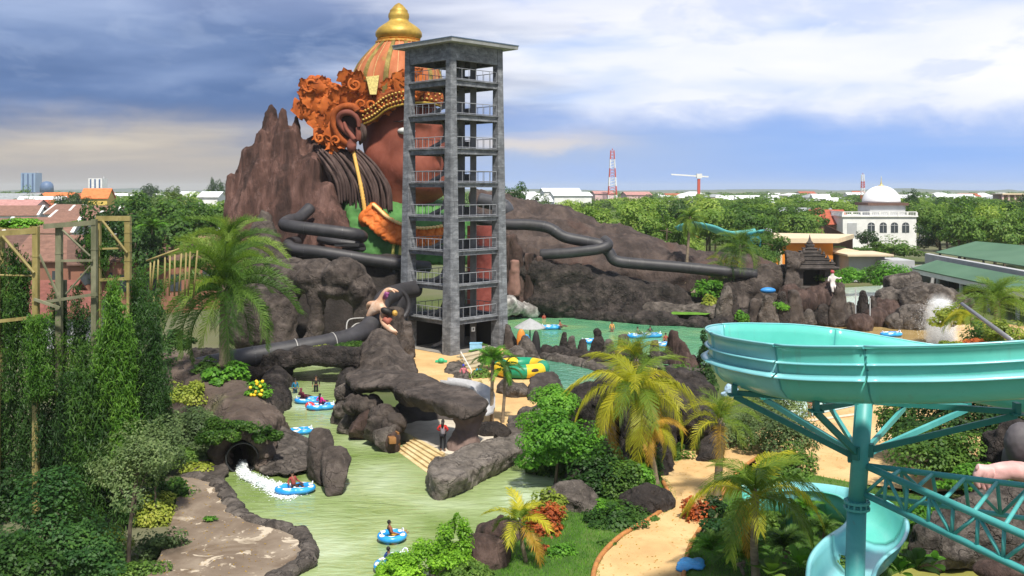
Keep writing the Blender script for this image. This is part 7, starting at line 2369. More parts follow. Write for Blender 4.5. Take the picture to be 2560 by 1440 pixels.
# ================================================================== TREES BEYOND THE PARK
tp = []
specs = [('leafy_tree', 12, (5.4, 5.2, 4.4), 3400, .36, L_MID, 'round mid green tree'), ('leafy_tree', 12.5, (6.2, 5.8, 4.6), 3800, .38, L_MID, 'broad mid green tree'), ('leafy_tree', 11, (4.6, 4.8, 4.0), 3000, .34, L_DARK, 'dark green dense tree'),
         ('leafy_tree', 12, (5.2, 5.2, 4.2), 3000, .36, L_LIGHT, 'pale yellow green tree'), ('leafy_tree', 13.6, (4.0, 4.0, 5.4), 2800, .34, L_DARK, 'tall narrow dark tree'), ('leafy_tree', 10.5, (5.6, 5.4, 3.6), 3200, .34, L_LIGHT, 'low spreading light green tree'),
         ('leafy_tree', 12, (4.8, 4.8, 4.6), 3000, .34, L_GREY, 'dull grey green tree')]
for i, (nm, h, rad, n, lf_, lm, lb) in enumerate(specs):
    tp.append((make_tree(nm, h, rad, n, lf_, lm, 40 + i, r0=.26, nclump=24, spread=.34, hollow=.45, limbs=6), lb, h, rad))
tr_r = random.Random(8)
used = [False] * len(tp)
EXC = [(2085, 2320, 155, 262), (1890, 2110, 140, 196), (2270, 2700, 100, 160), (2040, 2140, 200, 262), (60, 330, 100, 260), (0, 330, 130, 330), (2120, 2300, 140, 185), (1960, 2060, 250, 292)]


def put_tree(i, px, d, s, zone, hz=1.0, top=None, label=None):
    root, lb, h, rad = tp[i]
    if used[i]:
        o = copy_tree(root)
    else:
        used[i] = True
        o = root
    x = (px - CX) / FPX * d
    if top is not None: hz = P(0, top, d).z / h / s
    o.location = (x, d, 0)
    o.rotation_euler = (0, 0, tr_r.uniform(0, 6.28))
    o.scale = (s, s, s * hz)
    tag(o, label or (lb + ' ' + zone[0]), 'tree', zone[1])
    return o


ZR = ('in the wooded belt behind the long rock ridge', 'trees of the belt behind the ridge')
ZR2 = ('in the wood to the right of the white domed building', 'trees of the wood right of the dome')
ZM = ('between the ridge and the white domed building', 'trees between ridge and dome')
ZL = ('among the houses left of the rock spires', 'trees among the left houses')
cnt = 0
rows = [(150, 10), (172, 11), (198, 12), (228, 13), (262, 14), (302, 15), (350, 16), (410, 17)]
for (d, n) in rows:
    for j in range(n * 2):
        px = 1235 + (2620 - 1235) * (j + tr_r.uniform(.1, .9)) / (n * 2)
        dd = d * tr_r.uniform(.94, 1.06)
        if px < 1420 and dd < 185: continue
        if px < 1330 and dd < 260: continue
        if px < 1900 and dd < 152: continue
        if px > 2280 and dd < 170: continue
        if any(a < px < b and c < dd < e_ for a, b, c, e_ in EXC): continue
        if 2090 < px < 2300 and dd < 255: continue
        zone = ZR if px < 1850 else (ZM if px < 2170 else ZR2)
        w = [2.4, 2.4, .9, 4, .4, 4, 1.3] if px < 1800 else [3.4, 3.4, 2.0, 2, 1.0, 2, 1]
        i = tr_r.choices(range(len(tp)), w)[0]
        # rows of the photograph: crown tops fall from the horizon down to about 560 by the ridge
        cap = 15 - (tr_r.uniform(6, 44) if px < 1900 else tr_r.uniform(4, 38)) / FPX * dd
        hgt = min(max(5.5, cap * tr_r.uniform(.86, 1.02)), 13.8)
        put_tree(i, px, dd, tr_r.uniform(.75, 1.15) * (1 if d > 180 else .85), zone, hz=1).scale[2] = hgt / tp[i][2]
        cnt += 1
for (d, n) in [(150, 4), (185, 6), (230, 6), (345, 8), (390, 9), (440, 10)]:
    for j in range(n):
        px = -20 + 590 * (j + tr_r.uniform(.1, .9)) / n
        dd = d * tr_r.uniform(.94, 1.06)
        if px < 345 and dd < 335: continue
        i = tr_r.choices(range(len(tp)), [3, 3, 2, 2, .6, 2, 1])[0]
        cap = 15 - tr_r.uniform(2, 30) / FPX * dd
        put_tree(i, px, dd, tr_r.uniform(.7, 1.1), ZL).scale[2] = min(max(6, cap), 15) / tp[i][2]
        cnt += 1
# trees that stand out
for (i, px, d, top, s, lb) in ((2, 290, 135, 480, .95, 'large dark evergreen behind the tall bamboo frame'), (0, 400, 128, 492, 1.05, 'large bushy tree in front of the rock spires'), (2, 340, 120, 540, .7, 'dark tree low behind the tall bamboo frame'), (1, 455, 140, 500, .8, 'bushy tree between the house gables and the spires'),
                               (4, 530, 420, 442, .6, 'slim dark conifer left of the rock spires'), (4, 552, 425, 446, .55, 'second slim conifer touching the rock spires'), (6, 430, 380, 462, .7, 'thin crowned grey tree on the left horizon'), (2, 160, 345, 478, .7, 'dark tree right of the cream two storey house'),
                               (2, 205, 340, 482, .7, 'dark tree left of the yellow house'), (2, 372, 620, 458, 1.3, 'dark domed tree on the left horizon'), (0, 60, 430, 462, 1.0, 'round tree on the horizon at the far left'),
                               (2, 1284, 300, 453, .85, 'dark round tree touching the right tower column'), (4, 2278, 330, 470, .8, 'tall tree rising right of the white dome'), (0, 2235, 178, 588, .88, 'round crowned tree in front of the domed building'), (3, 1990, 200, 535, .8, 'bushy yellow green tree behind the orange building'),
                               (2, 2170, 215, 572, .55, 'small dark tree before the domed building windows'), (1, 2450, 250, 480, 1.0, 'big tree in the wood above the green roofs'), (2, 2500, 210, 520, .9, 'dark tree right above the green roofs'), (1, 2400, 195, 540, .8, 'light bush like tree beside the green roof end'),
                               (2, 2345, 200, 560, .75, 'dense tree between domed building and green roofs'), (3, 1720, 160, 590, .55, 'bright bushy tree behind the far turquoise slide'), (0, 1920, 150, 560, .6, 'bushy tree at the left end of the cream roof')):
    put_tree(i, px, d, s, ZL, top=top, label=lb)['group'] = 'single trees that stand out'
# far canopy past the individual trees
rgf = np.random.default_rng(12)
n = 70000
dd = 440 + 1500 * rgf.random(n) ** 1.6
ncl = 900
cd_ = 440 + 1600 * rgf.random(ncl) ** 1.4
cpx = rgf.uniform(-60, 2640, ncl)
cx_ = (cpx - CX) / FPX * cd_
crr = rgf.uniform(5, 11, ncl)
ch_ = rgf.uniform(4, 9.5, ncl)
ix = rgf.integers(0, ncl, n)
o = rgf.normal(size=(n, 3))
o /= np.linalg.norm(o, axis=1, keepdims=True)
C = np.stack([cx_[ix] + o[:, 0] * crr[ix] * 1.2, cd_[ix] + o[:, 1] * crr[ix], ch_[ix] * .55 + np.abs(o[:, 2]) * ch_[ix] * .6], 1)
N = o + np.array([0, 0, .5])
tag(put('far_canopy', quads_mesh('far_canopy', leaf_arrays(C, N, 1.5, rgf, .7)), L_MID), 'distant tree canopy stretching to the horizon', 'trees', None, 'stuff')
# hedges on the right
hg = [make_bush('hedge', (6.5, 1.2, 1.3), 2600, .22, L_MID, 61, G(2130, 650, 0) + Vector((0, 0, 1.5)), 'clipped hedge running behind the cream flat roofs', 'hedge', stems=3)]
for (px, py, d, rad, lm, n, lb) in ((2150, 685, 128, (3.0, 2.2, 2.0), L_VIV, 2600, 'vivid green rounded bush right of the temple'), (2240, 690, 127, (3.0, 2.2, 2.1), L_VIV, 2600, 'vivid green bush in front of the green roofed hall'), (2195, 680, 129, (2.4, 2, 2.2), L_MID, 2200, 'mid green bush between the two vivid ones'),
                                    (1768, 720, 117, (1.7, 1.5, 1.9), L_VIV, 1800, 'round leafy bush beside the hut and the tall palm'), (1775, 755, 114, (.9, .8, 1.2), L_YEL, 900, 'small yellow green bush under the round leafy one'), (1855, 795, 108, (.8, .7, 1.2), L_VIV, 900, 'green bush at the foot of the standing rocks'), (1950, 765, 109, (.9, .7, .9), L_VIV, 800, 'small bush growing between the standing rocks'),
                                    (2060, 690, 118, (.9, .8, 1.0), L_MID, 700, 'small creeper on the right temple pillar'), (1908, 660, 140, (2, 2, 2.2), L_MID, 1600, 'bush at the left corner of the orange wall'), (1885, 650, 135, (3.2, 2.4, 2.6), L_MID, 2400, 'bush below the far blue panel'),
                                    (2380, 790, 92, (2.2, 1.8, 1.6), L_YEL, 1800, 'yellow green bush under the steel boom')):
    make_bush('bush', rad, n, .20, lm, int(px), P(px, py, d) - Vector((0, 0, rad[2] * .5)), lb, 'bush', 'bushes round the temple and lagoon')

# ================================================================== PALMS
STD = dict(n=60, droop=1.0, leaf=.30, up=.35, hang=.8, vee=.25, w=.017)
COCO = dict(n=90, droop=1.3, leaf=.36, up=.5, hang=2.2, vee=.05, w=.0115)
FEATH = dict(n=64, droop=1.0, leaf=.36, up=.5, hang=.9, vee=.6, sweep=.7, w=.010)
YOUNG = dict(n=44, droop=.8, leaf=.34, up=.5, hang=.6, vee=.3, w=.03)
PLUME = dict(n=120, droop=.95, leaf=.25, up=.5, hang=1.0, vee=1.0, sweep=.6, w=.0085)
d = 66
palm('feather_palm', P(562, 905, d), P(560, 730, d), 5.6, 34, 'large feathery palm standing left of the arched rock', .26, 'plume', PLUME, [L_FROND, L_MID, L_MID, L_FROND, L_MID], seed=3, tilt=(-48, 82), dry=0, lean=.1)
palm('feather_palm', P(560, 890, 70), P(575, 640, 70), 4.6, 22, 'second feathery palm rising behind the large one', .2, 'plume', PLUME, [L_MID, L_LIGHT, L_FROND], seed=8, tilt=(-20, 85), lean=.2)
palm('coconut_palm', P(1628, 1190, 53), P(1588, 985, 51.5), 4.0, 19, 'coconut palm with broad yellowing fronds over the dark cave', .17, 'coco', COCO, [L_FRONDY, L_FRONDY, L_FROND], seed=5, tilt=(-32, 62), dry=2)
palm('coconut_palm', P(1585, 1000, 62), P(1590, 905, 62), 2.8, 18, 'upright bushy palm behind the yellow coconut palm', .16, 'feath', FEATH, [L_FROND, L_FRONDY, L_LIGHT], seed=15, tilt=(-35, 85))
palm('coconut_palm', P(1640, 1200, 50), P(1625, 1075, 50), 2.0, 9, 'short palm under the yellow coconut palm', .13, 'coco', COCO, [L_FRONDY, L_FRONDO], seed=16, tilt=(-40, 40))
palm('slender_palm', P(1790, 1262, 47.2), P(1802, 1060, 47.2), 2.3, 16, 'slender palm with a brown trunk at the bend of the path', .16, 'feath', FEATH, [L_FROND, L_FROND, L_FRONDY], seed=6, tilt=(-30, 85), dry=1, lean=.08)
palm('coconut_palm', P(1893, 1500, 37), P(1888, 1250, 37), 3.1, 15, 'coconut palm with arching yellow green fronds below the slide', .13, 'coco', COCO, [L_FRONDY, L_FROND, L_FROND], seed=21, tilt=(-28, 78), lean=.1, dry=1)
palm('small_palm', P(1320, 1425, 39.5), P(1300, 1310, 39.5), 1.75, 11, 'small yellow palm on the lawn beside the pool', .07, 'young', YOUNG, [L_FRONDY, L_FRONDY, L_FROND], seed=31, tilt=(-25, 75), dry=1, lean=.05)
palm('tall_palm', P(1711, 778, 121.5), P(1725, 548, 121.5), 2.6, 26, 'tall thin palm with a dense drooping crown', .17, 'std', STD, [L_MID, L_FROND, L_FROND], seed=41, tilt=(-65, 80), lean=.5, dry=1)
palm('tall_palm', P(1838, 745, 118), P(1850, 622, 118), 4.2, 22, 'bushy palm with drooping fronds left of the orange building', .2, 'feath', FEATH, [L_FROND, L_MID], seed=42, tilt=(-50, 80), lean=.1)
palm('tall_palm', P(1805, 748, 119), P(1812, 668, 119), 3.2, 14, 'lower drooping palm beside the end of the long black slide', .18, 'feath', FEATH, [L_FROND, L_FRONDY], seed=43, tilt=(-50, 50), lean=.1)
palm('thin_palm', P(1230, 1058, 63.4), P(1232, 905, 63.4), 1.7, 14, 'left of two thin palms on the golden plaza', .10, 'young', YOUNG, [L_VIV, L_MID], seed=51, tilt=(-25, 80), lean=.05)
palm('thin_palm', P(1256, 1058, 63.4), P(1262, 925, 63.4), 1.4, 12, 'right of two thin palms on the golden plaza', .085, 'young', YOUNG, [L_VIV, L_MID], seed=52, tilt=(-40, 60), lean=.05)
palm('feather_palm', P(2495, 840, 88), P(2492, 760, 88), 4.0, 30, 'dense feathery palm at the right edge above the slide', .25, 'feath', FEATH, [L_FROND, L_LIGHT, L_MID], seed=61, tilt=(-35, 85), lean=.1)
palm('coconut_palm', P(2440, 860, 80), P(2430, 800, 80), 2.6, 9, 'low yellow palm beside the splash pool spray', .14, 'coco', COCO, [L_FRONDY, L_FROND], seed=62, tilt=(-20, 40), azi=[180, 205, 150, 230, 120, 170, 30, 260, 300])
for (px, py, d_, L, lb, ms, sd_) in ((1780, 1400, 39.5, 1.2, 'fern like clump of green palm leaves beside the path', [L_MID, L_VIV], 71), (1860, 1420, 38.2, 1.3, 'dense low fern palm under the yellow green coconut palm', [L_MID, L_VIV], 72), (2010, 1300, 41.5, 1.1, 'fern palm clump left of the slide post', [L_VIV, L_MID], 73), (1960, 1390, 38.8, 1.2, 'green fern palm below the lower turquoise slide', [L_MID, L_DARK], 74),
                                     (2060, 1350, 39.5, 1.0, 'small fern palm against the lower slide', [L_MID], 75), (380, 580, 118, 2.2, 'grassy palm clump behind the bamboo poles', [L_VIV, L_MID], 76)):
    palm('fern_palm', P(px, py, d_), P(px, py - 14 * 40 / d_, d_), L, 20, lb, .05, 'young', YOUNG, ms, 'plant', 'fern palms and low clumps', tilt=(5, 80), seed=sd_)

# broad leaved plants (banana-like) bottom right
def broadleaf(name, base, L, n, m, label, seed, cat='plant', up=(25, 80)):
    rg = random.Random(seed)
    mb = MB()
    for i in range(n):
        az, pit = i * 2.4 + rg.uniform(-.3, .3), math.radians(up[1] + (up[0] - up[1]) * (i + .5) / n)
        l_ = L * rg.uniform(.75, 1.1)
        w = l_ * .2
        V, F = [], []
        for k in range(9):
            t = k / 8
            r_ = l_ * (t * math.cos(pit))
            z = l_ * (t * math.sin(pit) - .45 * t * t)
            c = Vector((math.cos(az) * r_, math.sin(az) * r_, z))
            s_ = Vector((-math.sin(az), math.cos(az), 0)) * w * (math.sin(math.pi * min(1, max(0, (t - .18) / .82))) ** .7 if t > .18 else .04) + Vector((0, 0, .0))
            up_ = Vector((0, 0, .25 * w))
            V += [c - s_ + up_ * (1 if t > .2 else 0), c, c + s_ + up_ * (1 if t > .2 else 0)]
        for k in range(8):
            F += [(k * 3, k * 3 + 1, k * 3 + 4, k * 3 + 3), (k * 3 + 1, k * 3 + 2, k * 3 + 5, k * 3 + 4)]
        mb.add([Vector(v) + Vector(base) for v in V], F)
    return mb.build(name, m, smooth=True, label=label, cat=cat, group='broad leaved plants')


for i, (px, py, d_, L, lm, lb) in enumerate(((2000, 1420, 37.5, 1.3, L_VIV, 'broad leaved plant with paddle leaves beside the lower slide'), (2290, 1425, 36.5, 1.3, L_MID, 'dark broad leaved plant on the pond bank'), (2250, 1435, 36, 1.1, L_VIV, 'broad leaved plant at the foot of the slide post'), (1930, 1440, 36.5, 1.2, L_MID, 'paddle leaved plant below the yellow green palm'), (2330, 1415, 37, .9, L_VIV, 'small broad leaved plant at the edge of the pond'))):
    broadleaf('broadleaf_plant', P(px, py, d_), L, 12, lm, lb, 80 + i)

# ================================================================== SHRUBS AND TREES IN THE PARK
def shrub(px, py, d, rad, n, leaf, lm, label, cat='bush', group='shrubs in the park', seed=None, spread=.42, low=-.1, nclump=18, aspect=.5, hollow=.45, stems=5):
    return make_bush('shrub', rad, n, leaf, lm, seed if seed is not None else int(px * 3 + py), P(px, py, d), label, cat, group, nclump=nclump, spread=spread, low=low, aspect=aspect, hollow=hollow, stems=stems)


t1 = make_tree('leafy_tree', 4.6, (2.15, 1.7, 1.55), 9500, .115, L_VIV, 90, r0=.09, crown_z=2.25, nclump=30, spread=.42, hollow=.35, limbs=9)
t1.location = P(1385, 1215, 50.5)
tag(t1, 'vivid green leafy tree in front of the yellow coconut palm', 'tree')
t2 = make_tree('leafy_tree', 4.0, (1.6, 1.4, 1.45), 5500, .115, L_VIV, 91, r0=.06, crown_z=1.9, nclump=20, spread=.45, limbs=7)
t2.location = P(1385, 1112, 57)
tag(t2, 'smaller bright tree rising behind the vivid leafy tree', 'tree')
for a in ((1500, 1240, 48.5, (1.5, 1.2, 1.9), 4200, .13, L_DARK, 'dark shrub between the vivid tree and the cave'), (1560, 1260, 48, (1.3, 1.1, 1.7), 3600, .13, L_MID, 'leafy shrub against the dark boulder at the path'), (1530, 1330, 44, (1.4, 1.1, 1.0), 2600, .12, L_DARK, 'low dark shrub on the lawn under the trees'), (1590, 1225, 49.5, (1.0, .9, 1.3), 2600, .13, L_VIV, 'bright shrub beside the cave pillar'),
          (1480, 1180, 54, (1.3, 1.0, 1.5), 2600, .13, L_MID, 'mid green shrub behind the vivid tree'), (1610, 1310, 45, (.9, .8, .6), 1500, .10, L_MID, 'low shrub next to the orange kerb'), (1360, 1330, 43, (.9, .8, 1.0), 1800, .11, L_RED, 'rust red shrub behind the small yellow palm'), (1370, 1290, 45, (.9, .7, 1.1), 1600, .11, L_YEL, 'yellowing shrub over the rust red one'),
          (1400, 1400, 40.5, (.75, .6, .55), 1500, .10, L_VIV, 'low green shrub on the front lawn'), (1345, 1400, 40.6, (.42, .4, .65), 900, .09, L_RED, 'small flame red shrub on the lawn'), (1455, 1420, 40, (.5, .4, .4), 600, .10, L_MID, 'small plant at the front of the lawn'), (1520, 1380, 41.5, (.6, .5, .4), 800, .10, L_MID, 'small plant near the kerb on the lawn'),
          (1745, 1300, 44.6, (.7, .6, .9), 1500, .10, L_RED, 'red leaved shrub right of the golden path'), (1775, 1290, 44.8, (.7, .6, .8), 1300, .10, L_DARK, 'dark shrub behind the red leaved one'),
          (1930, 1150, 55, (2.3, 1.8, 2.6), 6500, .10, L_GREY, 'fine leaved olive bush behind the palms right of the path'), (1990, 1190, 52, (1.3, 1.1, 1.4), 2600, .11, L_MID, 'dense green bush at the edge of the golden plaza'), (1860, 1130, 57, (1.4, 1.2, 2.3), 3000, .10, L_GREY, 'fine leaved olive bush close to the slender palm'), (1950, 1040, 62, (1.8, 1.4, 2.0), 3200, .11, L_GREY, 'grey green bush under the bracket arm of the slide'),
          (2440, 1110, 52, (3.6, 2.4, 2.9), 9000, .14, L_DARK, 'broad dark tree crown behind the truss'), (2340, 1190, 49, (2.8, 1.8, 2.1), 8000, .12, L_MID, 'sunlit green bush right of the slide post'), (2280, 1110, 55, (2.2, 1.5, 2.4), 4500, .13, L_MID, 'green bush behind the slide post'), (2450, 1215, 47, (1.7, 1.2, .8), 2600, .12, L_VIV, 'low bright bush before the dark cliff'),
          (2300, 1320, 42, (1.4, 1.0, .8), 2600, .11, L_VIV, 'bright low shrub seen through the truss'), (2180, 1300, 45, (1.2, 1, .7), 1700, .11, L_MID, 'shrub hidden behind the post flange'), (2370, 1290, 44, (1.0, .8, .6), 1500, .11, L_YEL, 'yellow green shrub under the truss'),
          (1770, 900, 84, (.75, .7, 2.2), 2400, .14, L_DARK, 'narrow column shrub by the edge of the turquoise slide'), (1762, 975, 72, (.9, .8, 1.6), 2200, .13, L_DARK, 'dark shrub left of the turquoise slide'), (1700, 960, 72, (1.0, .9, 1.4), 2200, .13, L_MID, 'round green shrub beside the slanted rock'), (1730, 985, 69, (1.1, .9, .8), 1700, .12, L_MID, 'low green shrub on the rocks by the slide'),
          (1200, 950, 79, (1.1, .9, 1.1), 2000, .12, L_MID, 'feathery shrub on the rock by the entrance steps'), (1225, 905, 82, (1.2, 1.0, 1.0), 2000, .12, L_VIV, 'bright shrub under the two thin palms'), (1190, 985, 72, (.5, .4, .8), 900, .10, L_MID, 'small tuft beside the grey chute'),
          (2470, 860, 78, (2.2, 1.6, 1.5), 3000, .14, L_MID, 'green bush at the base of the feathery palm'), (2520, 850, 74, (1.6, 1.2, 1.2), 1900, .14, L_YEL, 'yellowing bush at the right edge'), (2430, 868, 76, (1.3, .9, .7), 1500, .13, L_RED, 'rust red foliage under the steel boom'), (2380, 870, 74, (1.1, .8, .5), 1100, .12, L_YEL, 'yellow shrub before the white spray'),
          (565, 960, 64, (1.4, 1.1, 1.2), 1300, .26, L_VIV, 'bright broad leaved bush on the brown rock bank'), (520, 935, 66, (.9, .8, .8), 800, .22, L_MID, 'small bush behind the bright broad leaved one'), (640, 990, 60.5, (.7, .6, .8), 700, .16, L_VIV, 'leafy plant with yellow flowers over the channel'),
          (545, 1105, 52.3, (1.0, .6, 1.0), 5000, .085, L_VINE, 'creeper hanging thickly over the tunnel mouth'), (668, 1100, 52.4, (.8, .5, .6), 3200, .085, L_VINE, 'creeper draped over the right of the tunnel mouth'), (490, 1130, 54.5, (1.5, 1.0, 1.9), 6000, .09, L_GREY, 'grey green shrub left of the tunnel'), (608, 1074, 52.6, (1.1, .6, .42), 3200, .085, L_VINE, 'mossy yellow growth on the rock above the tunnel'),
          (1420, 1195, 52.5, (1.3, 1.0, 1.3), 3600, .12, L_MID, 'leafy shrub under the right of the vivid tree'), (1455, 1255, 48.5, (1.2, .9, 1.0), 3000, .12, L_DARK, 'dark shrub over the pale mound shaped rock'), (1620, 1190, 51, (.8, .7, 1.5), 1900, .12, L_DARK, 'dark upright shrub leaning on the cave pillar'), (1345, 1180, 52.5, (.7, .6, .7), 1600, .11, L_MID, 'shrub at the left foot of the vivid tree'), (1480, 1300, 46, (1.0, .8, .7), 2400, .11, L_VIV, 'bright low shrub at the back of the front lawn'), (1700, 1150, 54.5, (.6, .5, .8), 900, .11, L_MID, 'shrub at the right of the cave opening'),
          (500, 1080, 55.5, (1.4, .9, 1.2), 4200, .085, L_GREY, 'grey green shrub above and left of the tunnel'), (455, 1160, 53, (1.1, .8, 1.0), 2800, .09, L_MID, 'mid green bush between bank and deck'), (1690, 1330, 45, (.3, .3, .2), 200, .09, L_MID, 'small weed at the edge of the path'), (2080, 1430, 36, (.9, .7, .5), 1500, .10, L_MID, 'ground plants at the foot of the lower slide'), (1830, 1350, 41.5, (1.3, 1, .7), 2600, .11, L_BUSH, 'dark undergrowth below the yellow green coconut palm'), (1900, 1310, 43, (1.2, .9, .8), 2400, .11, L_MID, 'undergrowth behind the yellow green coconut palm'),
          (470, 1005, 62, (1.3, 1.0, 1.2), 2200, .12, L_YEL, 'yellow green shrub on the slope of the rock bank'), (420, 1120, 54, (.9, .8, 2.0), 3000, .10, L_GREY, 'tall grey green sapling beside the dark vines'), (500, 1185, 52.5, (.9, .7, .6), 1500, .10, L_YEL, 'yellow green tuft where the bank meets the deck'),
          (760, 870, 79.5, (1.6, .6, .35), 1200, .09, L_YEL, 'strip of moss along the rock bridge'), (870, 865, 80.5, (1.6, .7, .4), 1200, .09, L_VINE, 'moss hanging under the fat black slide'), (1160, 1150, 54, (.35, .3, .25), 300, .09, L_MID, 'tuft of grass at the foot of the shelter pillar'), (1190, 1140, 55, (.4, .3, .25), 300, .09, L_YEL, 'yellow tuft on the pale rock bank'), (525, 1298, 44, (.3, .22, .10), 250, .07, L_VIV, 'tiny weed growing on the concrete deck'), (640, 1115, 57, (.3, .5, .5), 500, .09, L_VINE, 'leafy tuft at the pool corner below the bank')):
    shrub(*a)
yf = MB()
for i in range(14): yf.ell(P(640 + hr_.uniform(-16, 18), 968 + hr_.uniform(-16, 20), 60.0), .10, 8, 6)
fl_o = yf.build('flower', plain('petal_yellow', (.80, .55, .02), .6), None)
yfp = [o for o in COL.objects if o.get('label') == 'leafy plant with yellow flowers over the channel'][0]
fl_o.location = fl_o.location - yfp.location
fl_o.parent = yfp
# clipped bright shrub at the bottom
cs_ = [((1080, 1440, 37.6), (1.55, 1.1, 1.15)), ((1130, 1420, 38.2), (.75, .7, 1.75)), ((1000, 1450, 37.2), (.9, .8, .75)), ((1170, 1455, 37), (.9, .7, .6))]
for i, (c, rad) in enumerate(cs_):
    shrub(*c, rad, 6500, .07, L_CLIP if i != 3 else L_MID, ['dense clipped bright green shrub at the bottom of the pool', 'cone shaped crest of bright shrub above the clipped one', 'rounded bright shrub overhanging the half hidden float', 'dark low shrub at the bottom beside the boulder'][i], seed=200 + i, hollow=.8, spread=.28, nclump=40, low=-.3)
# left bank: slender trees, bushes, vines on bamboo frames
t3 = make_tree('slender_tree', 5.2, (1.7, 1.4, 1.6), 6500, .085, L_GREY, 95, r0=.09, crown_z=4.6, nclump=20, spread=.42, hollow=.3, limbs=9, aspect=.35)
t3.location = P(322, 1470, 38.5)
t3.rotation_euler = (0, .08, 0)
tag(t3, 'slender grey green tree with a thin brown trunk at the bottom left', 'tree')
t4 = make_tree('slender_tree', 4.8, (1.5, 1.3, 2.0), 5000, .085, L_GREY, 96, r0=.06, crown_z=3.4, nclump=20, spread=.4, hollow=.3, limbs=8, aspect=.35)
t4.location = P(395, 1330, 45)
tag(t4, 'second grey green tree leaning over the deck edge', 'tree')
for a in ((120, 1400, 39, (2.6, 1.6, 2.6), 11000, .10, L_BUSH, 'large dark green bush filling the bottom left corner'), (40, 1460, 37, (1.6, 1.2, 1.6), 4000, .11, L_DARK, 'dark bush at the very bottom left'), (215, 1440, 38, (1.3, 1.0, 1.2), 3500, .10, L_BUSH, 'green bush right of the large corner bush'), (270, 1400, 40, (.8, .7, 1.2), 2200, .09, L_YEL, 'pale yellow green shrub beside the slender trunk'),
          (410, 1400, 41, (1.2, 1.0, 1.1), 3400, .085, L_GREY, 'silvery shrub between slender trunk and deck'), (380, 1300, 45.5, (1.4, 1.1, 1.3), 3200, .10, L_YEL, 'yellow green bush below the second grey tree'), (440, 1260, 48, (1.0, .8, 1.2), 2600, .10, L_VINE, 'green bush at the left end of the deck'), (330, 1440, 38.2, (1.1, .8, .6), 2000, .09, L_MID, 'ground cover at the foot of the slender trunk'), (15, 1290, 42, (1.2, 1, 1.6), 2800, .12, L_DARK, 'dark shrub at the left edge'), (350, 1190, 52, (1.6, 1.1, 1.0), 2600, .11, L_DARK, 'shaded shrub behind the slender trees'),
          (390, 960, 68, (1.5, 1.2, 2.2), 3000, .13, L_DARK, 'dark bush between vines and rock bank'), (430, 870, 74, (1.5, 1.2, 1.2), 2000, .14, L_DARK, 'dark bush under the feathery palm')):
    shrub(*a)
log = MB().tube([P(372, 1440, 39.5), P(405, 1405, 40.5), P(432, 1360, 42)], [.10, .09, .06], 7)
log.build('fallen_branch', plain('branch_red', (.30, .10, .04), .8), smooth=True, label='reddish fallen branch along the edge of the deck', cat='branch')

BAM = nmat('bamboo_yellow', [(.17, .135, .045), (.27, .22, .08), (.37, .31, .13)], 1.5, .6, .25, 5, .02, stretch=(1, 1, .5), spots=[(3, .6, .72, (.15, .13, .04), .6)])
BAMG = nmat('bamboo_grey', [(.10, .105, .06), (.17, .17, .105), (.25, .245, .16)], 1.5, .7, .25, 5, .02, stretch=(1, 1, .5))
FRD = 44.0


def trellis(label, posts, beams, braces, m, d=FRD):
    r_ = empty('bamboo_trellis', Vector((P(posts[0][0], 0, d).x, d, 0)), label, 'frame', 'tall bamboo frames on the left')
    for (px, yt, yb, w_, dd) in posts:
        D_ = d + dd
        top = P(px, yt, D_)
        bot = Vector((top.x, D_, -.1)) if yb is None else P(px, yb, D_)
        mb = MB().beam(bot, top, w_, w_, (0, 1, 0))
        for t in (.3, .45, .6, .75, .9):
            mb.beam(bot.lerp(top, t), bot.lerp(top, t) + Vector((0, 0, .05)), w_ * 1.12, w_ * 1.12, (0, 1, 0))
        mb.build('post', m, r_)
    for (x0, y0, x1, y1, w_, dd) in beams:
        MB().beam(P(x0, y0, d + dd), P(x1, y1, d + dd), w_ * .8, w_).build('beam', m, r_)
    for (x0, y0, x1, y1, w_, dd) in braces:
        MB().tube([P(x0, y0, d + dd), P(x1, y1, d + dd)], w_, 6).build('brace', m, r_)
    return r_


trellis('left bamboo frame with a yellow post and a diagonal brace', [(90, 566, None, .24, 0), (-8, 566, None, .2, .2), (6, 590, None, .18, 1.6)], [(-10, 584, 92, 577, .24, -.05), (-30, 572, 92, 566, .14, 1.6), (-20, 805, 70, 795, .14, -.2)], [(6, 590, 85, 682, .07, -.2), (0, 688, 88, 690, .05, .2)], BAM)
trellis('middle bamboo frame of grey posts with cross bars', [(148, 560, None, .25, .6), (236, 548, None, .22, .4), (160, 700, None, .20, 2)], [(110, 566, 240, 556, .22, .35), (150, 652, 232, 651, .10, .2), (105, 756, 242, 735, .13, .1), (85, 748, 150, 770, .12, -.2)], [(156, 575, 225, 640, .05, .3), (98, 636, 146, 740, .06, .1), (165, 735, 230, 660, .04, .3)], BAMG)
trellis('tall right bamboo frame with a yellow top bar', [(246, 543, None, .2, .9), (320, 543, 700, .24, .9), (320, 700, None, .10, .9)], [(242, 546, 326, 546, .22, .82), (246, 700, 325, 696, .13, .85), (246, 622, 318, 620, .08, .85)], [(256, 552, 318, 632, .06, .7)], BAM)
# bamboo poles of the little fence
pr_ = random.Random(6)
bf = empty('bamboo_fence', P(420, 720, 60), 'row of thin yellow bamboo poles with a slanting rail', 'fence')
for i in range(10):
    x = 368 + i * 13 + pr_.uniform(-4, 4)
    MB().tube([P(x + pr_.uniform(-8, 8), 740, 60), P(x + 6, 648 - i * 2.4, 60)], .055, 6).build('pole', BAM, bf, smooth=True)
MB().tube([P(366, 652, 59.9), P(448, 622, 59.9)], .06, 6).build('rail', BAM, bf, smooth=True)
MB().tube([P(384, 740, 60), P(392, 890, 60)], .06, 6).build('pole', BAM, bf, smooth=True)


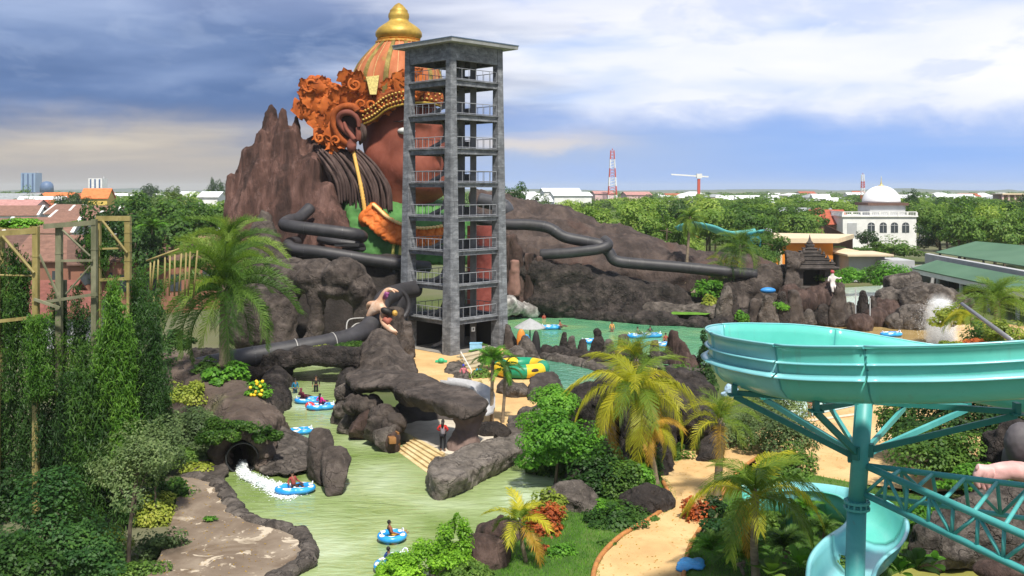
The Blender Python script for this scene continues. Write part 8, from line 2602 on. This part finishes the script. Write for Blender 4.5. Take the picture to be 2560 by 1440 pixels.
def vine(px0, px1, yt, yb, d, n, leaf, lm, label, seed, strings=14, thick=.5, taper=.35, aspect=.28, droop=.9, funnel=0.0):
    """hanging strings of leaves"""
    rg = np.random.default_rng(seed)
    sx = rg.uniform(px0, px1, strings)
    top = yt + rg.uniform(0, (yb - yt) * taper, strings)
    bot = yb - rg.uniform(0, (yb - yt) * taper, strings)
    sd_ = d + rg.uniform(-thick, thick, strings)
    if funnel: top = yt + np.abs((sx - (px0 + px1) / 2) / (px1 - px0)) * 2 * (yb - yt) * .28 + rg.uniform(0, 40, strings)
    bot = np.maximum(bot, top + 25)
    w_ = (bot - top) / (bot - top).sum()
    ix = rg.choice(strings, size=n, p=w_)
    t = rg.random(n)
    py = top[ix] + t * (bot - top)[ix]
    sway = np.sin(t * 6 + ix * 1.7) * .08
    X = (sx[ix] - CX) / FPX * sd_[ix] + rg.normal(size=n) * .13 + sway
    Y = sd_[ix] + rg.normal(size=n) * .16
    Z = CH - (py - HY) / FPX * sd_[ix]
    C = np.stack([X, Y, np.maximum(Z, 0)], 1)
    N = np.stack([rg.normal(size=n) * .6, -1 + rg.normal(size=n) * .5, .7 + rg.normal(size=n) * .4], 1)
    return tag(put('hanging_vine', quads_mesh('hanging_vine', leaf_arrays(C, N, leaf, rg, aspect, droop)), lm), label, 'vine', 'vines hanging on the bamboo frames')


vine(0, 70, 590, 1010, 44.6, 9000, .085, L_VINE, 'thin vine curtain inside the left bamboo frame', 1, 16)
vine(72, 130, 775, 1010, 43.5, 6500, .08, L_CASC, 'bright thick vine sleeve round the yellow post', 2, 14, .35, .12)
vine(-10, 100, 860, 1330, 45.2, 12000, .095, L_DARK, 'dark vine mass below the left frame', 3, 26, .7)
vine(130, 245, 800, 1290, 44.8, 13000, .09, L_VINE, 'vine mass below the middle frame', 4, 24, .6)
vine(246, 330, 672, 1260, 43.8, 15000, .12, L_CASC, 'long bright green vine cascading from the tall frame', 5, 26, .5, .62, .22, funnel=.75)
vine(180, 270, 900, 1330, 43.6, 9000, .12, L_VINE, 'lower dark vine in front of the middle frame', 6, 16, .4, .3, .22)
vine(318, 400, 720, 1290, 45.6, 14000, .10, L_DARK, 'deep shaded vine wall right of the bright cascade', 7, 24, .8)
vine(60, 330, 1000, 1380, 46.5, 14000, .11, L_DARK, 'deep green undergrowth behind the frames', 8, 34, .9, .4)
vine(205, 262, 560, 720, 45.2, 2600, .08, L_VINE, 'sparse vine on the middle of the tall frame', 9, 8, .3)
vine(330, 420, 900, 1200, 52, 9000, .11, L_DARK, 'dark leaves between the vines and the rock bank', 10, 18, .8)
shrub(50, 566, 44.9, (1.1, .5, .30), 2200, .075, L_VIV, 'fringe of bright leaves on top of the left frame', group='vines hanging on the bamboo frames', stems=0)
shrub(195, 562, 45, (.6, .4, .16), 700, .07, L_VIV, 'small leafy crest on the middle frame beam', group='vines hanging on the bamboo frames', stems=0)
vine(130, 250, 690, 1000, 45.6, 9000, .085, L_DARK, 'dark hanging creeper between the middle posts', 11, 18, .5, .55)
vine(330, 400, 640, 900, 47.5, 7000, .09, L_VINE, 'creeper hanging behind the bamboo pole fence', 12, 14, .6, .5)
vine(0, 60, 640, 900, 45.4, 5000, .08, L_DARK, 'dark creeper behind the left bamboo frame', 13, 10, .4, .4)
vine(225, 345, 850, 1330, 44.6, 14000, .11, L_DARK, 'dark hanging foliage under the bright cascade', 14, 26, .6, .4, .22)
vine(95, 200, 880, 1300, 44.2, 10000, .09, L_DARK, 'dark trailing foliage round the foot of the middle frame', 15, 18, .5, .45)
rgl = np.random.default_rng(5)
fl_pts = []
for poly, zz, nn in ((PX([(1490, 1500), (1512, 1385), (1668, 1270), (1640, 1172), (1760, 1120), (1815, 1210), (1745, 1325), (1700, 1500)], .24), .255, 260), (PX([(460, 1190), (545, 1205), (620, 1310), (755, 1350), (650, 1500), (380, 1450)], .3), .315, 240), (PX([(1960, 1060), (2130, 1020), (2130, 1180), (2010, 1180)], .05), .065, 160)):
    pl = [(q.x, q.y) for q in poly]
    xs, ys = [q[0] for q in pl], [q[1] for q in pl]
    k_ = 0
    while k_ < nn:
        x, y = rgl.uniform(min(xs), max(xs)), rgl.uniform(min(ys), max(ys))
        if inside(x, y, pl):
            fl_pts.append((x, y, zz))
            k_ += 1
C = np.array(fl_pts)
tag(put('fallen_leaves', quads_mesh('fallen_leaves', leaf_arrays(C, np.array([0, 0, 1.0]) + rgl.normal(size=C.shape) * .2, .06, rgl, .45)), L_FRONDO), 'dry leaves fallen on the path and the deck', 'leaves', None, 'stuff')
# lawn blades
rgg = np.random.default_rng(77)
polys = [PX([(1150, 1500), (1190, 1410), (1240, 1345), (1345, 1270), (1420, 1225), (1500, 1160), (1640, 1160), (1690, 1230), (1690, 1275), (1600, 1320), (1510, 1385), (1490, 1500)], .2), PX([(1700, 1500), (1720, 1385), (1790, 1300), (1830, 1190), (2000, 1180), (2300, 1240), (2400, 1360), (2230, 1425), (2200, 1510)], .2)]
V = []
for poly in polys:
    pl = [(p.x, p.y) for p in poly]
    xs, ys = [p[0] for p in pl], [p[1] for p in pl]
    cnt_ = 0
    while cnt_ < 16000:
        x, y = rgg.uniform(min(xs), max(xs)), rgg.uniform(min(ys), max(ys))
        if not inside(x, y, pl): continue
        cnt_ += 1
        h_ = rgg.uniform(.05, .14)
        a = rgg.uniform(0, 6.28)
        dx_, dy_ = math.cos(a) * .012, math.sin(a) * .012
        lx, ly = rgg.normal() * .04, rgg.normal() * .04
        V += [(x - dx_, y - dy_, .19), (x + dx_, y + dy_, .19), (x + lx + dx_ * .3, y + ly + dy_ * .3, .2 + h_), (x + lx - dx_ * .3, y + ly - dy_ * .3, .2 + h_)]
tag(put('grass', quads_mesh('grass', np.array(V)), L_VIV), 'short green grass blades of the lawns', 'grass', None, 'stuff')

# ================================================================== AIR
hm = bpy.data.materials.new('haze_air')
hm.use_nodes = True
ht = hm.node_tree
ht.nodes.remove(ht.nodes['Principled BSDF'])
pv = ht.nodes.new('ShaderNodeVolumePrincipled')
pv.inputs['Color'].default_value = (.86, .90, .96, 1)
pv.inputs['Density'].default_value = .00011
pv.inputs['Anisotropy'].default_value = .1
ht.links.new(pv.outputs[0], ht.nodes['Material Output'].inputs['Volume'])
hz_o = MB().box((0, 2950, 20.9), (7600, 6100, 43.6)).build('haze', hm)
tag(hz_o, 'thin pale air over the whole scene', 'haze', None, 'stuff')
